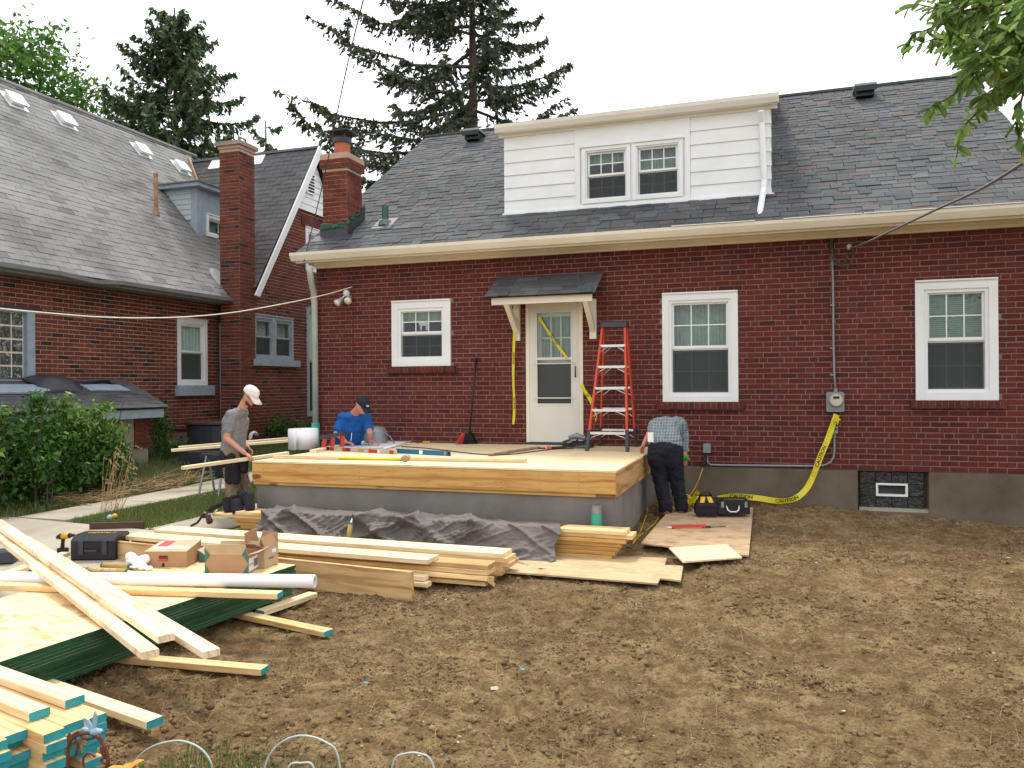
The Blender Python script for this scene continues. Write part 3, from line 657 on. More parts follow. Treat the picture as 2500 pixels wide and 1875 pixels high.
# door: casing, storm door, inner door
q = MB(); u0, u1, v0, v1 = DR
q.box(FW, (u0, v0, -.12), (u0+.05, v1, .02)); q.box(FW, (u1-.05, v0, -.12), (u1, v1, .02)); q.box(FW, (u0+.05, v1-.055, -.12), (u1-.05, v1, .024)); q.box(FW, (u0-.0, v1, -.05), (u1, v1+.03, .035))
dc = q.build('door_casing', 'cream', house)
a0, a1, b0, b1 = u0+.052, u1-.052, v0+.04, v1-.058; g0, g1 = a0+.115, a1-.115; h0, h1 = b0+.54, b1-.13
q = MB(); q.box(FW, (a0, b0, -.02), (g0, b1, .018)); q.box(FW, (g1, b0, -.02), (a1, b1, .018)); q.box(FW, (g0, b0, -.02), (g1, h0, .0185)); q.box(FW, (g0, h1, -.02), (g1, b1, .0185))
for s in (.0, ):
    q.box(FW, (g0-.02, h0-.02, .018), (g0, h1+.02, .026)); q.box(FW, (g1, h0-.02, .018), (g1+.02, h1+.02, .026)); q.box(FW, (g0, h0-.02, .018), (g1, h0, .027)); q.box(FW, (g0, h1, .018), (g1, h1+.02, .027))
sdor = q.build('storm_door', 'door_white', house)
hm = h0+(h1-h0)*.48
q = MB(); q.box(FW, (g0, hm, .0), (g1, hm+.035, .022)); q.box(FW, (g0-.06, hm-.06, .024), (g1+.06, hm-.045, .036)); q.box(FW, (g0-.06, h0+.07, .027), (g1+.06, h0+.085, .039)); q.build('cross_rail', 'door_white', sdor)
q = MB(); q.box(FW, (g0, hm+.035, .0), (g1, h1, .004)); q.build('storm_pane', 'glass', sdor)
q = MB(); q.box(FW, (g0, h0, .0), (g1, hm-.04, .002)); q.build('insect_screen', 'screen', sdor)
q = MB(); q.tube([FW@Vector(p) for p in ((a1-.05, hm-.24, .02), (a1-.05, hm-.24, .05), (a1-.045, hm-.17, .06), (a1-.05, hm-.10, .05), (a1-.05, hm-.10, .02))], .009); q.build('door_handle', 'black', sdor)
q = MB(); q.box(FW, (u0+.05, b0, -.12), (u1-.05, b1, -.08)); ind = None
q = MB(); x0, x1 = u0+.05, u1-.05; q.box(FW, (x0, b0, -.13), (g0+.03, b1, -.09)); q.box(FW, (g1-.03, b0, -.13), (x1, b1, -.09)); q.box(FW, (g0+.03, b0, -.13), (g1-.03, hm+.02, -.091)); q.box(FW, (g0+.03, h1-.05, -.13), (g1-.03, b1, -.091))
for k in (1, 2): x = g0+.03+(g1-g0-.06)*k/3; q.box(FW, (x-.012, hm+.02, -.12), (x+.012, h1-.05, -.09))
y = (hm+h1)/2-.02; q.box(FW, (g0+.03, y-.012, -.1195), (g1-.03, y+.012, -.0895)); idr = q.build('inner_door', 'door_white', house)
q = MB(); curtain(q, FW, g0, g1, hm, h1, -.15, .008, .05); q.build('curtain', 'curtain', idr)
q = MB(); q.box(FW, (u0-.03, v0-.03, -.1), (u1+.03, v0+.035, .03)); q.build('threshold', 'charcoal', house)

# door canopy
q = MB(); cu0, cu1 = -3.69, -2.29; yf = 10.28; FC = frame((0, yf-.06, 2.905), (1, 0, 0), (0, .60, .335)); slc = .625
mb = MB(); mb.box(FC, (cu0-.07, 0, -.02), (cu1+.05, slc, .0)); can = mb.build('door_canopy', 'roof_under', house)
its = shingles(cu0-.08, cu1+.06, -.02, slc, [], .2, .12); lay(its, FC, can, 'shingle', 'shingle', .010, .004, 60, .002, (.194, .294), tilt=R(-2))
mb = MB(); mb.box(IDM, (cu0, yf, 2.80), (cu1, yf+.04, 2.895))
for x in (cu0+.12, cu1-.16): mb.box(IDM, (x, yf+.04, 2.83), (x+.05, D, 2.895))
mb.build('canopy_beam', 'cream', can)
for x in (cu0+.16, cu1-.14):
    mb = MB(); mb.box(IDM, (x, D-.06, 2.33), (x+.09, D-.002, 2.88))
    Fb = Matrix(((0, 0, 1, x+.01), (1, 0, 0, 0), (0, 1, 0, 0), (0, 0, 0, 1)))
    mb.prism(Fb, [(yf+.01, 2.80), (yf+.14, 2.80), (D-.06, 2.55), (D-.06, 2.42)], 0, .07)
    mb.build('bracket', 'cream', can)

# main roof
e0 = Vector((0, 10.42, 3.715)); sl_ = .659; ang = math.atan(sl_); FR = frame((0, e0.y, e0.z), (1, 0, 0), (0, math.cos(ang), math.sin(ang))); RL = (15.2-10.42)/math.cos(ang)
RX0, RX1 = -6.86, 3.16
DU0, DU1, DY = -3.79, -.06, 11.2; dv = (DY-10.42)/math.cos(ang)
mb = MB(); mb.box(FR, (RX0, 0, -.10), (RX1, RL, -.012)); FRb = frame((0, 19.98, 3.715), (-1, 0, 0), (0, -math.cos(ang), math.sin(ang))); mb.box(FRb, (-RX1, 0, -.10), (-RX0, RL, 0))
roof = mb.build('roof', 'roof_under', house)
chv = ((10.88-10.42)/math.cos(ang)-.05, (11.36-10.42)/math.cos(ang)+.1)
its = shingles(RX0, RX1, -.03, RL, [(DU0-.02, DU1+.02, dv+.05, 9), (-6.72, -6.22, *chv)], .2, .137)
lay(its, FR@Matrix.Rotation(R(0), 4, 'X'), roof, 'shingle', 'shingle', .016, -.006, 290, .003, (.194, .294, .144), tilt=R(-2.2))
mb = MB(); mb.box(IDM, (RX0, 15.12, 6.845), (RX1, 15.28, 6.885)); mb.build('ridge_cap', 'shingle', roof)
# gutter and frieze
mb = MB(); Fx = Matrix(((0, 0, 1, RX0-.04), (1, 0, 0, 0), (0, 1, 0, 0), (0, 0, 0, 1)))
mb.prism(Fx, [(10.40, 3.70), (10.40, 3.585), (10.34, 3.585), (10.315, 3.62), (10.29, 3.66), (10.285, 3.70), (10.30, 3.70), (10.305, 3.665), (10.345, 3.60), (10.385, 3.60), (10.385, 3.70)], 0, RX1-RX0+.1)
mb.build('gutter', 'cream', house)
mb = MB(); mb.box(IDM, (RX0, 10.402, 3.56), (RX1, 10.43, 3.708)); mb.box(IDM, (RX0, 10.432, 3.60), (RX1, D+.02, 3.615)); mb.box(IDM, (HX0-.01, D-.035, 3.525), (HX1, D+.01, 3.60)); mb.box(IDM, (HX0-.01, D-.06, 3.565), (HX1, D-.036, 3.6)); mb.build('frieze', 'cream', house)
for a, b in ((-1.25, -.22), (.1, 1.0), (1.0, 3.0)):
    mb = MB(); mb.box(IDM, (a, 10.27, 3.705), (b-.02, 10.41, 3.715)); mb.build('gutter_guard', 'white', house)
# downspout at the left corner
mb = MB(); x = -6.83; pts = [at(757, 648, Y=10.36), at(757, 668, Y=10.38), at(760, 690, Y=10.50), at(766, 715, Y=10.66), at(768, 740, Y=10.72)]; x = pts[-1].x-.03; pts.append((x+.03, 10.73, 1.12))
mb.tube(pts, .048, 10); mb.tube([(x+.03, 10.73, 1.14), (x+.03, 10.73, .15)], .062, 12, 1); mb.tube([(x+.02, 10.73, 3.05), (x+.02, 10.73, 3.0)], .055, 10); mb.build('downspout', ['beige_spout', 'pvc_green'] if 'beige_spout' in M else ['grey_blue', 'pvc_green'], house, smooth=True)

# dormer
FD = frame((0, DY, 0), (1, 0, 0), (0, 0, 1)); dz0, dz1 = 4.235, 5.42
P = lambda px, py: (at(px, py, Y=DY-.01).x, at(px, py, Y=DY-.01).z)
gl = P(1436, 480)+P(1525, 372); gr = P(1560, 470)+P(1652, 358)
wz0 = min(gl[1], gr[1])-.02; wz1 = max(gl[3], gr[3])+.02
opl = (gl[0]-.085, gl[2]+.085, wz0-.085, wz1+.085); opr = (gr[0]-.085, gr[2]+.085, wz0-.085, wz1+.085)
mb = MB(); wallmesh(mb, FD, DU0, DU1, dz0-.1, dz1, [opl, opr], .12)
for x0, x1 in ((DU0, DU0+.1), (DU1-.1, DU1)):
    Fg = Matrix(((0, 0, 1, x0), (1, 0, 0, 0), (0, 1, 0, 0), (0, 0, 0, 1))); mb.prism(Fg, [(DY+.12, dz0-.1), (DY+.12, dz1), (14.9, 6.72), (14.9, 6.5)], 0, x1-x0)
mb.box(IDM, (DU0+.1, DY+1.2, 4.3), (DU1-.1, DY+1.22, 5.6))
dor = mb.build('dormer', 'white', house)
EX = .187
ul, ur = opl[0]-.10, opr[1]+.10
for k in range(7):
    z = dz0+.0+k*EX; zt = min(z+EX+.01, dz1)
    if zt-z < .03: continue
    for a, b in ((DU0-.01, ul), (ur, DU1+.012)):
        mb = MB(); mb.hexa([FD@Vector(p) for p in ((a, z, .002), (b, z, .002), (b, zt, .002), (a, zt, .002), (a, z, .022), (b, z, .022), (b, zt, .006), (a, zt, .006))]); mb.build('siding_board', 'white', dor)
    mb = MB()       # right cheek boards
    yb = 10.42+(z-3.715)/sl_; yt = 10.42+(zt-3.715)/sl_; x = DU1
    mb.hexa([(x, DY-.02, z), (x, max(yb, DY+.1)+.3, z), (x, max(yt, DY+.1)+.3, zt), (x, DY-.02, zt), (x+.024, DY-.02, z), (x+.024, max(yb, DY+.1)+.3, z), (x+.006, max(yt, DY+.1)+.3, zt), (x+.006, DY-.02, zt)]); mb.build('siding_board', 'white', dor)
mb = MB(); mb.box(FD, (ul+.002, dz0, .0), (ul+.07, dz1, .03)); mb.box(FD, (ur-.07, dz0, .0), (ur-.002, dz1, .03)); mb.box(FD, (ul+.07, wz1+.09, .0), (ur-.07, dz1, .026)); mb.box(FD, (ul+.07, dz0, .0), (ur-.07, wz0-.088, .026)); mb.box(FD, (opl[1]+.003, wz0-.085, 0), (opr[0]-.003, wz1+.088, .025)); mb.build('window_surround', 'white', dor)
window(dor, FD, opl, .05, .035, .49, cur='valance', name='window', w0=.04); window(dor, FD, opr, .05, .035, .49, cur='net', name='window', w0=.04)
mb = MB(); mb.box(FD, (DU0-.03, dz0-.04, 0), (DU1+.05, dz0, .05)); mb.build('flashing', 'white', dor)
mb = MB(); xa, xb = DU0-.1, DU1+.12; ye = DY-.20
mb.prism(Matrix(((0, 0, 1, xa), (1, 0, 0, 0), (0, 1, 0, 0), (0, 0, 0, 1))), [(ye+.1, 5.50), (ye+.1, 5.40), (ye+.04, 5.40), (ye, 5.46), (ye-.01, 5.505), (ye+.005, 5.505), (ye+.04, 5.42), (ye+.085, 5.42), (ye+.085, 5.50)], 0, xb-xa)
mb.box(IDM, (xa+.02, ye+.102, 5.40), (xb-.02, DY+.0, 5.415)); mb.box(IDM, (xa+.02, DY-.037, 5.36), (xb-.02, DY+.001, 5.40)); mb.build('gutter', 'off_white', dor)
FDR = frame((0, ye+.06, 5.50), (1, 0, 0), (0, math.cos(R(17.5)), math.sin(R(17.5)))); mb = MB(); mb.box(FDR, (xa, 0, 0), (xb, 4.6, .03)); mb.build('roof', 'shingle', dor)
# dormer downspout
mb = MB(); p0 = at(1857, 270, Y=ye+.05); p1 = at(1860, 300, Y=DY-.06); p2 = at(1866, 440, Y=DY-.06); p3 = at(1864, 462, Y=DY-.10); p4 = at(1853, 530, Y=10.62); p5 = at(1858, 556, Y=10.45)
mb.tube([p0, p1, p2, p3, p4, p5], .04, 8); mb.build('downspout', 'white', dor, smooth=False)
# chimney
cx0, cx1, cy0, cy1 = -6.69, -6.265, 10.9, 11.36
mb = MB(); mb.box(IDM, (cx0+.002, cy0+.002, 3.5), (cx1-.002, cy1-.002, 5.08)); mb.box(IDM, (cx0-.032, cy0-.032, 5.092), (cx1+.032, cy1+.032, 5.298)); mb.box(IDM, (cx0-.02, cy0-.02, 5.30), (cx1+.02, cy1+.02, 5.318))
chm = mb.build('chimney', 'mortar_left', house)
def chimfaces(root, x0, x1, y0, y1, z0, z1, mat, n_ind, off=0):
    fa = frame((0, y0, 0), (1, 0, 0), (0, 0, 1)); fb = frame((x1, 0, 0), (0, 1, 0), (0, 0, 1)); fcx = frame((x0, 0, 0), (0, -1, 0), (0, 0, 1))
    for F, a, b, nn in ((fa, x0, x1, n_ind), (fb, y0, y1, n_ind), (fcx, -y1, -y0, 0)):
        its = []
        for c in range(int((z1-z0)/.0685)):
            z = z0+c*.0685; L = (b-a)/2
            cuts = [a, a+L, b] if c % 2 else [a, a+L*.5, a+L*1.5, b]
            for i in range(len(cuts)-1): its.append((cuts[i]+.004, cuts[i+1]-.004, z, z+.0585))
        lay(its, F, root, 'brick', mat, .030, -.024, nn, .002, (round((b-a)/2-.008, 4), round((b-a)/4-.008, 4)))
chimfaces(chm, cx0, cx1, cy0, cy1, 3.95, 5.08, 'chim_brick', 34)
chimfaces(chm, cx0-.035, cx1+.035, cy0-.035, cy1+.035, 5.095, 5.3, 'chim_brick', 9)
ccx, ccy = (cx0+cx1)/2, (cy0+cy1)/2; Fcc = Matrix.Translation((ccx, ccy, 0))
mb = MB(); mb.lathe(Fcc, [(.125, 5.31), (.125, 5.56), (.12, 5.58)], 16); mb.build('flue', 'flue', chm, smooth=False)
mb = MB(); mb.lathe(Fcc, [(.15, 5.53), (.15, 5.60), (.14, 5.62)], 16)
for x, y in ((-.1, -.1), (.1, -.1), (.1, .1), (-.1, .1)): mb.box(Fcc, (x-.008, y-.008, 5.6), (x+.008, y+.008, 5.69))
mb.prism(Fcc, [(-.2, -.2), (.2, -.2), (.2, .2), (-.2, .2)], 5.685, 5.70); mb.add([Fcc@Vector(p) for p in ((-.2, -.2, 5.701), (.2, -.2, 5.701), (.2, .2, 5.701), (-.2, .2, 5.701), (0, 0, 5.765))], [(0, 1, 4), (1, 2, 4), (2, 3, 4), (3, 0, 4)]); mb.build('chimney_cap', 'charcoal', chm)
mb = MB(); rz = lambda y: 3.715+(y-10.42)*sl_
a, b, c, d = cx0-.03, cx1+.03, cy0-.04, cy1+.05
mb.box(IDM, (a, c, rz(c)-.05), (b, c+.03, rz(c)+.20)); mb.hexa([(b-.03, c+.03, rz(c)), (b, c+.03, rz(c)), (b, d, rz(d)), (b-.03, d, rz(d)), (b-.03, c+.03, rz(c)+.2), (b, c+.03, rz(c)+.2), (b, d, rz(d)+.2), (b-.03, d, rz(d)+.2)])
mb.box(FR, (a-.08, (c-.14-10.42)/math.cos(ang), .012), (b+.1, (c+.02-10.42)/math.cos(ang), .022)); mb.build('flashing', 'charcoal', chm)
gsm = simple('green_sealant', (.02, .10, .05), (.01, .05, .03), .5, 20, .5); M['seal'] = gsm
mb = MB()
for k in range(26): 
    t = random.random(); mb.ell((a+t*(b-a), c-.005, rz(c)+.19+random.uniform(-.05, .02)), (.04, .012, .03), n=7, m=5)
for k in range(16): 
    t = random.random(); y = c+t*(d-c); mb.ell((b+.0, y, rz(y)+.2+random.uniform(-.04, .03)), (.012, .035, .03), n=7, m=5)
mb.build('sealant', 'seal', chm, kind='stuff')
# roof vents, pipe
for px, py in ((1158, 345), (2110, 244)):
    Y_ = 14.62; X_ = at(px, py, Y=Y_).x; z = rz(Y_); Fv = Matrix.Translation((X_, Y_, z))
    mb = MB(); mb.box(Fv, (-.14, -.16, .0), (.14, .2, .16)); mb.box(Fv, (-.17, -.24, .15), (.17, .24, .185), 1); mb.box(Fv, (-.17, -.24, .06), (.17, -.225, .15)); mb.build('roof_vent', ['black', 'grey_metal'], roof)
X_, Y_ = -5.767, 11.2; mb = MB(); mb.lathe(Matrix.Translation((X_, Y_, rz(Y_))), [(.05, -.02), (.05, .27), (.047, .28)], 14); mb.lathe(Matrix.Translation((X_, Y_, rz(Y_))), [(.12, -.03), (.09, .05), (.055, .07)], 14, 1)
mb.box(FR, (X_-.16, (Y_-.18-10.42)/math.cos(ang), .014), (X_+.16, (Y_+.15-10.42)/math.cos(ang), .020), 1); mb.build('vent_pipe', ['roof_green', 'dull_metal'], roof)
# ============================================================ NEIGHBOUR'S HOUSE
def hit(px, py, p, n):
    d = ray(px, py); n = Vector(n); t = (Vector(p)-cw).dot(n)/d.dot(n); return cw+d*t
XL = -10.5; FN = frame((XL, 0, 0), (0, 1, 0), (0, 0, 1))
nb = empty('brick_house', (XL, 11, .3), label="neighbour's two-tone brick house with grey roof, tall thin chimney and side gable", cat='house')
LW = (12.06, 12.87, 1.74, 2.98); LG = (7.35, 9.07, 1.83, 2.84)
mb = MB(); wallmesh(mb, FN, 4.5, 13.5, .86, 3.44, [LW, LG]); mb.box(IDM, (-16.7, 4.5, .86), (XL-.25, 4.74, 3.44)); mb.box(IDM, (-16.7, 4.74, .86), (-16.46, 20, 3.44))
wl = mb.build('wall', 'mortar_left', nb)
its = brickitems(4.5, 13.48, .86, 3.40, [LW, LG], 0); lay(its, FN, wl, 'brick', 'brick_left', .028, -.0245, 150, .002, (.1937, .0921))
mb = MB(); mb.box(FN, (4.5, -.3, -.3), (13.5, .857, .02)); mb.build('foundation', 'stucco', nb)
mb = MB(); mb.box(IDM, (-12.2, 5, .9), (-12.15, 13.4, 3.4)); mb.build('inner_wall', 'inside', nb)
window(nb, FN, LW, .075, .045, .50, mun=None, cur='fullpale', w0=.02)
q = MB(); q.box(FN, (LW[0]-.06, LW[2]-.19, -.05), (LW[1]+.12, LW[2]-.0, .09)); q.build('window_sill', 'grey_blue', nb)
# glass block window
q = MB(); q.box(FN, (LG[1]-.13, LG[2], -.15), (LG[1], LG[3], .02)); q.box(FN, (LG[0], LG[3]-.02, -.15), (LG[1]-.131, LG[3]+.0, .02)); q.box(FN, (LG[0], LG[2]-.05, -.15), (LG[1]+.02, LG[2]-.001, .06)); q.box(FN, (LG[0], LG[2], -.24), (LG[1]-.13, LG[3]-.02, -.062), 1)
gb = q.build('glass_block_window', ['grey_blue', 'cream'], nb)
for i in range(8):
    for k in range(5):
        a = LG[1]-.14-(i+1)*.19; b = LG[2]+.01+k*.195
        q = MB(); q.box(FN, (a+.014, b+.014, -.061), (a+.176, b+.181, -.05)); q.build('glass_block', 'gblock', gb)
q = MB(); q.box(FN, (LG[0], LG[3]+.02, -.02), (LG[1]+.12, LG[3]+.06, .03)); q.build('lintel', 'charcoal', nb)
# gable wing
XG = -9.95; FG = frame((XG, 0, 0), (0, 1, 0), (0, 0, 1)); AY, AZ = 15.8, 7.1; rk = 1.5
ylo = lambda z: 13.55 if z < 3.72 else 13.60+(z-3.66)/rk
ZS = 5.62
pw = [at(a, b, X=XG) for a, b in ((619, 765), (713, 880), (745, 548), (778, 625), (748, 750), (770, 1015))]
G1 = (pw[0].y, pw[1].y+.05, pw[1].z, pw[0].z-.02); G2 = (pw[2].y, pw[3].y+.2, pw[3].z-.4, pw[2].z-.05); G3 = (pw[4].y, pw[5].y+.5, pw[5].z, pw[4].z)
mb = MB(); wallmesh(mb, FG, 13.55, 18.05, .62, 3.75, [G1, G3], .2)
def gz(y): return 3.64+(min(y, 31.6-y)-13.58)*rk
ys = [13.58, G2[0], G2[1], AY, 18.02]
mb.prism(FG, [(13.7, 3.752), (G2[0], 3.752), (G2[0], gz(G2[0]))], -.2, 0); mb.prism(FG, [(G2[0], 3.752), (G2[1], 3.752), (G2[1], G2[2]), (G2[0], G2[2])], -.2, 0)
mb.prism(FG, [(G2[0], G2[3]), (G2[1], G2[3]), (G2[1], min(gz(G2[1]), 9)), (AY, AZ-.16), (G2[0], gz(G2[0]))] if G2[1] > AY else [(G2[0], G2[3]), (G2[1], G2[3]), (G2[1], gz(G2[1])), (G2[0], gz(G2[0]))], -.2, 0)
mb.prism(FG, [(G2[1], 3.752), (17.9, 3.752), (AY+.01, AZ-.16), (G2[1], gz(G2[1]))] if G2[1] < AY else [(G2[1], 3.752), (17.9, 3.752), (G2[1], gz(G2[1]))], -.2, 0)
mb.box(IDM, (-13, 18.06, .6), (XG, 18.3, 3.7)); mb.box(IDM, (XL-.02, 13.5, .62), (XG-.2, 13.62, 6.0))
gw = mb.build('gable_wall', 'mortar_left', nb)
its = brickitems(13.55, 18.05, .62, ZS, [G1, G2, G3], 0, clip=lambda z: (ylo(z)+.02, 31.6-ylo(z))); lay(its, FG, gw, 'brick', 'brick_left', .028, -.0245, 110, .002, (.1937, .0921))
mb = MB(); mb.box(FG, (13.5, -.3, -.3), (18.1, .617, .02)); mb.build('foundation', 'stucco', nb)
k = 0; z = ZS
while z < AZ-.1:                                   # white boards in the gable top
    a = ylo(z)+.08; b = 31.6-a; zt = min(z+.165, AZ-.02); a2 = ylo(zt)+.08; b2 = 31.6-a2
    if b-a > .12:
        mb = MB(); mb.hexa([FG@Vector(p) for p in ((a, z, .0), (b, z, .0), (max(b2, AY+.01), zt, .0), (min(a2, AY-.01), zt, .0), (a, z, .045), (b, z, .045), (max(b2, AY+.01), zt, .028), (min(a2, AY-.01), zt, .028))]); mb.build('siding_board', 'white', gw)
    z += .155
mb = MB(); yv = at(757, 440, X=XG+.05).y; mb.box(FG, (yv-.16, 6.02, .03), (yv+.16, 6.52, .075)); gv = mb.build('gable_vent', 'white', nb)
for k in range(6): 
    mb = MB(); mb.box(FG@Matrix.Translation((0, 6.07+k*.07, .078))@Matrix.Rotation(R(30), 4, 'X'), (yv-.12, -.012, 0), (yv+.12, .03, .004)); mb.build('louvre', 'charcoal', gv)
for s in (1, -1):                                    # rake boards
    q = MB(); A_ = (AY-s*2.30, AZ-2.30*rk-.03); 
    q.prism(FG, [(AY-s*.0, AZ+.05), (AY-s*.0, AZ-.24), (A_[0]+s*.05, A_[1]-.12), (A_[0]-s*.08, A_[1]-.10)] if s == 1 else [(AY, AZ+.05), (A_[0]-s*.08, A_[1]-.10), (A_[0]+s*.05, A_[1]-.12), (AY, AZ-.24)], .145, .185); q.build('rake_board', 'white', nb)
window(nb, FG, (G1[0], (G1[0]+G1[1])/2-.003, G1[2], G1[3]), .06, .045, .5, mun=None, cur='net', mat='grey_blue', w0=.01, curt='pale_curtain'); window(nb, FG, ((G1[0]+G1[1])/2+.003, G1[1], G1[2], G1[3]), .06, .045, .5, mun=None, cur='net', mat='grey_blue', w0=.01, curt='pale_curtain')
window(nb, FG, G2, .09, .045, .5, mun=None, cur='full', w0=.02); window(nb, FG, G3, .08, .045, .5, mun=None, cur='net', mat='grey_blue', w0=.02)
q = MB(); q.box(FG, (G1[0]-.1, G1[2]-.14, -.02), (G1[1]+.14, G1[2]-.002, .09)); q.build('window_sill', 'grey_blue', nb)
q = MB(); Lq = .072
for i in range(int((G2[1]-G2[0]+.3)/Lq)): q.box(FG, (G2[0]-.15+i*Lq, G2[3]+.02, -.02), (G2[0]-.15+i*Lq+.062, G2[3]+.23, .022))
q.build('lintel_bricks', 'chim_brick', nb, kind='stuff')
# roofs
SL = 1.139; an = math.atan(SL); RXe, RZe = -10.1, 3.42; RLn = (13.6+RXe)/-math.cos(an)*-1
RLn = 3.5/math.cos(an); FA = frame((RXe, 0, RZe), (0, 1, 0), (-math.cos(an), 0, math.sin(an)))
valley = lambda z: 13.62+max(0, z-3.62)/rk
mb = MB(); c_, s_ = math.cos(an), math.sin(an)
mb.prism(FA, [(4.0, 0), (13.55, 0), (13.62, .25), (valley(RZe+RLn*s_), RLn), (4.0, RLn)], -.12, -.012)
mb.prism(frame((-17.1, 0, RZe), (0, -1, 0), (c_, 0, s_)), [(-20, 0), (-4.0, 0), (-4.0, RLn), (-20, RLn)], -.12, 0)
rl = mb.build('roof', 'roof_under', nb)
its = shingles(4.0, 16.2, .0, RLn, [], .305, .13, False, clip=lambda v: (4.0, valley(RZe+v*s_)-.03)); lay(its, FA, rl, 'shingle', 'shingle_left', .012, -.004, 290, .003, (.299,), tilt=R(-2.3))
mb = MB(); mb.tube([(-13.6, 4, RZe+RLn*s_+.0), (-13.6, 16.3, RZe+RLn*s_)], .06, 6); mb.build('ridge_cap', 'shingle_left', rl)
FB = frame((0, 13.52, 3.72), (1, 0, 0), (0, 1/math.hypot(1, rk), rk/math.hypot(1, rk))); sb = rk/math.hypot(1, rk); RB = 2.28*math.hypot(1, rk)
xv = lambda v: RXe-(3.72+v*sb-RZe)/SL
mb = MB(); mb.prism(FB, [(xv(.0)+.05, 0), (-9.84, 0), (-9.84, RB), (xv(RB)-.1, RB)], -.10, -.012); FBb = frame((0, 18.08, 3.72), (-1, 0, 0), (0, -FB.col[1][1], FB.col[1][2])); mb.prism(FBb, [(9.84, 0), (13.4, 0), (13.4, RB), (9.84, RB)], -.10, 0)
r2 = mb.build('roof', 'roof_under', nb)
M['shingle_mid'] = pieces('dark_grey_shingle', [(0, (.105, .105, .108)), (.6, (.13, .13, .132)), (1, (.085, .08, .08))], rough=.95, sc=60, amt=.3, bmp=.8, wob=.16)
its = shingles(-14.2, -9.82, -.05, RB, [], .305, .13, False, clip=lambda v: (xv(v)+.04, -9.82)); lay(its, FB, r2, 'shingle', 'shingle_mid', .012, -.004, 140, .003, (.299,), tilt=R(-2.3))
mb = MB(); mb.tube([(xv(.35), valley(3.56+.35*sb), 3.72+.35*sb+.02), (xv(RB), 13.52+RB/math.hypot(1, rk), AZ+.1)], .035, 6); mb.build('valley_flashing', 'rust', nb)
# eave gutter, downspout
mb = MB(); Fy = frame((0, 0, 0), (1, 0, 0), (0, 0, 1)); prof = [(-.02, .0), (.10, .02), (.12, .08), (.105, .08), (.09, .035), (-.02, .015)]
pts = [(4.0, 0), (9.1, 0), (9.75, -.045), (10.3, 0), (13.62, 0)]
for (a, da), (b, db) in zip(pts[:-1], pts[1:]):
    V_ = [(-10.12+x, a, 3.35+z+da) for x, z in prof]+[(-10.12+x, b, 3.35+z+db) for x, z in prof]; n = len(prof)
    mb.add(V_, [(i, (i+1) % n, (i+1) % n+n, i+n) for i in range(n)]+[tuple(reversed(range(n))), tuple(range(n, 2*n))])
mb.box(IDM, (-10.5, 4.0, 3.33), (-10.14, 13.5, 3.345)); mb.box(IDM, (-10.16, 4.0, 3.345), (-10.14, 13.55, 3.44)); mb.build('gutter', 'grey_metal', nb)
yd = at(541, 800, X=-10.42).y
mb = MB(); mb.tube([(-10.1, yd+.25, 3.36), (-10.12, yd+.2, 3.22), (-10.35, yd+.05, 3.05), (-10.42, yd, 2.95), (-10.42, yd, .75)], .045, 10); mb.build('downspout', 'grey_blue', nb, smooth=True)
hm_ = hit(545, 680, (RXe, 0, RZe), (s_, 0, c_)); mb = MB()
for k in range(7): p = hm_+Vector((random.uniform(-.05, .25), random.uniform(-.25, .25), 0)); u_ = p.y; v_ = (RXe-p.x)/c_; mb.prism(FA, [(u_+.2*math.cos(q)*random.uniform(.6, 1), v_+.28*math.sin(q)*random.uniform(.7, 1)) for q in [i*.9 for i in range(7)]], .012+k*.002, .016+k*.002)
mb.build('flashing_patch', 'alu', nb)
# chimney
x0, x1, y0, y1 = -10.34, -9.89, 13.08, 13.56
mb = MB(); mb.box(IDM, (x0+.002, y0+.002, .3), (x1-.002, y1-.002, 6.42)); mb.box(IDM, (x0-.02, y0-.02, 6.36), (x1+.02, y1+.02, 6.42)); cl = mb.build('chimney', 'mortar_left', nb)
chimfaces(cl, x0, x1, y0, y1, .55, 6.36, 'brick_left', 95)
mb = MB(); mb.box(IDM, (x0-.06, y0-.06, 6.421), (x1+.06, y1+.06, 6.50)); mb.build('chimney_cap', 'stucco', cl)
# dormer
p = Vector((-11.38, 13.68, 0)); zt = 5.84; FDn = frame((-11.38, 0, 0), (0, 1, 0), (0, 0, 1)); rzn = lambda x: RZe+(RXe-x)*SL
wa = at(505, 520, X=-11.36); wb = at(560, 590, X=-11.36); od = (wa.y-.0, wb.y+.15, wb.z+.0, wa.z-.02)
mb = MB(); wallmesh(mb, FDn, 13.68, 15.4, 4.75, zt, [od], .1); mb.prism(frame((0, 13.68, 0), (1, 0, 0), (0, 0, 1)), [(-11.48, rzn(-11.48)-.05), (-11.48, zt), (-12.25, zt), ], -.1, 0); mb.box(IDM, (-12.2, 14, 5), (-12.15, 15.4, 5.8))
dn = mb.build('dormer', 'grey_blue', nb)
for k in range(9):
    z = 4.86+k*.11; xa = RXe-(z-RZe)/SL+.02; xb = RXe-(z+.11-RZe)/SL+.0
    mb = MB(); F_ = frame((0, 13.68, 0), (1, 0, 0), (0, 0, 1)); e_ = -11.52
    if e_-xa < .02: continue
    mb.hexa([F_@Vector(v) for v in ((xa, z, .001), (e_, z, .001), (e_, min(z+.112, zt), .001), (xb, min(z+.112, zt), .001), (xa, z, .022), (e_, z, .022), (e_, min(z+.112, zt), .008), (xb, min(z+.112, zt), .008))]); mb.build('siding_board', 'siding_grey' if 'siding_grey' in M else 'grey_blue', dn)
mb = MB(); mb.box(IDM, (-11.53, 13.665, 4.70), (-11.37, 13.70, zt)); mb.box(FDn, (13.68, 4.7, .0), (13.80, zt, .02)); mb.build('corner_board', 'grey_blue', dn)
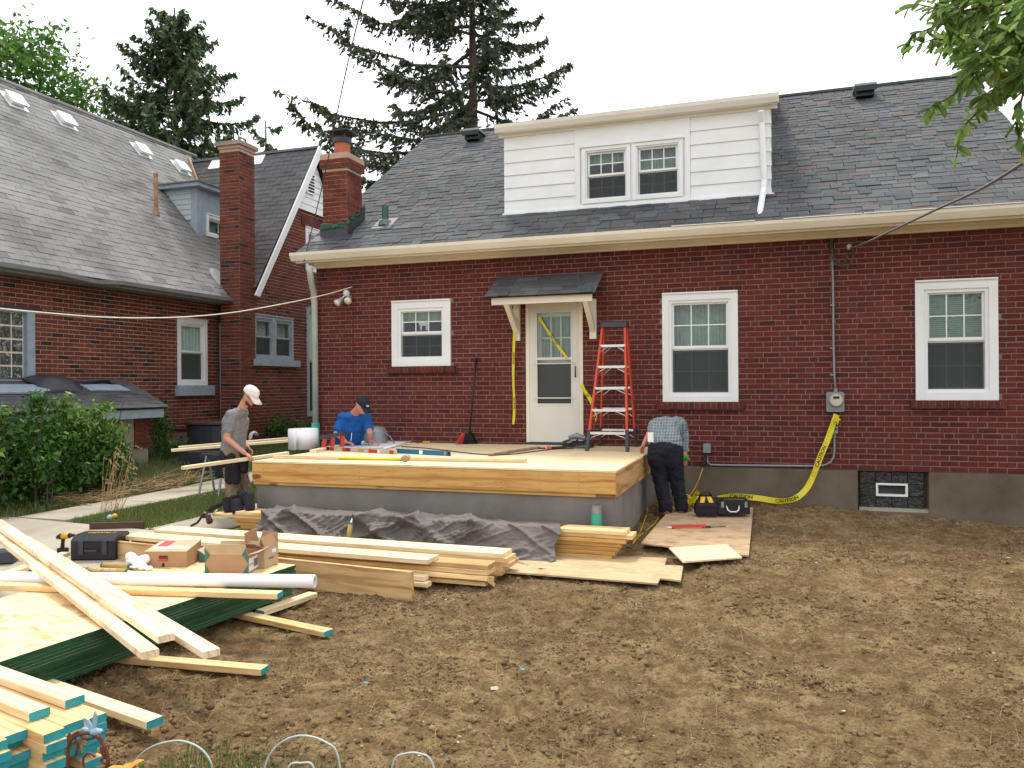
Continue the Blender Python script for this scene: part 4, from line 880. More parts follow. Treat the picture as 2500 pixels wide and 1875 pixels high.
window(dn, FDn, od, .06, .04, .5, mun=(2, 1), cur='full', pmid=False, w0=.025)
mb = MB(); mb.box(IDM, (-12.6, 13.50, zt), (-11.20, 15.4, zt+.08)); mb.build('eave_board', 'grey_blue', dn); mb = MB(); mb.hexa([(-12.7, 13.46, zt+.081), (-11.16, 13.46, zt+.081), (-11.16, 15.5, zt+.081), (-12.7, 15.5, zt+.081), (-12.8, 13.46, zt+.12), (-11.16, 13.46, zt+.10), (-11.16, 15.5, zt+.10), (-12.9, 15.5, zt+.3)]); mb.build('roof', 'shingle_left', dn)
# roof vents and rusty pipe
def rvent(px, py, F, sl, nrm, p0):
    h = hit(px, py, p0, nrm); MMv = F.copy(); MMv.translation = h
    mb = MB(); mb.box(MMv, (-.20, -.20, .012), (.20, .22, .02)); mb.box(MMv, (-.13, -.12, .02), (.13, .14, .07)); roundbox(mb, MMv, (-.17, -.17, .07), (.17, .16, .115), .04); mb.build('roof_vent', 'white', nb)
for px, py in ((34, 250), (157, 298), (344, 370), (441, 412)): rvent(px, py, FA, SL, (s_, 0, c_), (RXe, 0, RZe))
for px, py in ((534, 408), (634, 398)): rvent(px, py, FB, 1.5, (0, -sb, sb/rk), (0, 13.52, 3.56))
b_ = hit(381, 522, (RXe, 0, RZe), (s_, 0, c_)); tp = at(374, 424, Y=b_.y); mb = MB(); mb.tube([b_-Vector((0, 0, .05)), Vector((b_.x, b_.y, tp.z))], .042, 10); mb.lathe(Matrix.Translation(b_), [(.075, -.04), (.06, .05)], 10); mb.build('vent_pipe', 'rust', nb)
# dead vine in the recess
def vine(name, n, F, reg, mat, sz=.03, **kw):
    mb = MB()
    for k in range(n):
        u_, v_ = random.uniform(reg[0], reg[1]), random.uniform(reg[2], reg[3]); c = F@Vector((u_, v_, random.uniform(.0, reg[4]))); q = Matrix.Translation(c)@Matrix.Rotation(random.uniform(0, 6.28), 4, 'Z')@Matrix.Rotation(random.uniform(-1, 1), 4, 'X'); s = sz*random.uniform(.6, 1.3)
        mb.add([q@Vector(p) for p in ((-s*.5, 0, 0), (0, -s, 0.005), (s*.5, 0, 0), (0, s, .005))], [(0, 1, 2, 3)])
    return mb.build(name, mat, None, kind='stuff', **kw)
ya, yb = at(548, 850, X=-10.45).y, at(566, 850, X=-10.45).y
vine('dead_vine', 700, FN, (ya, yb, 1.35, 3.0, .08), 'straw', .03, label='dried brown vine climbing the recess beside the grey downspout', cat='vine')
# lean-to over the cellar steps
sh = empty('cellar_entry', (-9.9, 8, .3), label='low shingled cellar lean-to with grey fascia against the neighbouring house', cat='lean-to')
q = MB(); SX = -9.47; q.box(IDM, (XL, 4.5, .2), (-9.66, 10.42, 1.33)); stw = q.build('wall', 'stucco', sh)
F5 = frame((-9.66, 0, 0), (0, 1, 0), (0, 0, 1)); its = [i for i in brickitems(10.12, 10.44, .74, 1.33, [], 0)]; lay(its, F5, stw, 'brick', 'brick_left', .028, .001, 16, .002, (.1937, .0921))
q = MB(); q.box(IDM, (XL+.02, 4.4, 1.22), (SX-.03, 10.60, 1.36)); q.build('fascia', 'grey_blue', sh)
rr_ = math.hypot(XL-SX, .44); FS = frame((SX, 0, 1.385), (0, 1, 0), (XL-SX, 0, .44)); q = MB(); q.box(FS, (4.4, 0, -.03), (10.64, rr_, 0)); rs = q.build('roof', 'roof_under', sh)
its = shingles(4.4, 10.66, -.02, rr_, [], .305, .13, False, clip=lambda v: (4.4, 10.66+.2*v)); lay(its, FS, rs, 'shingle', 'shingle_mid', .012, .002, 70, .003, (.299,), tilt=R(-2))
a_ = [hit(x, y, (SX, 0, 1.40), (.44, 0, SX-XL)) for x, y in ((195, 943), (290, 944), (318, 958), (222, 958))]
q = MB(); q.add([p+Vector((.01, 0, .035)) for p in a_]+[p+Vector((0, 0, .015)) for p in a_], [(0, 1, 2, 3), (7, 6, 5, 4), (0, 4, 5, 1), (1, 5, 6, 2), (2, 6, 7, 3), (3, 7, 4, 0)]); q.build('patch_sheet', 'grey_blue', sh)
a_ = [hit(x, y, (SX, 0, 1.40), (.44, 0, SX-XL)) for x, y in ((-60, 945), (95, 945), (122, 958), (110, 964), (-60, 966))]
q = MB(); q.add([p+Vector((.01, 0, .04)) for p in a_]+[p+Vector((0, 0, .015)) for p in a_], [(0, 1, 2, 3, 4), (9, 8, 7, 6, 5)]+[(i, i+5, (i+1) % 5+5, (i+1) % 5) for i in range(5)]); q.build('patch_sheet', 'grey_blue', sh)
def sheetcurl(pl, n=14, thick=.012):
    return None
A_ = at(85, 944, X=-10.2); B_ = at(205, 942, X=-10.2); q = MB(); nu, nv = 16, 9; V_ = []
for i in range(nu+1):
    t = i/nu
    for j in range(nv+1):
        s = j/nv; x = -10.0-.42*s; y = A_.y+(B_.y-A_.y)*t+.12*s*(1 if t > .5 else -.2); z = 1.62+.20*s+.17*math.sin(min(1, s*1.2)*2.6)*math.sin(min(1, t*1.15+.05)*math.pi)**.7
        V_.append((x, y, z))
fs = [(i*(nv+1)+j, (i+1)*(nv+1)+j, (i+1)*(nv+1)+j+1, i*(nv+1)+j+1) for i in range(nu) for j in range(nv)]
q.add(V_, fs); o = q.build('rubber_sheet', 'charcoal', None, smooth=True, label='curled black rubber sheet lying on the low shingled lean-to roof', cat='sheet'); md = o.modifiers.new('s', 'SOLIDIFY'); md.thickness = .012
q = MB(); A_ = at(205, 940, X=-10.3); B_ = at(300, 943, X=-10.3)
for k in range(4): q.tube([(-10.28+.03*k, A_.y-.05*k, 1.76+.015*k), (-10.30+.02*k, (A_.y+B_.y)/2, 1.80+.014*k), (-10.27+.02*k, B_.y-.1*k, 1.74+.01*k)], .016, 6)
q.build('felt_strips', 'charcoal', None, label='thin black felt strips lying beside the curled sheet on the lean-to', cat='strip')

# ============================================================ TREES AND PLANTS
def quads(C, A, B):      # centres, half-axes -> 4-gon arrays
    V = np.stack([C-A-B*.55, C+A*.1-B, C+A+B*.1, C-A*.1+B], 1); n = len(C); return V.reshape(-1, 3), np.arange(n*4).reshape(n, 4)
def runit(n): v = rng.normal(size=(n, 3)); return v/np.linalg.norm(v, axis=1, keepdims=True)
def conifer(name, base, H, Lf, zmin, nb_, mat, label, tr=.22, dens=1., droop=.35, tipup=.35, seed=1, clump=.10, hang=.5, bias=(0, 0), group=None):
    rs = np.random.default_rng(seed); rt = empty(name, base, label=label, cat='tree', group=group); bx, by, bz = base
    mb = MB(); mb.tube([(bx, by, bz), (bx+.05, by, bz+H*.5), (bx, by, bz+H)], [tr, tr*.6, .03], 9)
    C = []; A = []
    zs = np.sort(rs.uniform(zmin, H*.985, nb_))
    for i, z in enumerate(zs):
        a = i*2.39996+rs.uniform(-.5, .5); L = Lf(z)*rs.uniform(.62, 1.12)*(1+bias[0]*math.cos(a)+bias[1]*math.sin(a)); dx, dy = math.cos(a), math.sin(a)
        m = 9; ts = np.linspace(0, 1, m); P = np.stack([bx+dx*L*ts, by+dy*L*ts, bz+z-droop*L*ts*(1-.2*ts)+tipup*L*ts**3], 1); P[:, :2] += rs.normal(size=(m, 2))*.04*L*ts[:, None]
        mb.tube([tuple(p) for p in P], [max(.045*(1-t)*L/4+.01, .008) for t in ts], 5)
        ns = int((26+L*20)*dens)
        for s in range(ns):
            t = rs.uniform(.08, 1)**.8; k = min(int(t*(m-1)), m-2); f = t*(m-1)-k; p = P[k]*(1-f)+P[k+1]*f
            side = rs.choice((-1, 1)); tl = (.22+.75*(1-t)*min(L, 3)/3)*rs.uniform(.4, 1.1); d = np.array([dx*.6-dy*side, dy*.6+dx*side, -hang*rs.uniform(.3, 1.6)]); d /= np.linalg.norm(d)
            nn = max(2, int(tl/.085)); tt = (np.arange(nn)+rs.random(nn))/nn
            q = p[None]+d[None]*tl*tt[:, None]+np.array([0, 0, -1.])*hang*.35*(tl*tt[:, None])**2*2
            C.append(q+rs.normal(size=(nn, 3))*.025); A.append(np.tile(d, (nn, 1))+rs.normal(size=(nn, 3))*.45)
    C = np.concatenate(C); A = np.concatenate(A); A /= np.linalg.norm(A, axis=1, keepdims=True); n = len(C)
    sz = rs.uniform(.6, 1.3, n)[:, None]*clump; B = np.cross(A, runit(n)); B /= np.linalg.norm(B, axis=1, keepdims=True)+1e-6
    V, Fq = quads(C, A*sz, B*sz*.38)
    mb.build('trunk', 'bark', rt); fast('crown', V, Fq, mat, rt); return rt, n
_, n1 = conifer('spruce_tree', (-9.35, 24.3, 0), 19, lambda z: 6.5*max(0, (19-z)/11.5)**.78 if z > 7.5 else 5.2, 6.0, 76, 'needle', 'sparse dark spruce with long sweeping branches rising behind the white dormer', .26, 1.35, .15, .26, 3, .115, .7, (-.27, 0))
_, n2 = conifer('fir_tree', (-24.4, 28, 0), 18.0, lambda z: 5.4*max(0, (18.4-z)/10)**.66, 6.5, 120, 'needle2', 'dense dark evergreen standing behind the neighbouring grey roof', .3, 1.35, .30, .35, 5, .14, 1.0)
_, n3 = conifer('fir_tree', (-23.4, 33, 0), 14.6, lambda z: 4.0*max(0, (15-z)/7)**.8, 7, 30, 'needle2', 'smaller evergreen whose tip shows right of the tall thin chimney', .2, .9, .25, .4, 8, .13, .8)
def broadleaf(name, base, cen, rad, ncl, per, leaf, mat, label, seed, tr=.25, cl=.55, group=None):
    rs = np.random.default_rng(seed); rt = empty(name, base, label=label, cat='tree', group=group)
    u_ = rs.normal(size=(ncl, 3)); u_ /= np.linalg.norm(u_, axis=1, keepdims=True); cc = np.array(cen)+u_*np.array(rad)*(rs.uniform(.25, 1, (ncl, 1))**.5)
    mb = MB(); fork = (base[0]+(cen[0]-base[0])*.6, base[1]+(cen[1]-base[1])*.6, cen[2]-rad[2]*.9); mb.tube([base, fork], [tr, tr*.7], 8)
    for c in cc[:30]: m_ = [(fork[i]*.5+c[i]*.5+rs.uniform(-.2, .2)) for i in range(3)]; mb.tube([fork, m_, tuple(c)], [tr*.3, tr*.15, .015], 5)
    C = np.repeat(cc, per, 0)+rs.normal(size=(ncl*per, 3))*cl*np.array([1, 1, .6]); n = len(C); A = runit(n); B = np.cross(A, runit(n)); s = rs.uniform(.6, 1.3, (n, 1))*leaf
    V, Fq = quads(C, A*s, B*s*.6); mb.build('trunk', 'bark', rt); fast('crown', V, Fq, mat, rt)
broadleaf('maple_tree', (-30, 25, 0), (-30.0, 25, 12.8), (3.6, 3, 4.4), 75, 190, .13, 'leaf_tree', 'bright green leafy tree behind the ridge at the far left edge', 11, cl=.62)
broadleaf('shade_tree', (-25.6, 26.5, 0), (-25.6, 26.5, 9.4), (3.4, 2, 2.6), 50, 170, .12, 'leaf_tree', 'low green leafy tree between the maple and the dense evergreen', 12, cl=.55)
# overhanging branch, top right corner
leafm = []
def smooth3(a, b, c): a, b, c = Vector(a), Vector(b), Vector(c); return [a*(1-t)**2+b*2*t*(1-t)+c*t*t for t in (0, .25, .5, .75, 1)]
for k in range(6):
    me = bpy.data.meshes.new('leaf'); w_ = .36+.03*k; n = 5; V_ = []
    for i in range(n+1):
        t = i/n; ww = w_*math.sin(math.pi*min(1, t*.92+.04))**.8; V_ += [(t, -ww/2, .05*math.sin(t*3)*(k % 3-1)+.03), (t, 0, -.02-.10*t*t), (t, ww/2, .05*math.sin(t*3)*(k % 3-1)+.03)]
    fs = []
    for i in range(n): a = i*3; fs += [(a, a+3, a+4, a+1), (a+1, a+4, a+5, a+2)]
    me.from_pydata(V_, [], fs); me.materials.append(M['leaf_near']); leafm.append(me)
ob_ = empty('shade_tree', (4.6, 5.6, 0), label='near tree whose leafy green branch hangs into the top right corner', cat='tree')
tb_ = MB(); tb_.tube([(4.6, 5.6, -.1), (4.55, 5.6, 2.0), (4.7, 5.5, 4.2), (4.8, 5.5, 7)], [.2, .16, .13, .05], 10); tb_.build('trunk', 'bark', ob_)
for e_ in ((1.75, 5.0, 3.75), (1.6, 4.6, 3.55), (1.7, 5.3, 4.1)): tb_ = MB(); tb_.tube(smooth3((4.6, 5.55, 3.0), (3.2, 5.2, 3.9), e_), [.07, .045, .03, .02, .012], 7); tb_.build('limb', 'bark', ob_); mb = MB(); LV = []
def twig(pts, Y0, dY=.0, leaves=1.0, r=.005):
    P_ = [at(x, y, Y=Y0+dY*i/(len(pts)-1)) for i, (x, y) in enumerate(pts)]; tb_ = MB(); tb_.tube(P_, [r*(1.6-1.2*i/(len(P_)-1)) for i in range(len(P_))], 5); tb_.build('twig', 'bark', ob_)
    for i in range(len(P_)-1):
        a, b = P_[i], P_[i+1]; d = (b-a).normalized(); n = max(1, int((b-a).length/.017*leaves))
        for k in range(n):
            p = a+(b-a)*random.random(); dr = (d*.5+Vector((random.uniform(-1, 1), random.uniform(-1, 1), random.uniform(-1.0, .35)))).normalized(); LV.append((p, dr, random.uniform(.055, .10)))
T0 = [([(2560, -40), (2440, 10), (2330, 30), (2240, 10), (2205, 25)], 4.7), ([(2560, 10), (2430, 40), (2300, 60), (2225, 85), (2212, 125)], 5.2), ([(2560, 60), (2450, 70), (2370, 100), (2280, 95), (2225, 115)], 4.9), ([(2560, 60), (2480, 120), (2400, 180), (2330, 230), (2250, 275)], 5.0),
      ([(2560, 100), (2480, 160), (2420, 240), (2360, 300), (2340, 350), (2335, 385)], 4.6), ([(2560, 160), (2500, 220), (2480, 300), (2495, 380)], 4.4), ([(2540, 90), (2440, 130), (2360, 160), (2340, 165)], 5.4), ([(2570, 0), (2450, -20), (2350, -25), (2260, -10)], 5.1), ([(2570, 40), (2500, 50), (2430, 120), (2370, 200), (2335, 195)], 4.8), ([(2500, 210), (2440, 215), (2400, 260), (2390, 270)], 4.9), ([(2560, 130), (2500, 190), (2440, 210), (2400, 235)], 4.4)]
for pts, y in T0: twig(pts, y, .2, 1.15)
for k in range(84):
    x, y = random.uniform(2330, 2570), random.uniform(-90, 190)
    if (x-2300)/260+(190-y)/300 < .55: continue
    twig([(x, y), (x-random.uniform(10, 60), y+random.uniform(-10, 40)), (x-random.uniform(30, 80), y+random.uniform(0, 70))], random.uniform(4.3, 5.6), .1, 1.5, .003)
LV.sort(key=lambda l: -seen(l[0])*l[2]); RV = MB()
for i, (p, dr, s) in enumerate(LV):
    x = dr; z = Vector((random.uniform(-.7, .7), random.uniform(-.9, .3), 1)).normalized(); y = z.cross(x).normalized(); z = x.cross(y)
    mm = Matrix(((x.x*s, y.x*s, z.x*s, p.x), (x.y*s, y.y*s, z.y*s, p.y), (x.z*s, y.z*s, z.z*s, p.z), (0, 0, 0, 1)))
    if i < 260: place('leaf', random.choice(leafm), mm, ob_)
    else: q = random.choice(leafm); RV.add([mm@v.co for v in q.vertices], [tuple(f.vertices) for f in q.polygons])
nq = 5200; C_ = np.stack([rng.uniform(1.75, 5.2, nq), rng.uniform(4.4, 6.8, nq), rng.normal(4.4, .65, nq)], 1); A_ = runit(nq); B_ = np.cross(A_, runit(nq)); Vq, Fq_ = quads(C_, A_*.045, B_*.022); fast('outer_foliage', Vq, Fq_, 'leaf_near', ob_, kind='stuff')
RV.build('foliage', 'leaf_near', ob_, kind='stuff')
# hedge and weeds
def bush(name, blobs, per, leaf, mat, label, cat='shrub', seed=1, stems=12, asp=.5, droop=0, surf=.55):
    rs = np.random.default_rng(seed); base = blobs[0][0]; rt = empty(name, (base[0], base[1], G(base[0], base[1])), label=label, cat=cat); C = []
    for c, r in blobs:
        n = int(per*r[0]*r[1]**.5*r[2]*6); u_ = rs.normal(size=(n, 3)); u_ /= np.linalg.norm(u_, axis=1, keepdims=True)
        q = rs.uniform(surf, 1.06, (n, 1)); lump = 1+.16*np.sin(u_[:, :1]*7+u_[:, 1:2]*9+seed)*np.cos(u_[:, 2:]*8)
        C.append(np.array(c)+u_*np.array(r)*q*lump)
    C = np.concatenate(C); C = C[C[:, 2] > gh(C[:, 0], C[:, 1])+.01]; n = len(C); A = runit(n); A[:, 2] -= droop; B = np.cross(A, runit(n)); s = rs.uniform(.45, 1.6, (n, 1))*leaf
    V, Fq = quads(C, A*s, B*s*asp)
    for k in range(stems):
        mb = MB()
        c, r = blobs[rs.integers(len(blobs))]; x, y = c[0]+rs.uniform(-.3, .3)*r[0], c[1]+rs.uniform(-.5, .5)*r[1]; z0 = G(x, y)
        mb.tube([(x, y, z0), (x+rs.uniform(-.1, .1), y+rs.uniform(-.1, .1), (z0+c[2])/2), (x+rs.uniform(-.25, .25), y+rs.uniform(-.2, .2), c[2]+r[2]*.5)], [.012, .009, .004], 5); mb.build('stem', 'bark', rt)
    pass; fast('leaves', V, Fq, mat, rt); return rt
bush('hedge', [((-9.25, 6.2, .75), (.55, 1.1, .75)), ((-9.2, 7.5, .75), (.55, .9, .72)), ((-9.15, 8.45, .7), (.5, .75, .68)), ((-9.2, 5.2, .8), (.5, .8, .8)), ((-9.1, 8.95, .62), (.4, .4, .5))], 2700, .036, 'leaf_bush', 'big dark green hedge growing in front of the cellar lean-to', 'hedge', 21, 14, .6)
for hx, hy, hz in ((-9.0, 5.6, 1.50), (-8.95, 6.4, 1.55), (-8.9, 7.1, 1.42), (-8.85, 7.7, 1.50), (-8.7, 6.8, 1.0), (-8.65, 7.6, .75), (-8.7, 8.3, .6)): bush('hedge_shoot', [((hx, hy, hz), (.16, .22, .20))], 2600, .04, 'leaf_lime' if hy < 7.3 else 'leaf_bush', 'leafy shoot sticking out of the hedge '+{5.6: 'at the far left edge', 6.4: 'beneath the left end of the shingled fascia', 7.1: 'below the curled rubber sheet', 7.7: 'just left of the sapling', 6.8: 'halfway up its front', 7.6: 'low on its front, in the middle', 8.3: 'low down behind the dry weed clump'}[hy], 'shoot', int(hy*10), 2, .45, .1, .2)
bush('sapling', [((-9.05, 8.55, 1.15), (.32, .42, .42)), ((-9.0, 8.95, .95), (.3, .35, .35)), ((-9.1, 8.35, 1.45), (.14, .2, .22)), ((-9.05, 8.95, 1.42), (.15, .16, .14))], 1500, .042, 'leaf_lime', 'lime green sapling poking out of the right end of the hedge', 'shrub', 22, 8, .4, .4, .2)
for k, (px, py, X_, h, w_, lab) in enumerate([(398, 1100, -10.0, .55, .22, 'tall green weed climbing the brick corner beside the lean-to'), (425, 1140, -9.6, .22, .35, 'leafy weed clump in front of the dark container'), (600, 1092, -9.7, .10, .25, 'low weeds at the foot of the white bent pipe'), (690, 1085, -9.75, .34, .5, 'creeper covering the foot of the gable wall'), (745, 1080, -9.6, .25, .4, 'green creeper at the far corner of the gable wall')]):
    p = at(px, py, X=X_); bush('weed_plant', [((p.x, p.y, G(p.x, p.y)+h*.9), (w_*.7, w_, h))], 2200, .032, 'leaf_bush', lab, 'weeds', 30+k, 6, .5, .2, .2)
p = at(385, 1000, X=-10.3); bush('weed_plant', [((p.x, p.y, p.z-.15), (.1, .16, .35)), ((p.x, p.y+.05, p.z-.6), (.14, .2, .3))], 3600, .03, 'leaf_lime', 'thin weed stem reaching up the bricks right of the lean-to', 'weeds', 41, 3, .4, .3, .1)
mb = MB()                                    # dead stalks
for k in range(420):
    x, y = random.uniform(-8.95, -8.5), random.uniform(7.9, 10.4); z = G(x, y); L_ = random.uniform(.12, .4); a = random.uniform(0, 6.28); e = random.uniform(0, .5)**1.4
    p = Vector((x, y, z+.02+random.random()*.06)); d = Vector((math.cos(a)*math.cos(e), math.sin(a)*math.cos(e), math.sin(e)))*L_; mb.tube([p, p+d*.5+Vector((0, 0, .02)), p+d], .0035, 3)
mb.build('dead_stalks', 'straw', None, kind='stuff', label='heap of dried brown stalks raked along the walk', cat='plant debris')
mb = MB(); c = at(268, 1225, Z=.3)
for k in range(30):
    a = random.uniform(-.9, .6); L_ = random.uniform(.3, .85); p = Vector((c.x+random.uniform(-.1, .1), c.y+random.uniform(-.12, .12), .2)); d = Vector((random.uniform(-.1, .35), math.sin(a)*.5+.2, 1)).normalized()
    e = p+d*L_; g_ = Vector((random.uniform(0, .3), random.uniform(0, .35), -random.uniform(.05, .3)))*L_*.5; mb.tube([p, p+d*L_*.5, e, e+g_], [.0035, .003, .002, .0015], 4)
    for j in range(5): q = e+g_*random.random(); mb.ell(q, (.006, .006, .014), n=5, m=4)
mb.build('dry_weed', 'straw', None, label='upright clump of dry seeding weed stalks at the hedge end', cat='weeds')
nq = 30000; t_ = rng.random(nq); C_ = np.stack([8+t_*40+rng.normal(0, .8, nq), 30-t_*26+rng.normal(0, 1, nq), np.abs(rng.normal(0, 1, nq))*1.0+2.2*rng.random(nq)+.8*np.sin(t_*50)], 1); C_[:, 2] = np.clip(C_[:, 2], .05, 4.4); A_ = runit(nq); B_ = np.cross(A_, runit(nq)); Vq, Fq_ = quads(C_, A_*.22, B_*.14); fast('far_hedgerow', Vq, Fq_, 'leaf_tree', None, kind='stuff', label='far green hedgerow beyond the side lawn', cat='hedgerow')
print('foliage', n1, n2, n3)
# ============================================================ PORCH PLATFORM
DX0, DX1, DY0, DY1, DZ = -5.66, -1.49, 7.69, 10.79, .862
dk = empty('porch_platform', (-3.6, 9.2, 0), label='new square porch platform, plywood deck and pine rim on a grey concrete base', cat='platform')
mb = MB(); mb.box(IDM, (DX0+.03, DY0+.04, -.3), (DX1-.03, DY1, .594)); mb.build('concrete_base', 'concrete', dk)
def chprof(w, h, c=.003): return [(c, 0), (w-c, 0), (w, c), (w, h-c), (w-c, h), (c, h), (0, h-c), (0, c)]
def bmesh_board(L, w, t, mats, endmi=0, c=.003, nodes=None):
    me = bpy.data.meshes.new('board'); pr = chprof(w, t, c); V = [(x, y, z-t) for x in (0, L) for y, z in pr]; n = len(pr)
    fs = [tuple(range(n)), tuple(reversed(range(n, 2*n)))]+[(i, i+n, (i+1) % n+n, (i+1) % n) for i in range(n)]
    me.from_pydata(V, [], [tuple(reversed(f)) for f in fs])
    for m in mats: me.materials.append(M[m])
    if endmi: me.polygons[1].material_index = endmi & 1; me.polygons[0].material_index = (endmi >> 1) & 1
    return me
def board(A, B, w, t, mat, name='board', parent=None, end=None, endmi=1, roll=0, side=1, trim=0, **kw):
    """A right end, B left end of the camera-side top edge; w runs away from the camera, t downwards"""
    A = Vector(A); B = Vector(B); x = (A-B); L = x.length-trim; x.normalize(); y = Vector((0, 0, 1)).cross(x).normalized()
    if roll: y = (Matrix.Rotation(R(roll), 3, x)@y).normalized()
    z = x.cross(y)
    me = bmesh_board(L, w, t, [mat]+([end] if end else []), endmi if end else 0)
    MM = Matrix(((x.x, y.x, z.x, B.x), (x.y, y.y, z.y, B.y), (x.z, y.z, z.z, B.z), (0, 0, 0, 1)))
    return place(name, me, MM, parent, **kw)
board((DX1, DY0, .842), (DX0, DY0, .842), .038, .214, 'rim', 'rim_board', dk)
board((DX1-.0, DY1, .842), (DX1-.0, DY0+.04, .842), .038, .245, 'sidewood', 'rim_board', dk)
board((DX0, DY0+.04, .842), (DX0, DY1, .842), .038, .214, 'rim', 'rim_board', dk)
board((DX1-.20, DY0+.012, .6275), (DX0+.01, DY0+.012, .6275), .14, .033, 'rim', 'sill_plate', dk)
board((DX1-.01, DY0+.014, .6275), (DX1-.197, DY0+.014, .6275), .14, .034, 'darkrim' if 'darkrim' in M else 'ply_old', 'sill_plate', dk)
ys = [DY0-.004, 8.35, 9.57, DY1]; sx = [-2.715, -2.345, -4.2]
for k in range(3):
    for a, b in ((DX0, sx[k]), (sx[k], DX1+.004)):
        mb = MB(); mb.box(IDM, (a+.0015, ys[k]+.0015, .8435), (b-.0015, ys[k+1]-.0015, DZ+random.uniform(-.001, .001))); mb.build('subfloor_panel', 'ply_top', dk)
mb = MB()
for x in np.arange(DX0+.15, DX1, .406):
    for z in (.66, .71, .77, .82): mb.cyl((x, DY0-.002, z+random.uniform(-.006, .006)), (x, DY0+.002, z), .0035, 6)
mb.build('nail_heads', 'cable', dk, kind='stuff')

# ============================================================ LUMBER
# stack A behind, under the tarp
zt_ = .345; A0 = at(1528.6, 1296.5, Z=zt_); B0 = at(583, 1244, Z=zt_); A0.y = 7.33; B0.y = 7.36
labsA = ['top plank of the stack under the grey tarp, its sawn end beside the green standpipe', 'second plank down in the tarped stack, jutting furthest right', 'third plank down in the tarped stack', 'fourth plank down in the tarped stack', 'fifth plank down in the tarped stack', 'sixth plank down in the tarped stack, second from the ground', 'bottom plank of the tarped stack lying on the worn plywood']
for k, (dr, dl) in enumerate(((0, 0), (.06, -.28), (.0, .05), (-.05, .0), (-.07, .1), (-.10, .02), (-.13, .05))):
    z = zt_-.0385*k; y = 7.33+random.uniform(-.022, .006)
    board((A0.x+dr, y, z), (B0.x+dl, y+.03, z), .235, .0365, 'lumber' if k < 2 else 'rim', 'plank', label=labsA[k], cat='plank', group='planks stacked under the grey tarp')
# stack B in front
d1 = at(361, 1292, Z=.262)-at(1227.5, 1352, Z=.262); a1_ = at(1227.5, 1352, Z=.262); b1_ = at(361, 1292, Z=.262)
labsB = ['long pale plank on top of the front stack, closest to the tarp', 'second plank down in the rear row of the front stack', 'third plank down in the rear row of the front stack', 'fourth plank down in the rear row of the front stack', 'fifth plank down in the rear row of the front stack', 'bottom plank in the rear row of the front stack']
for k, dr in enumerate((0, .035, .06, .0, -.02, -.09)):
    z = Vector((0, 0, -.0387*k)); u_ = -d1.normalized()
    board(a1_+z+u_*dr, b1_+z+u_*random.uniform(0, .1), .235, .038, 'lumber_pale' if k == 0 else 'lumber', 'plank', label=labsB[k], cat='plank', group='planks in the front stack')
a2_ = at(1043, 1367, Z=.262); b2_ = at(299, 1308, Z=.262)
board(a2_, b2_, .22, .038, 'lumber_pale', 'plank', label='shorter pale plank on top of the nearer row, right behind the cartons', cat='plank', group='planks in the front stack')
for k, (px, py, z, lab, rl) in enumerate(((1191, 1381, .222, 'rough sawn plank directly under the shorter pale top plank', 0), (1190, 1394, .182, 'plank below the rough sawn one in the nearer row', 0), (1191, 1408, .143, 'tilted lowest plank of the nearer row with a notched end', -28), (1185, 1421, .09, 'plank on the ground side of the nearer row, mostly hidden', 0))):
    a = at(px, py, Z=z); board(a, a+d1.normalized()*3.75, .20 if not rl else .19, .037, 'lumber' if k != 0 else 'sidewood', 'plank', roll=rl, label=lab, cat='plank', group='planks in the front stack')
board(at(1004, 1397, Z=.24), at(278, 1321, Z=.24), .038, .235, 'sidewood', 'plank', label='wide knotty plank standing on its edge in front of the stack', cat='plank')
for px, py, z, lab in ((1035, 1408, .135, 'upper of two short lumber ends poking out behind the plank on edge'), (1042, 1424, .09, 'lower of two short lumber ends poking out behind the plank on edge')):
    a = at(px, py, Z=z); board(a, a+d1.normalized()*1.6, .089, .038, 'lumber_pale', 'stud', label=lab, cat='stud')
# strand board stack with green edges
FRp = Vector((-3.60, 5.43, 0)); dd = Vector((-.19, -2.36, 0)).normalized(); pp = Vector((dd.y, -dd.x, 0)); pp = pp if pp.x < 0 else -pp
def osbmesh(t):
    me = bpy.data.meshes.new('sheet'); me.from_pydata([(0, 0, 0), (2.44, 0, 0), (2.44, 1.22, 0), (0, 1.22, 0), (0, 0, t), (2.44, 0, t), (2.44, 1.22, t), (0, 1.22, t)], [], BF); me.materials.append(M['osb']); me.materials.append(M['green_edge'])
    for i in range(2, 6): me.polygons[i].material_index = 1
    return me
om = osbmesh(.0178)
ORD = ['first', 'second', 'third', 'fourth', 'fifth', 'sixth', 'seventh', 'eighth', 'ninth', 'tenth', 'eleventh', 'twelfth', 'lowest']
for k in range(13):
    z = .30-.0182*(k+1); o = FRp+pp*random.uniform(-.003, .003)+dd*random.uniform(-.006, .010); x = dd; y = pp
    if k > 6: o = o+pp*.03
    zz = x.cross(y)
    s = 1 if zz.z > 0 else -1
    if s < 0: x, y = y, x; 
    MM = Matrix(((x.x, y.x, 0, o.x), (x.y, y.y, 0, o.y), (0, 0, 1, z), (0, 0, 0, 1)))
    if s < 0:
        me = om if k else om
        if k == 0:
            for v in me.vertices: v.co = Vector((v.co.y, v.co.x, v.co.z))
            me.flip_normals()
    place('strand_board', om, MM, label='top strand board sheet carrying the cartons and white pipe' if k == 0 else ORD[k]+' strand board sheet down in the green-edged stack', cat='board sheet', group='strand board sheets with green edges')
mb = MB()
for t in (.4, .8): 
    pass
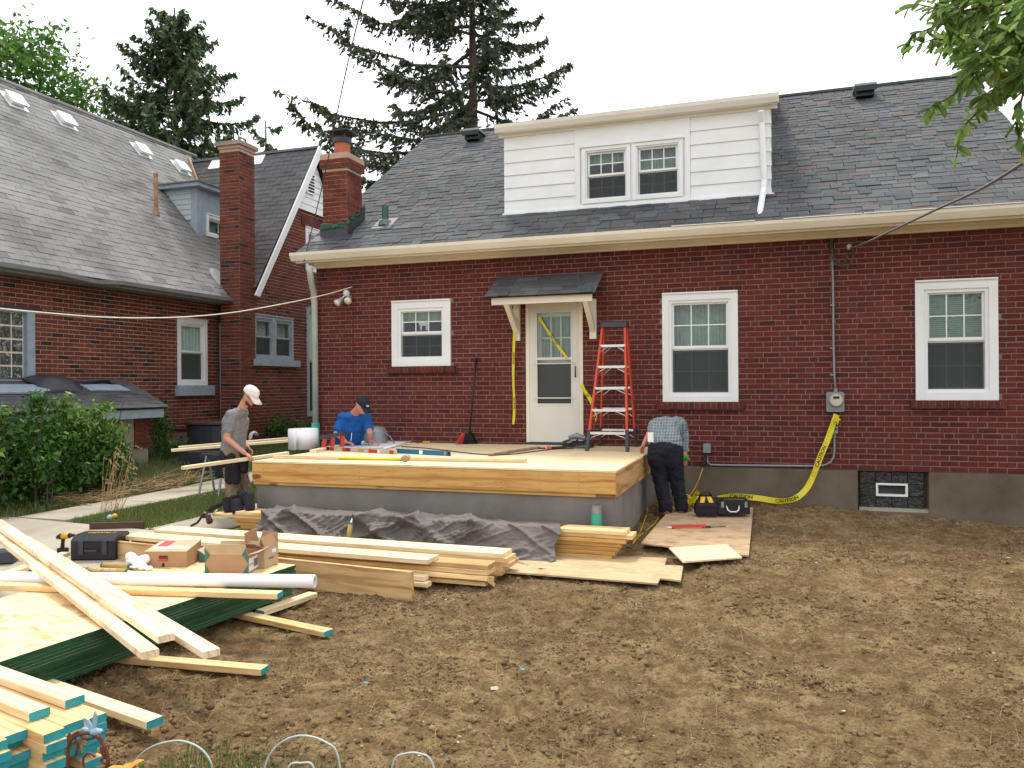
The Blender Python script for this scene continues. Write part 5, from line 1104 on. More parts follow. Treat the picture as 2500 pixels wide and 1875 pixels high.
# studs under and beside it
board(at(791, 1543, Z=.045), at(520, 1486, Z=.045), .089, .038, 'lumber', 'stud', end='teal', label='teal-ended stud under the strand boards, right one pointing past the white pipe', cat='stud', group='teal-ended studs on the dirt')
board(at(637, 1635, Z=.045), at(250, 1602, Z=.045), .089, .038, 'lumber', 'stud', end='teal', label='teal-ended stud on the dirt below the two diagonal boards', cat='stud', group='teal-ended studs on the dirt')
board(at(775, 1447, Z=.05), at(645, 1492, Z=.05), .089, .038, 'lumber_pale', 'stud', end='teal', endmi=2, label='short stud lying aslant under the plank on edge, teal end to the left', cat='stud', group='teal-ended studs on the dirt')
# things on the strand boards
a, b = at(769, 1419, Z=.348), at(0, 1411, Z=.348); b = b+(b-a).normalized()*.7; mb = MB(); x = (a-b).normalized(); mb.tube([b, a], .046, 24, caps=False); mb.tube([b, a+x*.0], .030, 24, caps=False); Fp = frame(a, (0, 0, 1), (0, 1, 0)); q = x.to_track_quat('Z', 'Y').to_matrix().to_4x4(); q.translation = a
n = 24; V_ = [q@Vector((r*math.cos(2*math.pi*i/n), r*math.sin(2*math.pi*i/n), 0)) for r in (.046, .030) for i in range(n)]; mb.add(V_, [(i, (i+1) % n, n+(i+1) % n, n+i) for i in range(n)]); mb.add([q@Vector((.03*math.cos(2*math.pi*i/n), .03*math.sin(2*math.pi*i/n), -.03)) for i in range(n)], [tuple(range(n))], 1)
o = mb.build('roll', ['pvc', 'charcoal'], None, smooth=True, label='long white plastic roll lying across the strand boards', cat='roll')
board(at(677, 1450, Z=.342), at(-140, 1424, Z=.342), .089, .038, 'lumber', 'stud', end='teal', label='teal-ended stud lying in front of the white roll on the strand boards', cat='stud')
for A_, B_, zA, zB, lab in (((345, 1593), (0, 1318), .315, .475, 'lower left of the three bark-edged boards laid diagonally'), ((385, 1554), (0, 1288), .365, .535, 'middle of the three diagonal boards, its end resting on the one below'), ((497, 1592), (40, 1312), .30, .475, 'longest of the three diagonal boards, ending over the bare dirt')):
    a = at(*A_, Z=zA); b = at(*B_, Z=zB); b = b+(b-a).normalized()*(.35 if B_[0] == 0 else 0)
    board(a, b, .092, .040, 'lumber_wane', 'board', label=lab, cat='board', group='boards laid diagonally')
# cartons
def localbox(p, q_, z, zrot=0):
    p, q_ = Vector(p), Vector(q_); x = (q_-p); x.z = 0; L = x.length; x.normalize(); y = Vector((-x.y, x.x, 0)); return Matrix(((x.x, y.x, 0, p.x), (x.y, y.y, 0, p.y), (0, 0, 1, z), (0, 0, 0, 1))), L
Fb, L = localbox(at(353, 1384, Z=.302), at(456, 1384, Z=.302), .302); h = .118; dp = .27
t = empty('carton', Fb.translation, label='closed carton with red and white label on its sloping lid', cat='box'); t['_o'] = list(Fb.translation)
mb = MB(); mb.hexa([Fb@Vector(v) for v in ((0, 0, 0), (L, 0, 0), (L, dp, 0), (0, dp, 0), (0, 0, h), (L, 0, h), (L, dp, h+.035), (0, dp, h+.02))]); mb.build('body', 'cardboard', t)
Fl = frame(Fb@Vector((0, 0, h+.001)), Fb.col[0].xyz, Fb.col[1].xyz+Vector((0, 0, .09))); mb = MB(); mb.box(Fl, (.03, .06, .006), (L-.02, dp-.01, .010)); mb.box(Fl, (.045, .10, .010), (.135, dp-.015, .0125), 1); mb.build('label_sheet', ['paper', 'redink'], t)
mb = MB(); mb.hexa([Fb@Vector(v) for v in ((.0, -.002, h-.001), (L, -.002, h-.001), (L+.002, dp+.01, h+.040), (0, dp+.01, h+.025), (.0, -.002, h+.004), (L, -.002, h+.004), (L+.002, dp+.01, h+.046), (0, dp+.01, h+.031))]); mb.build('lid', 'cardboard2', t)
Ff = Fb@Matrix.Rotation(R(90), 4, 'X'); mb = MB(); mb.box(Ff, (.115, .045, .001), (.185, .088, .0025), 0); mb.box(Ff, (.117, .047, .0026), (.183, .064, .0035), 1); mb.box(Ff, (.14, .0, .001), (.158, .03, .002), 0); mb.build('printed_mark', ['ink', 'redink'], t); text('THIS SIDE UP', Ff@Matrix.Translation((.15, .076, .0028)), .008, 'redink', t, 'lettering')
def tri(mb, F, pts, w, mi=0): mb.prism(F, pts, w, w+.0012, mi)
Fb, L = localbox(at(500, 1400, Z=.302), at(606, 1401, Z=.302), .302); h = .140; dp = .24
t = empty('carton', Fb.translation, label='open brown carton with green corner triangles, nearest the white roll', cat='box'); mb = MB(); T_ = .004
for a_, b_ in (((0, 0, 0), (L, dp, T_)), ((0, 0, T_), (L, T_, h)), ((0, dp-T_, T_), (L, dp, h)), ((0, T_, T_), (T_, dp-T_, h)), ((L-T_, T_, T_), (L, dp-T_, h))): mb.box(Fb, a_, b_)
mb.build('body', 'cardboard', t)
for p_, u_, v_, sz in (((0, -.001, h), (1, 0, 0), (0, -.25, 1), (L, .085)), ((0, dp, h), (1, 0, 0), (0, .35, 1), (L, .06)), ((L, 0, h), (0, 1, 0), (1, 0, .25), (dp, .08)), ((0, dp, h), (0, -1, 0), (-1, 0, .6), (dp, .07))):
    Fm = Fb.to_3x3(); F_ = frame(Fb@Vector(p_), Fm@Vector(u_), Fm@Vector(v_)); mb = MB(); mb.prism(F_, [(0.003, 0), (sz[0]-.003, 0), (sz[0]-.012, sz[1]), (.012, sz[1])], -.002, .002); mb.build('flap', 'cardboard2', t)
Ff = Fb@Matrix.Rotation(R(90), 4, 'X'); mb = MB()
for pts in (((0, 0), (.045, 0), (0, .07)), ((L, 0), (L-.045, 0), (L, .07)), ((0, h), (.045, h), (0, h-.065)), ((L, h), (L-.045, h), (L, h-.065))): mb = MB(); tri(mb, Ff, pts, .001); mb.build('corner_print', 'greenink', t)
F_ = frame(Fb@Vector((0, -.003, h)), Fb.to_3x3()@Vector((1, 0, 0)), Fb.to_3x3()@Vector((0, -.25, 1)))
for pts in (((.004, .002), (.045, .002), (.006, .06)), ((L-.004, .002), (L-.045, .002), (L-.006, .06))): mb = MB(); tri(mb, F_, pts, .003); mb.build('corner_print', 'greenink', t)
Fs = frame(Fb@Vector((L+.0005, 0, 0)), Fb.to_3x3()@Vector((0, 1, 0)), (0, 0, 1)); mb = MB(); mb.box(Fs, (.015, .012, 0), (dp-.03, h-.03, .0015)); ls = mb.build('label_sheet', 'paper', t)
for k in range(7): mb = MB(); mb.box(Fs, (.10+k*.012, .03, .0016), (.105+k*.012+.003*(k % 2), .09, .0026)); mb.build('barcode_bar', 'ink', t)
text('QTY 50', Fs@Matrix.Translation((.055, .06, .002)), .016, 'ink', t)
mb = MB(); 
for k in range(6): mb.ell(Fb@Vector((.08+k*.025, .10+.02*(k % 2), .12)), (.03, .03, .022), n=8, m=6)
mb.build('packing_bag', 'bag', t)
Fb, L = localbox(at(646, 1388, Z=.302), at(692, 1370, Z=.302), .302); h = .155; dp = .17; L = .19
t = empty('carton', Fb.translation, label='tall battered carton with raised flaps at the corner of the strand boards', cat='box'); mb = MB()
for a_, b_ in (((0, 0, 0), (L, dp, T_)), ((0, 0, T_), (L, T_, h)), ((0, dp-T_, T_), (L, dp, h)), ((0, T_, T_), (T_, dp-T_, h)), ((L-T_, T_, T_), (L, dp-T_, h))): mb.box(Fb, a_, b_)
mb.build('body', 'cardboard2', t); Fm = Fb.to_3x3()
for p_, u_, v_, sz in (((0, dp, h), (1, 0, 0), (0, .15, 1), (L, .12)), ((0, 0, h), (1, 0, 0), (0, .5, 1), (L, .10)), ((L, 0, h), (0, 1, 0), (.2, 0, 1), (dp, .10)), ((0, dp, h), (0, -1, 0), (-1, 0, .5), (dp, .12))):
    F_ = frame(Fb@Vector(p_), Fm@Vector(u_), Fm@Vector(v_)); mb = MB(); mb.prism(F_, [(.003, 0), (sz[0]-.003, 0), (sz[0]-.02, sz[1]), (.012, sz[1]*.9)], -.002, .002); mb.build('flap', 'cardboard', t)
Ff = Fb@Matrix.Rotation(R(90), 4, 'X'); mb = MB(); mb.box(Ff, (.10, .10, .001), (.16, .13, .002)); mb.build('label_sheet', 'paper', t); text('FRAGILE', Ff@Matrix.Translation((.09, .065, .001)), .014, 'ink', t)
Fb, L = localbox(at(485, 1372, Z=.302), at(503, 1372, Z=.302), .302); mb = MB(); roundbox(mb, Fb, (0, 0, 0), (.07, .13, .085), .008); mb.build('small_box', 'greenink', None, label='little dark green box tucked behind the open carton', cat='box')
# crumpled bag
c = at(338, 1388, Z=.30); V_ = []; mb = MB(); import mathutils
for k, (dx, dy, dz, r) in enumerate(((0, 0, .035, .05), (-.07, .03, .045, .045), (-.085, .02, .09, .028), (.07, -.02, .02, .04), (.13, -.03, .012, .03), (.02, .03, .06, .035))): mb.ell(c+Vector((dx, dy, dz)), (r*1.1, r, r*.8), n=14, m=10)
o = mb.build('plastic_bag', 'bag', None, smooth=False, label='crumpled thin white plastic bag between the carton and the glue tubes', cat='bag'); md = o.modifiers.new('r', 'REMESH'); md.mode = 'VOXEL'; md.voxel_size = .006
tx = bpy.data.textures.new('crumple', 'VORONOI'); tx.noise_scale = .13; md = o.modifiers.new('d', 'DISPLACE'); md.texture = tx; md.strength = .05; md.mid_level = .4
# glue tubes
for (A_, B_, lab, txt) in (((312, 1396), (213, 1392), 'glue cartridge with white lettering lying against the white roll', True), ((318, 1384), (250, 1380), 'glue cartridge with white nozzle, behind the lettered one', False)):
    a, b = at(*A_, Z=.327), at(*B_, Z=.327); x = (a-b).normalized(); q = x.to_track_quat('Z', 'Y').to_matrix().to_4x4(); q.translation = b; L = (a-b).length
    t = empty('glue_tube', b, label=lab, cat='glue tube'); mb = MB(); mb.lathe(q, [(.024, 0), (.0245, .006), (.0235, .012), (.0235, L-.01), (.025, L-.006), (.024, L)], 16); mb.build('tube', 'gold', t, smooth=True)
    mb = MB(); mb.lathe(q, [(.010, L), (.009, L+.02), (.006, L+.06)], 10); mb.build('nozzle', 'bag', t); mb = MB(); mb.lathe(q, [(.0252, .0), (.0252, .012)], 16); mb.lathe(q, [(.0255, L-.012), (.0255, L)], 16); mb.build('end_cap', 'greenink', t)
    if txt:
        y = Vector((0, 0, 1)); y = (y-x*y.dot(x)).normalized(); F_ = frame(b, x, (y*1+Vector((-cf.x, -cf.y, 0))*-.8)); 
        def wrap(p, F_=F_, b=b, x=x, rad=.0242):
            th = p.y/rad; nrm = F_.col[2].xyz; up = F_.col[1].xyz; return b+x*p.x+(nrm*math.cos(th)+up*math.sin(th))*(rad+.001)
        for wd, x0, wx in (('LIQUID', .085, .085), ('SUBFLOOR', .205, .10)):
            def wr2(p, x0=x0): return wrap(Vector((p.x+x0, p.y, 0)))
            text(wd, IDM, .021, 'whiteink', t, width=wx, xf=wr2)
# black tool case, drill and dark board on the apron
gz_ = lambda x, y: G(x, y)+.03
z0 = .07; Fb, L = localbox(at(173, 1370, Z=z0), at(280, 1369, Z=z0), z0); t = empty('tool_case', Fb.translation, label='black moulded tool case with yellow lettering on its lid', cat='case')
mb = MB(); Fc_ = Fb@Matrix.Translation((0, 0, 0)); h = .235; dp = .30
mb.prism(Fb@Matrix(((0, 0, 1, 0), (1, 0, 0, 0), (0, 1, 0, 0), (0, 0, 0, 1))), [(.015, 0), (dp-.01, 0), (dp, .02), (dp, h*.9), (dp-.03, h), (.06, h), (.02, h-.03), (0, h*.8), (0, .02)], 0, L); mb.build('shell', 'black', t)
mb = MB()
for x in (.075, L-.115): mb = MB(); mb.box(Fb, (x, -.012, .06), (x+.045, .0, h*.82)); mb.build('latch', 'charcoal', t)
mb = MB(); mb.tube([Fb@Vector(p) for p in ((L*.36, -.004, .105), (L*.36, -.03, .10), (L*.62, -.03, .10), (L*.62, -.004, .105))], .009, 6); mb.build('handle', 'charcoal', t)
text('DEWALT', Fb@Matrix.Translation((L*.52, .17, h)), .06, 'yellow', t, width=.26)
p = at(155, 1338, Z=.13); F_ = Matrix.Translation(p)@Matrix.Rotation(R(5), 4, 'Z'); t = empty('cordless_drill', p, label='yellow and black cordless drill standing on the concrete beside the case', cat='drill')
mb = MB(); mb.tube([F_@Vector((-.01, 0, .115)), F_@Vector((.07, 0, .125))], [.030, .028], 12); mb.build('motor_body', 'yellow', t, smooth=True)
mb = MB(); mb.tube([F_@Vector((-.075, 0, .10)), F_@Vector((-.035, 0, .112)), F_@Vector((-.01, 0, .115))], [.016, .030, .031], 12); mb.build('motor_cap', 'black', t, smooth=True); mb = MB(); mb.tube([F_@Vector((.07, 0, .125)), F_@Vector((.10, 0, .13)), F_@Vector((.13, 0, .135))], [.026, .018, .008], 10); mb.build('chuck', 'black', t, smooth=True)
mb = MB(); mb.tube([F_@Vector((0, 0, .11)), F_@Vector((-.008, 0, .05)), F_@Vector((-.012, 0, .0))], [.02, .017, .02], 10); mb.box(F_, (-.05, -.03, -.045), (.035, .03, .0)); mb.build('grip', 'black', t)
board(at(350, 1274, Z=.22), at(218, 1277, Z=.22), .035, .15, 'darkwood', 'board', label='short dark stained board standing on edge behind the tool case', cat='board')
for px, py, m_ in ((268, 1270, 'yellow'), (256, 1273, 'bird')):
    p = at(px, py, Z=.2)+Vector((-.03, .1, 0)); mb = MB(); mb.ell((p.x, p.y, .23), (.035, .03, .03), n=8, m=6); mb.build('glove', m_, None, smooth=True, label='bit of a yellow glove showing over the dark board' if m_ == 'yellow' else 'pale blue glove lump showing over the dark board', cat='glove')
board(at(172, 1347, Z=.11), at(-60, 1428, Z=.11), .089, .038, 'lumber_pale', 'stud', label='pale stud lying on the concrete and passing behind the diagonal boards', cat='stud')
Fb, L = localbox(at(-40, 1378, Z=.08), at(32, 1374, Z=.08), .08); mb = MB(); roundbox(mb, Fb, (0, 0, 0), (L, .22, .10), .02); mb.build('tool_box', 'charcoal', None, label='corner of a dark grey toolbox at the left edge of the picture', cat='toolbox')
a_ = [at(x, y, Z=.13) for x, y in ((350, 1292), (470, 1290), (580, 1232), (480, 1244))]; mb = MB(); mb.hexa([p-Vector((0, 0, .018)) for p in a_]+a_); mb.build('plywood_sheet', 'ply_pale', None, label='bright plywood sheet on the drive behind the left ends of the stacks', cat='plywood')
# teal-ended stud pile, bottom left
DDv = Vector((-.973, .23, 0)).normalized(); Xv = -DDv; Pv = Vector((-Xv.y, Xv.x, 0)); 
def loose(px, py, z, lab, L=2.4, grp=None): a = at(px, py, Z=z); return board(a, a+DDv*L, .089, .038, 'lumber_pale', 'stud', end='teal', label=lab, cat='stud', group=grp)
ends = [(261, 1739), (208, 1753), (181, 1768), (108, 1765), (55, 1791), (20, 1800)]; c0 = at(*ends[0], Z=.272); lat0 = c0.dot(Pv)
cols = []
for j, e in enumerate(ends):
    p = at(*e, Z=.272); cols.append(p.dot(Xv))
for j in range(6):
    for k in range(6):
        al = cols[j]+(0 if k == 0 else random.uniform(-.07, .05)-.01*k); la = lat0-.0905*(j+1); z = .272-.0386*k
        if al < cols[j]-.5: continue
        a = Xv*al+Pv*la+Vector((0, 0, z)); lab = None
        board(a, a+DDv*2.4, .089, .038, 'lumber', 'stud', end='teal', label=(['rear stud', 'second stud from the rear', 'third stud from the rear', 'fourth stud from the rear', 'fifth stud from the rear', 'nearest stud'][j]+' in the top layer of the teal-ended pile') if k == 0 else 'teal-ended stud in the '+ORD[k]+' layer down, '+['rear column', 'second column from the rear', 'third column from the rear', 'fourth column from the rear', 'fifth column from the rear', 'nearest column'][j]+' of the pile', cat='stud', group='teal-ended studs piled at the bottom left' if k == 0 else 'teal-ended studs below the top layer of the pile')
loose(159, 1711, .313, 'loose teal-ended stud lying on top of the pile, the one further back'); loose(71, 1742, .313, 'loose wane-edged teal stud on top of the pile, the nearer one'); loose(358, 1763, .10, 'lone teal-ended stud sticking out to the right of the pile')

# tarp over stack A
nu, nv = 320, 90; xL, xR = at(648, 1250, Z=.36).x, at(1362, 1290, Z=.36).x
Vt = np.zeros((nu+1, nv+1, 3))
for i in range(nu+1):
    t = i/nu
    for j in range(nv+1):
        s = j/nv
        prof = [(0, 7.585, .30), (.10, 7.575, .362), (.30, 7.33, .366), (.36, 7.29, .335), (.66, 7.14, .13), (.80, 7.04, .09), (1.0, 6.80, .078)]
        for a, b in zip(prof[:-1], prof[1:]):
            if s <= b[0]: f = (s-a[0])/(b[0]-a[0]); y = a[1]+(b[1]-a[1])*f; z = a[2]+(b[2]-a[2])*f; break
        x = xL+(xR-xL)*t+(-.22*(s-.3) if t < .2 else 0)*(1-t/.2 if t < .2 else 0)+(.0)*(s)
        x += (.02*math.sin(s*20))*t
        Vt[i, j] = (x, y, z)
X_, S_ = np.meshgrid(np.linspace(xL, xR, nu+1), np.linspace(0, 1, nv+1), indexing='ij')
def ridge(x, y, sc, sd): return 1-2*np.abs(vnoise(x, y, sc, sd))*1.0
fold = (ridge(X_*1.0+S_*1.3, S_*.5-X_*.2, 2.1, 40)**6)*.075+(ridge(X_-S_*1.5, S_*.6, 3.3, 41)**5)*.06+vnoise(X_+S_*.3, S_*1.5, 6, 42)*.020+(ridge(X_*1.2+S_*1.1, S_*1.0+X_*.5, 8, 43)**4)*.022+(ridge(X_-S_*.9, S_*1.6, 15, 45)**3)*.008+vnoise(X_, S_*3, 30, 44)*.0035
am = np.clip(S_*4, .15, 1)*(.35+.65*ss(-X_, -xR+.35, -xR+.9)); am = np.where((S_ > .3), am*1.0, am)
Vt[..., 2] += np.where(S_ < .36, fold*am*.62, fold*am*.55)-.012; Vt[..., 1] -= np.where(S_ > .3, fold*am*1.6, 0)
Vt[..., 2] = np.maximum(Vt[..., 2], gh(Vt[..., 0], Vt[..., 1])+.012); Vt[..., 2] = np.where((Vt[..., 1] > 7.3) & (Vt[..., 1] < 7.60), np.maximum(Vt[..., 2], .352), Vt[..., 2])
a = (np.arange(nu)[:, None]*(nv+1)+np.arange(nv)[None]).ravel(); Fq = np.stack([a, a+nv+1, a+nv+2, a+1], 1)
o = fast('tarpaulin', Vt.reshape(-1, 3), Fq, 'tarp', smooth=True, label='crumpled brown-grey tarpaulin draped over the long plank stack', cat='tarpaulin'); md = o.modifiers.new('s', 'SOLIDIFY'); md.thickness = .003; md.offset = -1
p = at(848, 1312, Y=6.93); q = at(856, 1280, Y=6.98); t = empty('glue_tube', p, label='glue cartridge with blue collar standing up against the tarpaulin', cat='glue tube'); mb = MB(); mb.tube([p-Vector((0, 0, .08)), q], .024, 12); mb.build('tube', 'gold', t, smooth=True); d = (q-p).normalized(); mb = MB(); mb.tube([q, q+d*.015], .026, 12); mb.build('collar', 'blue', t); mb = MB(); mb.tube([q+d*.015, q+d*.06], [.012, .004], 8); mb.build('nozzle', 'bag', t)

# loose plywood by the wall
def sheetpx(pts, th, mat, lab, name='plywood_sheet'):
    P = [at(x, y, Z=z) for x, y, z in pts]; n = len(P); mb = MB(); mb.add([p-Vector((0, 0, th)) for p in P]+P, [tuple(reversed(range(n))), tuple(range(n, 2*n))]+[(i, (i+1) % n, (i+1) % n+n, i+n) for i in range(n)])
    return mb.build(name, mat, None, label=lab, cat='plywood')
sheetpx([(1564, 1326, .125), (1828, 1356, .12), (1839, 1239, .205), (1642, 1236, .22)], .014, 'ply_old', 'worn brown plywood sheet under the bent worker\'s boots')
sheetpx([(1180, 1392, .085), (1270, 1398, .085), (1605, 1424, .085), (1612, 1411, .085), (1662, 1417, .085), (1668, 1381, .085), (1623, 1379, .085), (1628, 1362, .085), (1500, 1357, .085), (1180, 1340, .085)], .014, 'ply_tan', 'notched tan plywood sheet lying under the right end of the plank stack')
sheetpx([(1633, 1337, .135), (1667, 1371, .135), (1812, 1360, .135), (1774, 1328, .135)], .014, 'ply_pale', 'small pale plywood offcut lying on the edge of the worn sheet')

# ============================================================ THINGS ON THE PLATFORM
board(at(1282, 1121, Z=.902), at(666, 1112, Z=.902), .089, .038, 'lumber_pale', 'stud', label='pale stud lying along the front edge of the platform', cat='stud')
t = empty('sledgehammer', at(980, 1121, Z=.93), label='yellow-handled mallet with worn wooden head on the platform edge', cat='mallet')
a, b = at(980, 1122, Z=.922), at(828, 1119, Z=.922); mb = MB(); mb.tube([b, a], .0155, 10); mb.build('handle', 'hammer_y', t, smooth=True)
mb = MB(); c = at(991, 1121, Z=.925); mb.tube([c+Vector((.02, -.07, .012)), c+Vector((.018, -.06, .012)), c+Vector((-.01, .05, .012)), c+Vector((-.012, .06, .012))], [.034, .040, .040, .034], 12); mb.build('head', 'bark_tan' if 'bark_tan' in M else 'ply_old', t)
def level(A_, B_, h, mat, lab, wins):
    a, b = at(*A_, Z=DZ+.004), at(*B_, Z=DZ+.004); Fb, L = localbox(b, a, DZ+.002); t = empty('spirit_level', b, label=lab, cat='spirit level'); mb = MB(); mb.box(Fb, (0, 0, 0), (L, .028, .006)); mb.box(Fb, (0, 0, h-.006), (L, .028, h)); mb.box(Fb, (0, .008, .006), (L, .020, h-.006)); mb.build('beam', mat, t)
    Ff = Fb@Matrix.Rotation(R(90), 4, 'X')
    for x, w_, m_ in wins: mb = MB(); mb.box(Ff, (L*x, .004, -.007), (L*x+w_, h-.004, .003)); mb.build('vial_window' if m_ != 'black' else 'end_cap', m_, t)
    return t, Ff, L
level((967, 1109), (797, 1099), .05, 'beige', 'long beige spirit level with red windows in front of the papers', [(0, .045, 'black'), (.05, .07, 'red'), (.24, .14, 'red'), (.30, .06, 'blue'), (.47, .09, 'gold'), (.62, .16, 'red'), (.74, .04, 'bag'), (.91, .06, 'red')])
t, Ff, L = level((1098, 1113), (968, 1106), .055, 'blue', 'shorter blue spirit level lying end to end with the beige one', [(0, .02, 'black'), (.44, .05, 'bag'), (.90, .03, 'gold'), (.965, .03, 'black')]); 
Fb = Matrix.Translation(at(745, 1096, Z=DZ)); mb = MB(); V_ = []; n = 90
for i in range(n+1):
    th = i/n*2*math.pi*2.35+2.6; r = .15+.035*(i/n)*1.0+(.06*max(0, (i/n-.8)/.2)); V_.append((r*math.cos(th), r*math.sin(th)))
V3 = [Fb@Vector((x, y, z)) for z in (.002, .275) for x, y in V_]; mb.add(V3, [(i, i+1, i+1+n+1, i+n+1) for i in range(n)]); o = mb.build('coiled_sheet', 'pvc', None, smooth=True, label='white coil of flashing standing on the platform corner', cat='coil'); md = o.modifiers.new('s', 'SOLIDIFY'); md.thickness = .004
pts = [at(x, y, Z=DZ+.006) for x, y in ((822, 1092), (930, 1094), (1000, 1084), (1003, 1074), (905, 1071), (862, 1078))]
mb = MB(); n = 6; mb.add([p+Vector((0, 0, .006)) for p in pts]+pts, [tuple(range(n)), tuple(reversed(range(n, 2*n)))]+[(i, i+n, (i+1) % n+n, (i+1) % n) for i in range(n)]); t = mb.build('building_plans', 'paper', None, label='white building plans spread on the platform under the man in blue', cat='plans')
mb = MB(); a, b = at(938, 1095, Z=DZ+.02), at(1003, 1078, Z=DZ+.02); mb.tube([a, b], .014, 8); mb.build('rolled_edge', 'paper', t, smooth=True)
mb = MB()
for (x0, y0, x1, y1) in ((880, 1086, 940, 1080), (890, 1084, 905, 1089), (920, 1081, 945, 1079), (850, 1086, 900, 1081), (868, 1089, 930, 1083), (900, 1080, 900, 1090)): a, b = at(x0, y0, Z=DZ+.0135), at(x1, y1, Z=DZ+.0135); mb.tube([a, b], .002, 4)
mb.build('drawing', 'ink', t, kind='stuff')
board(at(830, 1086, Z=.90), at(772, 1098, Z=.90), .089, .038, 'lumber_pale', 'stud', label='short pale stud end behind the white coil', cat='stud')
mb = MB(); mb.tube([at(x, y, Z=DZ+.008) for x, y in ((980, 1090), (1040, 1094), (1100, 1101), (1160, 1108), (1210, 1111), (1260, 1108), (1310, 1101), (1345, 1097), (1400, 1094))], .007, 6); mb.build('extension_lead', 'cable', None, smooth=True, label='black power cord running across the platform to the coiled leads', cat='cord')
mb = MB(); c = at(1405, 1092, Z=DZ+.0)
for k in range(7):
    rx, ry = random.uniform(.14, .22), random.uniform(.18, .26); ox, oy = random.uniform(-.05, .05), random.uniform(-.05, .05); ph = random.uniform(0, 6); mb.tube([c+Vector((ox+rx*math.cos(a), oy+ry*math.sin(a), .012+.012*k+.012*math.sin(a*2+ph))) for a in [i*2*math.pi/22 for i in range(23)]], .008, 6)
mb.build('coiled_cable', 'cable', None, smooth=True, label='tangle of coiled black leads in front of the storm door', cat='cable')
t = empty('power_tool', c, label='grey corded tool with orange trigger lying on the coiled leads', cat='power tool'); mb = MB(); mb.tube([c+Vector((-.10, .05, .12)), c+Vector((0, .05, .15)), c+Vector((.13, .04, .12))], [.03, .045, .03], 10); mb.build('body', 'grey_metal', t, smooth=True)
p = at(1340, 1097, Z=DZ+.02); mb = MB(); mb.tube([p+Vector((-.02, -.02, .02)), p+Vector((.04, .0, .02))], [.022, .018], 8); mb.tube([p+Vector((.04, .0, .02)), p+Vector((.2, .03, .03)), c+Vector((.02, .03, .09))], .015, 8, 1); mb.build('grip', ['orange', 'black'], t, smooth=True)
board(at(1318, 1090, Z=DZ+.03), at(1200, 1108, Z=DZ+.03), .05, .025, 'redbar' if 'redbar' in M else 'rust', 'pry_bar', label='reddish steel bar lying slantwise on the platform', cat='bar')
board(at(1330, 1093, Z=DZ+.02), at(1295, 1092, Z=DZ+.02), .03, .018, 'cable', 'flat_bar', label='short dark flat bar crossing the reddish bar', cat='bar')
t = empty('screwdriver', at(1035, 1080, Z=DZ), label='small screwdriver with yellow grip near the back of the platform', cat='screwdriver'); a, b, c = at(1048, 1079, Z=DZ+.016), at(1032, 1080, Z=DZ+.016), at(1015, 1082, Z=DZ+.012); mb = MB(); mb.tube([b, a], .014, 8); mb.build('grip', 'yellow', t); mb = MB(); mb.tube([c, b], .004, 6); mb.build('shaft', 'cable', t)
p = at(1444, 1091, Z=DZ+.0); t = empty('tape_measure', p, label='small yellow and black tape measure beside the ladder foot', cat='tape measure'); mb = MB(); mb.box(Matrix.Translation(p), (-.03, -.02, 0), (.03, .02, .05)); mb.build('case', 'black', t); mb = MB(); mb.box(Matrix.Translation(p), (-.02, -.024, .012), (.02, -.0205, .04)); mb.build('face', 'yellow', t)
# broom
p0, p1 = at(1146, 1058, Y=10.62), at(1163, 874, Y=10.77); t = empty('broom', at(1138, 1084, Z=DZ), label='black-handled push broom with black and red bristles leaning on the wall', cat='broom'); mb = MB(); mb.tube([p0, p1], .0135, 8); mb.build('handle', 'black', t, smooth=True)
b0, b1 = at(1112, 1084, Z=DZ+.005), at(1167, 1083, Z=DZ+.005); c = (b0+b1)/2; mb = MB(); mb.hexa([c+Vector(v) for v in ((-.06, -.03, .15), (.07, -.03, .15), (.07, .03, .15), (-.06, .03, .15), (-.03, -.02, .2), (.05, -.02, .2), (.05, .02, .2), (-.03, .02, .2))]); mb.build('head', 'black', t)
for i in range(22):
    f = (i+.5)/22; x0 = b0.lerp(b1, f); x1 = c+Vector((-.06+.13*f, 0, .155)); mb = MB()
    for k in range(4): yy = -.03+.02*k; mb.tube([x0+Vector((random.uniform(-.004, .004), yy*1.4, 0)), x1+Vector((0, yy, 0))], .0042, 4)
    mb.build('bristle_row', 'red' if i < 8 else 'black', t)
# ladders
fl_, fr_ = at(1433, 1101, Z=DZ), at(1532, 1103, Z=DZ); tl, tr_ = at(1472, 797, Y=10.36), at(1526, 797, Y=10.36); bl_, br_ = at(1471, 1087, Z=DZ), at(1557, 1089, Z=DZ); bl_.y = br_.y = 10.735; ul_, ur_ = tl+Vector((.0, .10, .01)), tr_+Vector((.0, .10, .01)); 
t = empty('step_ladder', ((fl_+fr_)/2), label='tall orange fibreglass step ladder with aluminium steps right of the door', cat='ladder')
def rail(a, b, w_, mat, name='rail', foot=True):
    mb = MB(); z = (b-a).normalized(); x = Vector((1, 0, 0)); x = (x-z*x.dot(z)).normalized(); y = z.cross(x); F_ = Matrix(((x.x, y.x, z.x, a.x), (x.y, y.y, z.y, a.y), (x.z, y.z, z.z, a.z), (0, 0, 0, 1))); L = (b-a).length
    mb.box(F_, (-w_/2, -.03, .0), (w_/2, -.026, L)); mb.box(F_, (-w_/2, -.03, 0), (-w_/2+.004, .03, L)); mb.box(F_, (w_/2-.004, -.03, 0), (w_/2, .03, L)); r_ = mb.build(name, mat, t)
    if foot: mb = MB(); mb.box(F_, (-w_/2-.004, -.034, -.0), (w_/2+.004, .034, .27)); mb.build('foot_guard', 'charcoal', r_)
for a, b in ((fl_, tl), (fr_, tr_)): rail(a, b, .032, 'orange')
for a, b in ((bl_, ul_), (br_, ur_)): rail(a, b, .026, 'orange')
def zfrac(py): return (fl_.z-0)+0
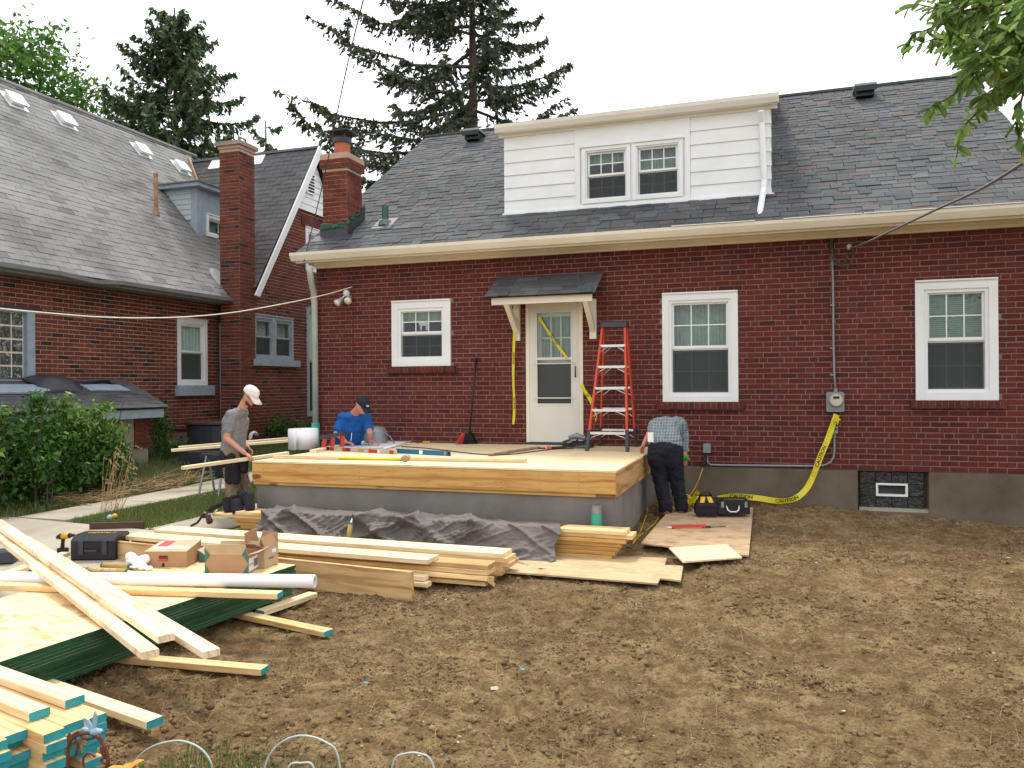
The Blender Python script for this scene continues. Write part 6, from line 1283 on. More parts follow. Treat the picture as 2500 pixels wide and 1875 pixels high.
for k, py in enumerate((1052, 998, 945, 893, 841)):
    f = min(max((at(1480, py, Y=10.2).z-fl_.z)/(tl.z-fl_.z), 0), 1); a = fl_.lerp(tl, f); b = fr_.lerp(tr_, f); mb = MB(); Fb_, L = localbox(a, b, a.z); mb.box(Fb_, (.0, -.035, -.030), (L, .05, 0)); st = mb.build('step', 'alu', t)
    mb = MB(); 
    for s, p in ((1, a), (-1, b)): mb.tube([p+Vector((0, -.02, -.10)), p+Vector((s*.03, -.02, -.07)), p+Vector((s*L*.30, -.02, -.028))], .006, 5)
    mb.build('step_brace', 'alu', t)
    a = bl_.lerp(ul_, f); b = br_.lerp(ur_, f); mb = MB(); mb.box(localbox(a, b, a.z)[0], (0, -.006, -.03), ((b-a).length, .006, -.002)); 
    for s, p in ((1, a), (-1, b)): mb.tube([p+Vector((0, -.0, -.12)), p+Vector((s*L*.3, -.0, -.03))], .005, 5)
    mb.build('rear_bar', 'alu', t)
mb = MB(); c = (tl+tr_)/2; roundbox(mb, Matrix.Translation(c), (-.175, -.06, -.01), (.175, .16, .055), .02); mb.build('top_cap', 'charcoal', t)
p = at(1435, 1040, Y=10.15); mb = MB()
for k in range(5): mb.tube([fl_.lerp(tl, .32)+Vector((.05+.015*math.cos(a+k), -.02, .0-.03*k+.03*math.sin(a))) for a in [i*.9 for i in range(7)]], .006, 5)
mb.build('rope_knot', 'cord', t, smooth=True)
t = empty('step_ladder', (-5.95, 9.25, .2), label='second red step ladder, only its black top showing behind the white coil', cat='ladder'); mb = MB(); a, b = at(779, 1064, Y=9.15), at(836, 1054, Y=9.35); Fb_, L = localbox(a, b, a.z); mb.hexa([a+Vector(v) for v in ((0, 0, -.05), (0, .12, -.05), (0, .12, 0), (0, 0, 0))]+[b+Vector(v) for v in ((0, 0, -.05), (0, .12, -.05), (0, .12, 0), (0, 0, 0))]); mb.build('top_cap', 'charcoal', t)
for f, s in ((.15, -.12), (.5, -.02), (.92, .0)): p = a.lerp(b, f); mb = MB(); mb.tube([p-Vector((0, -.05, .05)), Vector((p.x+s, p.y-.05, .15))], .035, 4); mb.build('rail', 'red2' if 'red2' in M else 'orange', t)
# boards by the corner of the platform
E1 = board(at(780, 1068, Z=.90), at(418, 1097, Z=.80), .089, .038, 'lumber_pale', 'stud', label='front one of two pale studs bridging from the ladder top to the sawhorse', cat='stud')
board(at(780, 1062, Z=.90), at(436, 1090, Z=.80), .089, .038, 'lumber_pale', 'stud', label='rear one of two pale studs bridging from the ladder top to the sawhorse', cat='stud')
cb = board(at(706, 1103, Y=8.5), at(448, 1139, Y=7.35), .07, .038, 'lumber_pale', 'stud', label='pale stud the man in the grey shirt is holding over the platform corner', cat='stud')
board(at(560, 1197, Z=.19), at(420, 1226, Z=.17), .089, .038, 'lumber_pale', 'stud', label='pale stud lying on the grass left of the standing man', cat='stud')
t = empty('sawhorse', at(520, 1200, Z=.15), label='grey folding sawhorse under the two bridging studs', cat='sawhorse'); c = at(528, 1108, Z=.77); mb = MB(); mb.box(Matrix.Translation(c), (-.25, -.03, -.06), (.2, .03, 0)); mb.build('beam', 'charcoal', t)
for sx_, sy in ((-.15, -.18), (.15, -.18), (-.15, .18), (.15, .18)): mb = MB(); e = Vector((c.x+sx_*1.1, c.y+sy, G(c.x+sx_, c.y+sy))); mb.tube([c+Vector((sx_, sy*.1, -.03)), e], .016, 6); mb.build('leg', 'grey_metal', t)
# dark container, bent pipe, barrel
c = at(492, 1136, Z=.32); t = empty('container', c, label='dark oval container with a rimmed lid behind the bridging studs', cat='container'); F_ = Matrix.Translation((c.x, c.y+.25, G(c.x, c.y))); mb = MB(); mb.lathe(F_, [(.42, 0), (.46, .1), (.48, .52), (.46, .53)], 24, sx=1.0, sy=.6); mb.build('tub', 'charcoal', t, smooth=False); mb = MB(); mb.lathe(F_, [(.46, .53), (.53, .545), (.53, .57), (.47, .60), (.45, .585), (.2, .56)], 24, sx=1.0, sy=.6); mb.build('rim', 'darkwood', t)
c = at(500, 1150, Z=.3); mb = MB(); roundbox(mb, Matrix.Translation((c.x+.1, c.y-.1, G(c.x, c.y)-.02)), (-.45, -.15, 0), (.4, .15, .30), .03); mb.build('planter_box', 'charcoal', None, label='low dark trough standing in front of the oval container', cat='trough')
pts = [at(x, y, X=-9.8) for x, y in ((611, 1108), (611, 1070), (613, 1060), (619, 1056), (625, 1058), (627, 1063))]; mb = MB(); mb.tube(pts, .035, 10); mb.build('vent_pipe', 'pvc', None, smooth=True, label='white hooked plastic pipe rising beside the gable wall', cat='pipe')
pts = [at(x, y, X=-10.42) for x, y in ((508, 1080), (508, 1055))]; mb = MB(); mb.box(Matrix.Translation(pts[0]), (-.03, -.08, 0), (.06, .08, .22)); mb.build('utility_box', 'grey_metal', None, label='small grey utility box at the foot of the neighbouring wall', cat='box')
mb = MB(); mb.tube([at(x, y, X=-10.40) for x, y in ((410, 1046), (450, 1050), (500, 1044), (530, 1040))], .025, 6); mb.build('hose', 'black', None, smooth=True, label='black hose run along the foot of the neighbouring wall', cat='hose')
c = at(918, 1075, Y=10.45); mb = MB(); mb.lathe(Matrix.Translation((c.x, c.y, .2)), [(.15, 0), (.17, .5), (.165, .84), (.13, .90), (.05, .92)], 18); mb.tube([Vector((c.x+.1, c.y-.02, 1.05)), Vector((c.x+.25, c.y-.05, .98)), Vector((c.x+.34, c.y-.08, .87))], .008, 6); mb.build('meter_barrel', 'grey_metal', None, smooth=True, label='grey rounded canister with a thin pipe between the man in blue and the wall', cat='canister')
# standpipe
c = at(1456, 1240, Y=7.625); t = empty('standpipe', (c.x, 7.63, 0), label='short teal green pipe stub wrapped with silver tape by the concrete', cat='pipe'); F_ = Matrix.Translation((c.x, 7.625, 0)); zt = at(1456, 1236, Y=7.6).z; mb = MB(); mb.lathe(F_, [(.053, -.1), (.053, zt), (.045, zt)], 20); mb.build('pipe', 'pvc_green', t, smooth=False)
mb = MB(); n = 20; top = zt+.008; V_ = [F_@Vector((.055*math.cos(2*math.pi*i/n), .055*math.sin(2*math.pi*i/n), top)) for i in range(n)]+[F_@Vector((.056*math.cos(2*math.pi*i/n), .056*math.sin(2*math.pi*i/n), zt-.045-.035*abs(math.sin(i*1.1)))) for i in range(n)]; mb.add(V_, [(i, i+n, (i+1) % n+n, (i+1) % n) for i in range(n)]+[tuple(range(n))]); mb.build('duct_tape', 'duct_tape', t)
# ============================================================ PEOPLE
def caps(mb, L):
    for p0, r0_, p1, r1 in L:
        p0, p1 = Vector(p0), Vector(p1); mb.ell(p0, r0_, n=14, m=10); mb.ell(p1, r1, n=14, m=10)
        if (p1-p0).length > .001: mb.tube([p0, p1], [r0_, r1], 14)
def fuse(name, L, mat, parent, vox, sm=6, disp=0, **kw):
    mb = MB(); caps(mb, L); o = mb.build(name, mat, parent, smooth=True, **kw)
    m = o.modifiers.new('r', 'REMESH'); m.mode = 'VOXEL'; m.voxel_size = vox; m.use_smooth_shade = True
    m = o.modifiers.new('s', 'SMOOTH'); m.factor = .5; m.iterations = sm
    if disp:
        tx = bpy.data.textures.new(name, 'CLOUDS'); tx.noise_scale = .055; m = o.modifiers.new('d', 'DISPLACE'); m.texture = tx; m.strength = disp; m.mid_level = .5; m.texture_coords = 'GLOBAL'
    return o
def hand(wr, fd, palm, curl=.6, s=1.0, thumb=1):
    """wrist, finger direction, palm normal -> capsules for palm, four bent fingers and a thumb"""
    wr, fd, pn = Vector(wr), Vector(fd).normalized(), Vector(palm).normalized(); sd_ = fd.cross(pn).normalized(); pn = sd_.cross(fd); L = []
    for k in (-1.2, -.4, .4, 1.2): L.append((wr+fd*.015*s, .015*s, wr+fd*.082*s+sd_*.017*k*s, .013*s))
    for k, ln in zip((-1.35, -.45, .45, 1.35), (.030, .034, .032, .025)):
        a = wr+fd*.086*s+sd_*.018*k*s; d = (fd+pn*curl*.5).normalized(); b = a+d*ln*s; d2 = (fd*.5+pn*curl).normalized(); c = b+d2*ln*.8*s; d3 = (pn*curl+fd*(.2-curl*.3)).normalized(); e = c+d3*ln*.6*s
        L += [(a, .0095*s, b, .009*s), (b, .009*s, c, .0085*s), (c, .0085*s, e, .0075*s)]
    a = wr+fd*.03*s+sd_*.026*thumb*s; b = a+(fd*.6+sd_*thumb*.8+pn*.3).normalized()*.035*s; c = b+(fd*.9+pn*.5).normalized()*.028*s; L += [(wr+fd*.015*s, .014*s, a, .013*s), (a, .0125*s, b, .011*s), (b, .011*s, c, .009*s)]
    return L
def head(c, fwd, up, s=1.0):
    """skull, jaw, nose, lips, ears; returns capsules and a local frame (x forward, z up)"""
    c = Vector(c); f = Vector(fwd).normalized(); u_ = Vector(up); u_ = (u_-f*u_.dot(f)).normalized(); l = u_.cross(f)
    P = lambda x, y, z: c+(f*x+l*y+u_*z)*s
    L = [(P(-.03, 0, .03), .082*s, P(.02, 0, .035), .076*s), (P(.035, 0, -.02), .058*s, P(.045, 0, -.055), .042*s), (P(.0, .03, -.02), .055*s, P(.0, -.03, -.02), .055*s), (P(.045, .018, -.068), .026*s, P(.045, -.018, -.068), .026*s), (P(.088, 0, .008), .008*s, P(.108, 0, -.022), .012*s), (P(.083, .014, -.046), .007*s, P(.083, -.014, -.046), .007*s), (P(.088, .0, -.072), .012*s, P(.082, 0, -.08), .012*s),
         (P(-.002, .076, .012), .014*s, P(-.006, .078, -.016), .010*s), (P(-.002, -.076, .012), .014*s, P(-.006, -.078, -.016), .010*s), (P(.078, .03, .022), .011*s, P(.078, -.03, .022), .011*s)]
    return L, P, f, l, u_
def cap(parent, P, mat, f, l, u_, c, s, brim_dir=.0, front='cap'):
    mb = MB(); MM = Matrix(((f.x, l.x, u_.x, c.x), (f.y, l.y, u_.y, c.y), (f.z, l.z, u_.z, c.z), (0, 0, 0, 1))); prof = [(.094, .035), (.0955, .055), (.090, .085), (.072, .112), (.045, .126), (.012, .132)]
    mb.lathe(MM@Matrix.Translation((-.012*s, 0, 0))@Matrix.Scale(s, 4), prof, 20, sx=1.10, sy=.95); mb.ell((-.012*s, 0, .133*s), .008*s, MM, 8, 5)
    n = 12; top = []; 
    for i in range(n+1): a = R(-62+124*i/n); top.append((Vector((.090*math.cos(a)*1.08-.012, .085*math.sin(a), .040)), Vector((.075+.112*math.cos(a)**.6, .082*math.sin(a), .022-.018*abs(math.sin(a))))))
    V_ = [MM@(q*s) for a, b in top for q in (a, b)]+[MM@((q-Vector((0, 0, .005)))*s) for a, b in top for q in (a, b)]; N2 = 2*(n+1)
    fs = [(2*i, 2*i+1, 2*i+3, 2*i+2) for i in range(n)]+[(N2+2*i, N2+2*i+2, N2+2*i+3, N2+2*i+1) for i in range(n)]+[(2*i+1, N2+2*i+1, N2+2*i+3, 2*i+3) for i in range(n)]
    mb.add(V_, fs); return mb.build('cap', mat, parent, smooth=True), MM
def eyes(parent, P, s):
    for y in (.029, -.029): mb = MB(); mb.ell(P(.0835, y, .012), .0085*s, n=8, m=6); mb.build('eye', 'ink', parent)
# ---- man in grey T-shirt
Y1 = 8.2; J = lambda x, y, dy=0: at(x, y, Y=Y1+dy)
g1 = G(J(585, 1250).x, Y1)+.02
man = empty('person', (J(585, 1250).x, Y1, g1), label='standing man in grey T-shirt and white cap holding a pale stud beside the platform', cat='person'); s = .97
hc = J(610, 968); fw = Vector((.80, -.05, -.60)); Lh, P, f, l, u_ = head(hc, fw, (.55, 0, .83), s)
neck = J(588, 1002); ch = J(575, 1030); wa_ = J(571, 1078); hip = J(570, 1104)
sr, sl2 = J(566, 1014, -.15), J(584, 1013, .15); er, wr_ = J(553, 1070, -.20), J(597, 1106, -.17); el, wl_ = J(582, 1065, .2), J(602, 1090, .1)
kr, ar = J(567, 1182, -.10), Vector((J(576, 1240, -.12).x, Y1-.12, g1+.09)); kl, al_ = J(592, 1180, .10), Vector((J(603, 1240, .10).x, Y1+.10, g1+.09))
hr, hl = J(563, 1108, -.085), J(576, 1108, .085)
off = lambda v, y: Vector((v.x, v.y+y, v.z))
body = Lh+[(P(-.02, 0, -.03), .055*s, neck, .056*s), (neck, .055, off(ch, 0), .085)]
tors = [(off(ch, -.07), .105, off(wa_, -.06), .092), (off(ch, .07), .105, off(wa_, .06), .092), (off(wa_, -.06), .092, off(hip, -.07), .10), (off(wa_, .06), .092, off(hip, .07), .10), (sr, .062, off(neck, -.03)-Vector((0, 0, .03)), .06), (sl2, .062, off(neck, .03)-Vector((0, 0, .03)), .06), (sr, .062, off(ch, -.07), .09), (sl2, .062, off(ch, .07), .09)]
body += tors+[(sr, .052, er, .041), (er, .040, wr_, .027), (sl2, .050, el, .040), (el, .039, wl_, .027)]
body += hand(wr_, (.75, .1, -.45), (-.2, .1, -1), .75, .95)+hand(wl_, (.7, .1, -.6), (-.1, -.6, -.6), .6, .95, -1)
body += [(hr, .090, kr, .058), (kr, .056, ar, .038), (hl, .090, kl, .058), (kl, .056, al_, .038)]
fuse('body', body, 'skin', man, .0072, 3)
shirt = [(a, ra+.014, b, rb+.014) for a, ra, b, rb in tors[:2]]+[(a, ra+.010, b, rb+.010) for a, ra, b, rb in tors[4:]]+[(off(wa_, -.06), .108, off(hip, -.06)+Vector((0, 0, .03)), .122), (off(wa_, .06), .108, off(hip, .06)+Vector((0, 0, .03)), .122), (sr, .066, sr.lerp(er, .60), .066), (sl2, .066, sl2.lerp(el, .6), .064)]
fuse('t_shirt', shirt, 'greyshirt', man, .009, 5, .028)
tr_l = [(off(hip, -.06)+Vector((0, 0, .02)), .105, hr, .112), (off(hip, .06)+Vector((0, 0, .02)), .105, hl, .112), (hr, .110, kr, .090), (kr, .090, ar-Vector((0, 0, .02)), .082), (hl, .110, kl, .090), (kl, .090, al_-Vector((0, 0, .02)), .082)]
fuse('trousers', tr_l, 'khaki', man, .010, 4, .034)
for a in (ar, al_): fuse('boot', [(a-Vector((.03, 0, .045)), .045, a+Vector((.13, 0, -.055)), .038), (a, .05, a-Vector((.02, 0, .05)), .048)], 'boots', man, .010, 3)
cp, MM = cap(man, P, 'cap_white', f, l, u_, hc, s*1.03); eyes(man, P, s)
fuse('hair', [(P(-.075, .0, .01), .045, P(-.07, 0, -.04), .038), (P(-.05, .055, .015), .03, P(-.055, .05, -.03), .026), (P(-.05, -.055, .015), .03, P(-.055, -.05, -.03), .026)], 'hair', man, .008, 2, .008)
fuse('beard', [(P(.045, .03, -.075), .026, P(.045, -.03, -.075), .026), (P(.06, 0, -.078), .028, P(.075, 0, -.075), .018), (P(.01, .06, -.035), .012, P(.04, .045, -.07), .016), (P(.01, -.06, -.035), .012, P(.04, -.045, -.07), .016)], 'hair', man, .006, 2)
mb = MB(); mb.tube([P(.09, .055, .012), P(.097, .02, .012), P(.099, 0, .014), P(.097, -.02, .012), P(.09, -.055, .012), P(.0, -.082, .016)], .004, 5); mb.build('glasses', 'black', man)
# tool belt on him
fuse('tool_belt', [(off(hip, -.065)-Vector((0, 0, .005)), .124, off(hip, -.075)-Vector((0, 0, .05)), .122), (off(hip, .065)-Vector((0, 0, .005)), .124, off(hip, .075)-Vector((0, 0, .05)), .122)], 'blackcloth', man, .011, 3)
for (x, y, dy, w_, h_) in ((542, 1132, -.10, .045, .13), (568, 1138, -.19, .05, .17), (590, 1128, -.14, .035, .09), (556, 1115, -.17, .05, .08)):
    c = J(x, y, dy); fuse('tool_pouch', [(c+Vector((-w_, 0, .0)), .048, c+Vector((-w_, 0, -h_)), .052), (c+Vector((w_, 0, .0)), .048, c+Vector((w_, 0, -h_)), .052)], 'blackcloth', man, .010, 3, .01)
# ---- man in blue polo
Y2 = 9.9; J = lambda x, y, dy=0: at(x, y, Y=Y2+dy); g2 = G(-5.9, Y2)
man = empty('person', (-5.95, Y2, g2), label='older man in bright blue polo shirt and navy cap leaning over building plans', cat='person'); s = .97
hc = J(884, 992, -.15); fw = Vector((.78, -.30, -.55)); Lh, P, f, l, u_ = head(hc, fw, (.5, -.15, .85), s)
neck = J(864, 1012, -.05); ch = J(858, 1042, .0); hip = J(838, 1120, .12); hip.x = min(hip.x, -5.80)
fd = Vector((.62, -.78, 0)); lf = Vector((.78, .62, 0))     # his left
o2 = lambda v, k: v+lf*k
sr, sl2 = J(838, 1020, -.12), J(893, 1022, .05); er, wr_ = J(822, 1058, -.22), at(846, 1079, Z=.91); el, wl_ = J(903, 1055, -.1), at(903, 1077, Z=.915)
wr_.y = min(wr_.y, 9.75); wr_ = at(844, 1079, Y=9.72); wl_ = at(903, 1075, Y=9.95)
kr, ar = Vector((-6.0, Y2-.05, g2+.48)), Vector((-6.1, Y2-.0, g2+.08)); kl, al_ = Vector((-5.86, Y2+.25, g2+.48)), Vector((-5.95, Y2+.25, g2+.08)); hr, hl = o2(hip, -.09), o2(hip, .09)
tors = [(o2(ch, -.09), .115, o2(hip, -.06)+Vector((0, 0, .14)), .125), (o2(ch, .09), .115, o2(hip, .06)+Vector((0, 0, .14)), .125), (o2(hip, -.06)+Vector((0, 0, .14)), .12, o2(hip, -.07), .11), (o2(hip, .06)+Vector((0, 0, .14)), .12, o2(hip, .07), .11), (sr, .065, o2(neck, -.03)-Vector((0, 0, .04)), .065), (sl2, .065, o2(neck, .03)-Vector((0, 0, .04)), .065), (sr, .07, o2(ch, -.08), .10), (sl2, .07, o2(ch, .08), .10)]
body = Lh+[(P(-.02, 0, -.03), .06, neck, .062), (neck, .06, ch, .10)]+tors+[(sr, .055, er, .044), (er, .043, wr_, .029), (sl2, .055, el, .044), (el, .043, wl_, .029)]
body += hand(wr_, (.95, -.2, -.12), (0, 0, -1), .35, 1)+hand(wl_, (.9, -.1, -.25), (0, 0, -1), .15, 1, -1)+[(hr, .09, kr, .06), (kr, .058, ar, .04), (hl, .09, kl, .06), (kl, .058, al_, .04)]
fuse('body', body, 'skin2', man, .0072, 3)
shirt = [(a, ra+.020, b, rb+.020) for a, ra, b, rb in tors[:4]]+[(a, ra+.014, b, rb+.014) for a, ra, b, rb in tors[4:]]+[(neck-Vector((0, 0, .06)), .085, ch, .135), (sr, .072, sr.lerp(er, .72), .070), (sl2, .072, sl2.lerp(el, .72), .070), (neck-Vector((0, 0, .01)), .068, neck-Vector((0, 0, .03)), .08)]
fuse('polo_shirt', shirt, 'blueshirt', man, .009, 5, .03)
fuse('trousers', [(o2(hip, -.05), .125, hr, .112), (o2(hip, .05), .125, hl, .112), (hr, .108, kr, .08), (kr, .08, ar, .07), (hl, .108, kl, .08), (kl, .08, al_, .07)], 'khaki', man, .012, 4, .02)
for a in (ar, al_): fuse('boot', [(a-Vector((.02, 0, .04)), .045, a+Vector((.12, -.05, -.045)), .038)], 'boots', man, .010, 3)
cp, MM = cap(man, P, 'cap_navy', f, l, u_, hc, s*1.04); eyes(man, P, s)
mb = MB(); 
for a, b in (((.088, -.014, .07), (.012, .009)), ((.090, .012, .068), (.010, .011)), ((.093, .0, .056), (.013, .006))): mb.ell(MM@(Vector(a)*1.0), (b[0], b[0], b[1]), n=8, m=5)
mb.build('cap_badge', 'whiteink', cp)
fuse('hair', [(P(-.075, .0, .0), .034, P(-.07, 0, -.035), .030), (P(-.03, .07, .0), .014, P(-.04, .065, -.03), .014), (P(-.03, -.07, .0), .014, P(-.04, -.065, -.03), .014)], 'greyhair', man, .008, 2)
mb = MB(); mb.tube([P(.0, .08, .018), P(.09, .055, .012), P(.099, .02, .012), P(.101, 0, .014), P(.099, -.02, .012), P(.09, -.055, .012), P(.0, -.082, .016)], .003, 5); mb.build('glasses', 'grey_metal', man)
pe = wr_+Vector((.10, -.03, .02)); mb = MB(); mb.tube([pe, pe+Vector((.03, -.03, .11))], .005, 6); mb.build('pencil', 'paper', None, label='thin white pencil held in the right hand of the man in blue', cat='pencil')
# ---- bent man in plaid shirt
Y3 = 9.45; J = lambda x, y, dy=0: at(x, y, Y=Y3+dy); g3 = .17
man = empty('person', (J(1640, 1260).x, Y3, g3), label='man in plaid shirt and dark trousers bent over by the wall, seen from behind', cat='person'); s = .97
hip = J(1625, 1098, .02); hr, hl = J(1642, 1100, .02), J(1606, 1100, .0); mid = J(1618, 1045, .22); chest = J(1640, 1040, .42); nk = J(1655, 1052, .58)
kl, al_ = J(1612, 1175, .04), Vector((J(1626, 1245, -.02).x, Y3-.03, g3+.085)); kr, ar = J(1652, 1172, .10), Vector((J(1664, 1240, .05).x, Y3+.07, g3+.085))
sr, sl2 = J(1664, 1040, .44), J(1618, 1035, .42); er, wr_ = J(1672, 1078, .42), J(1671, 1112, .36); el, wl_ = J(1585, 1060, .30), J(1572, 1085, .28)
Lh, P, f, l, u_ = head(J(1662, 1078, .68), (.2, .4, -.85), (.1, .9, .3), s)
ax = lambda v, k: v+Vector((k, 0, 0))
tors = [(ax(hip, -.075), .112, ax(mid, -.06), .108), (ax(hip, .075), .112, ax(mid, .07), .108), (ax(mid, -.06), .108, ax(chest, -.08), .105), (ax(mid, .07), .108, ax(chest, .07), .105), (sr, .065, chest, .1), (sl2, .065, chest, .1)]
body = Lh+[(nk, .06, chest, .09), (P(-.02, 0, -.03), .055, nk, .06)]+tors+[(sr, .052, er, .042), (er, .04, wr_, .028), (sl2, .05, el, .04), (el, .04, wl_, .028), (hr, .1, kr, .06), (kr, .058, ar, .04), (hl, .1, kl, .06), (kl, .058, al_, .04)]+hand(wr_, (.05, .1, -1), (-.3, 1, 0), .5, 1)+hand(wl_, (-.3, .5, -.7), (.3, 0, -1), .4, 1)
fuse('body', body, 'skin2', man, .0075, 3)
m, nt_, b_ = newmat('plaid'); mp = coords(nt_, (1, 1, 1)); br = N(nt_, 'ShaderNodeTexBrick'); br.inputs['Scale'].default_value = 30; br.offset = 0; br.inputs['Mortar Size'].default_value = .05; br.inputs['Brick Width'].default_value = 1; br.inputs['Row Height'].default_value = 1
br.inputs['Color1'].default_value = (.12, .15, .17, 1); br.inputs['Color2'].default_value = (.17, .21, .23, 1); br.inputs['Mortar'].default_value = (.38, .42, .42, 1)
rot = N(nt_, 'ShaderNodeMapping'); rot.inputs['Rotation'].default_value = (R(90), 0, 0); nt_.links.new(mp.outputs[0], rot.inputs[0]); nt_.links.new(rot.outputs[0], br.inputs['Vector']); nt_.links.new(br.outputs[0], b_.inputs['Base Color']); b_.inputs['Roughness'].default_value = .9; M['plaid'] = m
shirt = [(ax(hip, -.07)+Vector((0, .02, .05)), .128, ax(mid, -.06), .122), (ax(hip, .07)+Vector((0, .02, .05)), .128, ax(mid, .07), .122), (ax(mid, -.06), .122, ax(chest, -.08), .118), (ax(mid, .07), .122, ax(chest, .07), .118), (sr, .075, chest, .11), (sl2, .075, chest, .11), (sr, .066, er, .058), (er, .056, er.lerp(wr_, .55), .052), (sl2, .064, sl2.lerp(el, .7), .055)]
fuse('plaid_shirt', shirt, 'plaid', man, .010, 4, .032)
fuse('trousers', [(ax(hip, -.06)+Vector((0, -.01, .0)), .132, hl-Vector((0, 0, .1)), .125), (ax(hip, .06)+Vector((0, -.01, .0)), .132, hr-Vector((0, 0, .1)), .125), (hr, .125, kr, .088), (kr, .088, ar+Vector((0, 0, .02)), .072), (hl, .125, kl, .088), (kl, .088, al_+Vector((0, 0, .02)), .072), (ar+Vector((0, 0, .04)), .08, ar, .078), (al_+Vector((0, 0, .04)), .08, al_, .078)], 'darktrousers', man, .010, 4, .034)
for a in (ar, al_): fuse('boot', [(a-Vector((0, .03, .045)), .048, a+Vector((.07, .10, -.055)), .040), (a, .05, a-Vector((0, .02, .05)), .05)], 'boots', man, .010, 3)
mb = MB(); mb.box(Matrix.Translation(J(1589, 1066, -.12)), (-.035, -.01, -.06), (.03, .01, .05)); mb.build('white_rag', 'bag', man)
mb = MB(); mb.tube([wr_+Vector((-.03, -.03, -.02)), wr_+Vector((.05, -.03, -.02))], .035, 10); mb.build('cord_reel', 'greenglove', None, label='bright green reel in the hanging right hand of the bent man', cat='reel')
mb = MB(); p = J(1611, 1190, .25); mb.tube([p+Vector((0, 0, -.1)), p+Vector((0, 0, .08))], [.02, .03], 8); mb.build('red_tool', 'red', None, label='sliver of a red tool visible between the legs of the bent man', cat='tool')
# belt with pouches lying on the planks
c = at(565, 1250, Y=7.45); t = empty('tool_belt', c, label='black leather tool belt with pouches and straps dumped on the tarped plank stack', cat='tool belt')
for (px, py, dy, r, d) in ((577, 1236, 0, .065, (.35, -.25, -.75)), (607, 1226, .03, .058, (.3, -.2, -.75)), (556, 1232, .06, .06, (.2, -.1, -.6)), (590, 1214, .1, .055, (.3, 0, -.5))):
    a = at(px, py-8, Y=7.42+dy); q = Vector(d).normalized().to_track_quat('Z', 'Y').to_matrix().to_4x4(); q.translation = a; mb = MB(); mb.lathe(q, [(r*.9, -.04), (r, 0), (r*1.02, .10), (r*.8, .13)], 14, sx=1, sy=.75); mb.build('pouch', 'blackcloth', t, smooth=False)
fuse('leather_back', [(at(610, 1205, Y=7.55), .04, at(570, 1215, Y=7.55), .035), (at(570, 1215, Y=7.55), .03, at(520, 1240, Y=7.5), .022), (at(520, 1240, Y=7.5), .025, at(498, 1262, Y=7.35), .02), (at(612, 1210, Y=7.5), .045, at(606, 1232, Y=7.5), .03)], 'blackcloth', t, .012, 3, .02)
mb = MB(); mb.tube([at(x, y, Y=7.3) for x, y in ((520, 1236), (505, 1248), (492, 1262), (482, 1276), (466, 1284))], .014, 5); mb.build('strap', 'black', t)
mb = MB(); mb.tube([at(x, y, Y=7.28) for x, y in ((498, 1250), (508, 1256), (522, 1253), (530, 1245))], .007, 6); mb.build('hammer_loop', 'alu', t, smooth=True)
fuse('nail_bag', [(at(505, 1252, Y=7.3), .03, at(512, 1272, Y=7.28), .035)], 'darkwood', t, .010, 2, .02)

# ============================================================ WALL FIXTURES, TAPES, WIRES
Wp = lambda x, y, o=.03: at(x, y, Y=D-o)
t = empty('electric_meter', Wp(2038, 980), label='grey electric meter box with round glass dial on the brick wall', cat='meter')
a, b = Wp(2017, 1005), Wp(2060, 957); mb = MB(); F_ = frame((a.x, D-.002, a.z), (1, 0, 0), (0, 0, 1)); roundbox(mb, F_, (0, 0, 0), (b.x-a.x, b.z-a.z, .10), .02); mb.build('box', 'meter', t)
cc = Wp(2040, 977); F_ = frame((cc.x, D-.10, cc.z), (1, 0, 0), (0, 0, 1)); mb = MB(); mb.lathe(F_, [(.082, 0), (.082, .02), (.075, .055), (.068, .065)], 24); mb.build('dial', 'beige', t, smooth=False); mb = MB(); mb.box(F_, (-.035, .02, .0652), (.035, .05, .068)); mb.build('display', 'black', t)
mb = MB(); mb.tube([Wp(2040, 957, .05), Wp(2040, 948, .05)], .022, 10); mb.build('hub', 'meter', t)
t = empty('conduit', Wp(2035, 590), label='grey service conduit rising from the meter to the eave', cat='conduit'); mb = MB(); mb.tube([Wp(x, y, .035) for x, y in ((2030, 590), (2032, 620), (2034, 720), (2035, 850), (2037, 920), (2040, 950))], .0135, 8); mb.build('pipe', 'meter', t, smooth=True)
mb = MB(); mb.tube([Wp(2030, 612, .05), Wp(2030, 592, .06), Wp(2033, 583, .08)], [.022, .028, .022], 8); mb.build('weatherhead', 'black', t)
for y in (644, 745, 850, 915): p = Wp(2034, y, .02); mb = MB(); mb.box(Matrix.Translation(p), (-.035, -.02, -.010), (.02, .02, .010)); mb.build('strap', 'meter', t)
t = empty('conduit', Wp(2037, 1080), label='grey conduit bending from the small box down along the foundation top', cat='conduit'); mb = MB(); mb.tube([Wp(x, y, .035) for x, y in ((2036, 1008), (2037, 1040), (2037, 1100), (2035, 1116), (2028, 1128), (2015, 1135), (1995, 1138), (1900, 1137), (1800, 1136), (1735, 1135), (1727, 1128), (1726, 1108))], .013, 8); mb.build('pipe', 'meter', t, smooth=True)
a, b = Wp(2030, 1058), Wp(2045, 1041); F_ = frame((a.x, D-.01, a.z), (1, 0, 0), (0, 0, 1)); mb = MB(); roundbox(mb, F_, (0, 0, 0), (b.x-a.x, b.z-a.z, .06), .01); mb.build('small_box', 'meter', t); mb = MB(); mb.box(F_, (.015, .045, .061), (.06, .07, .064)); mb.build('display', 'black', t)
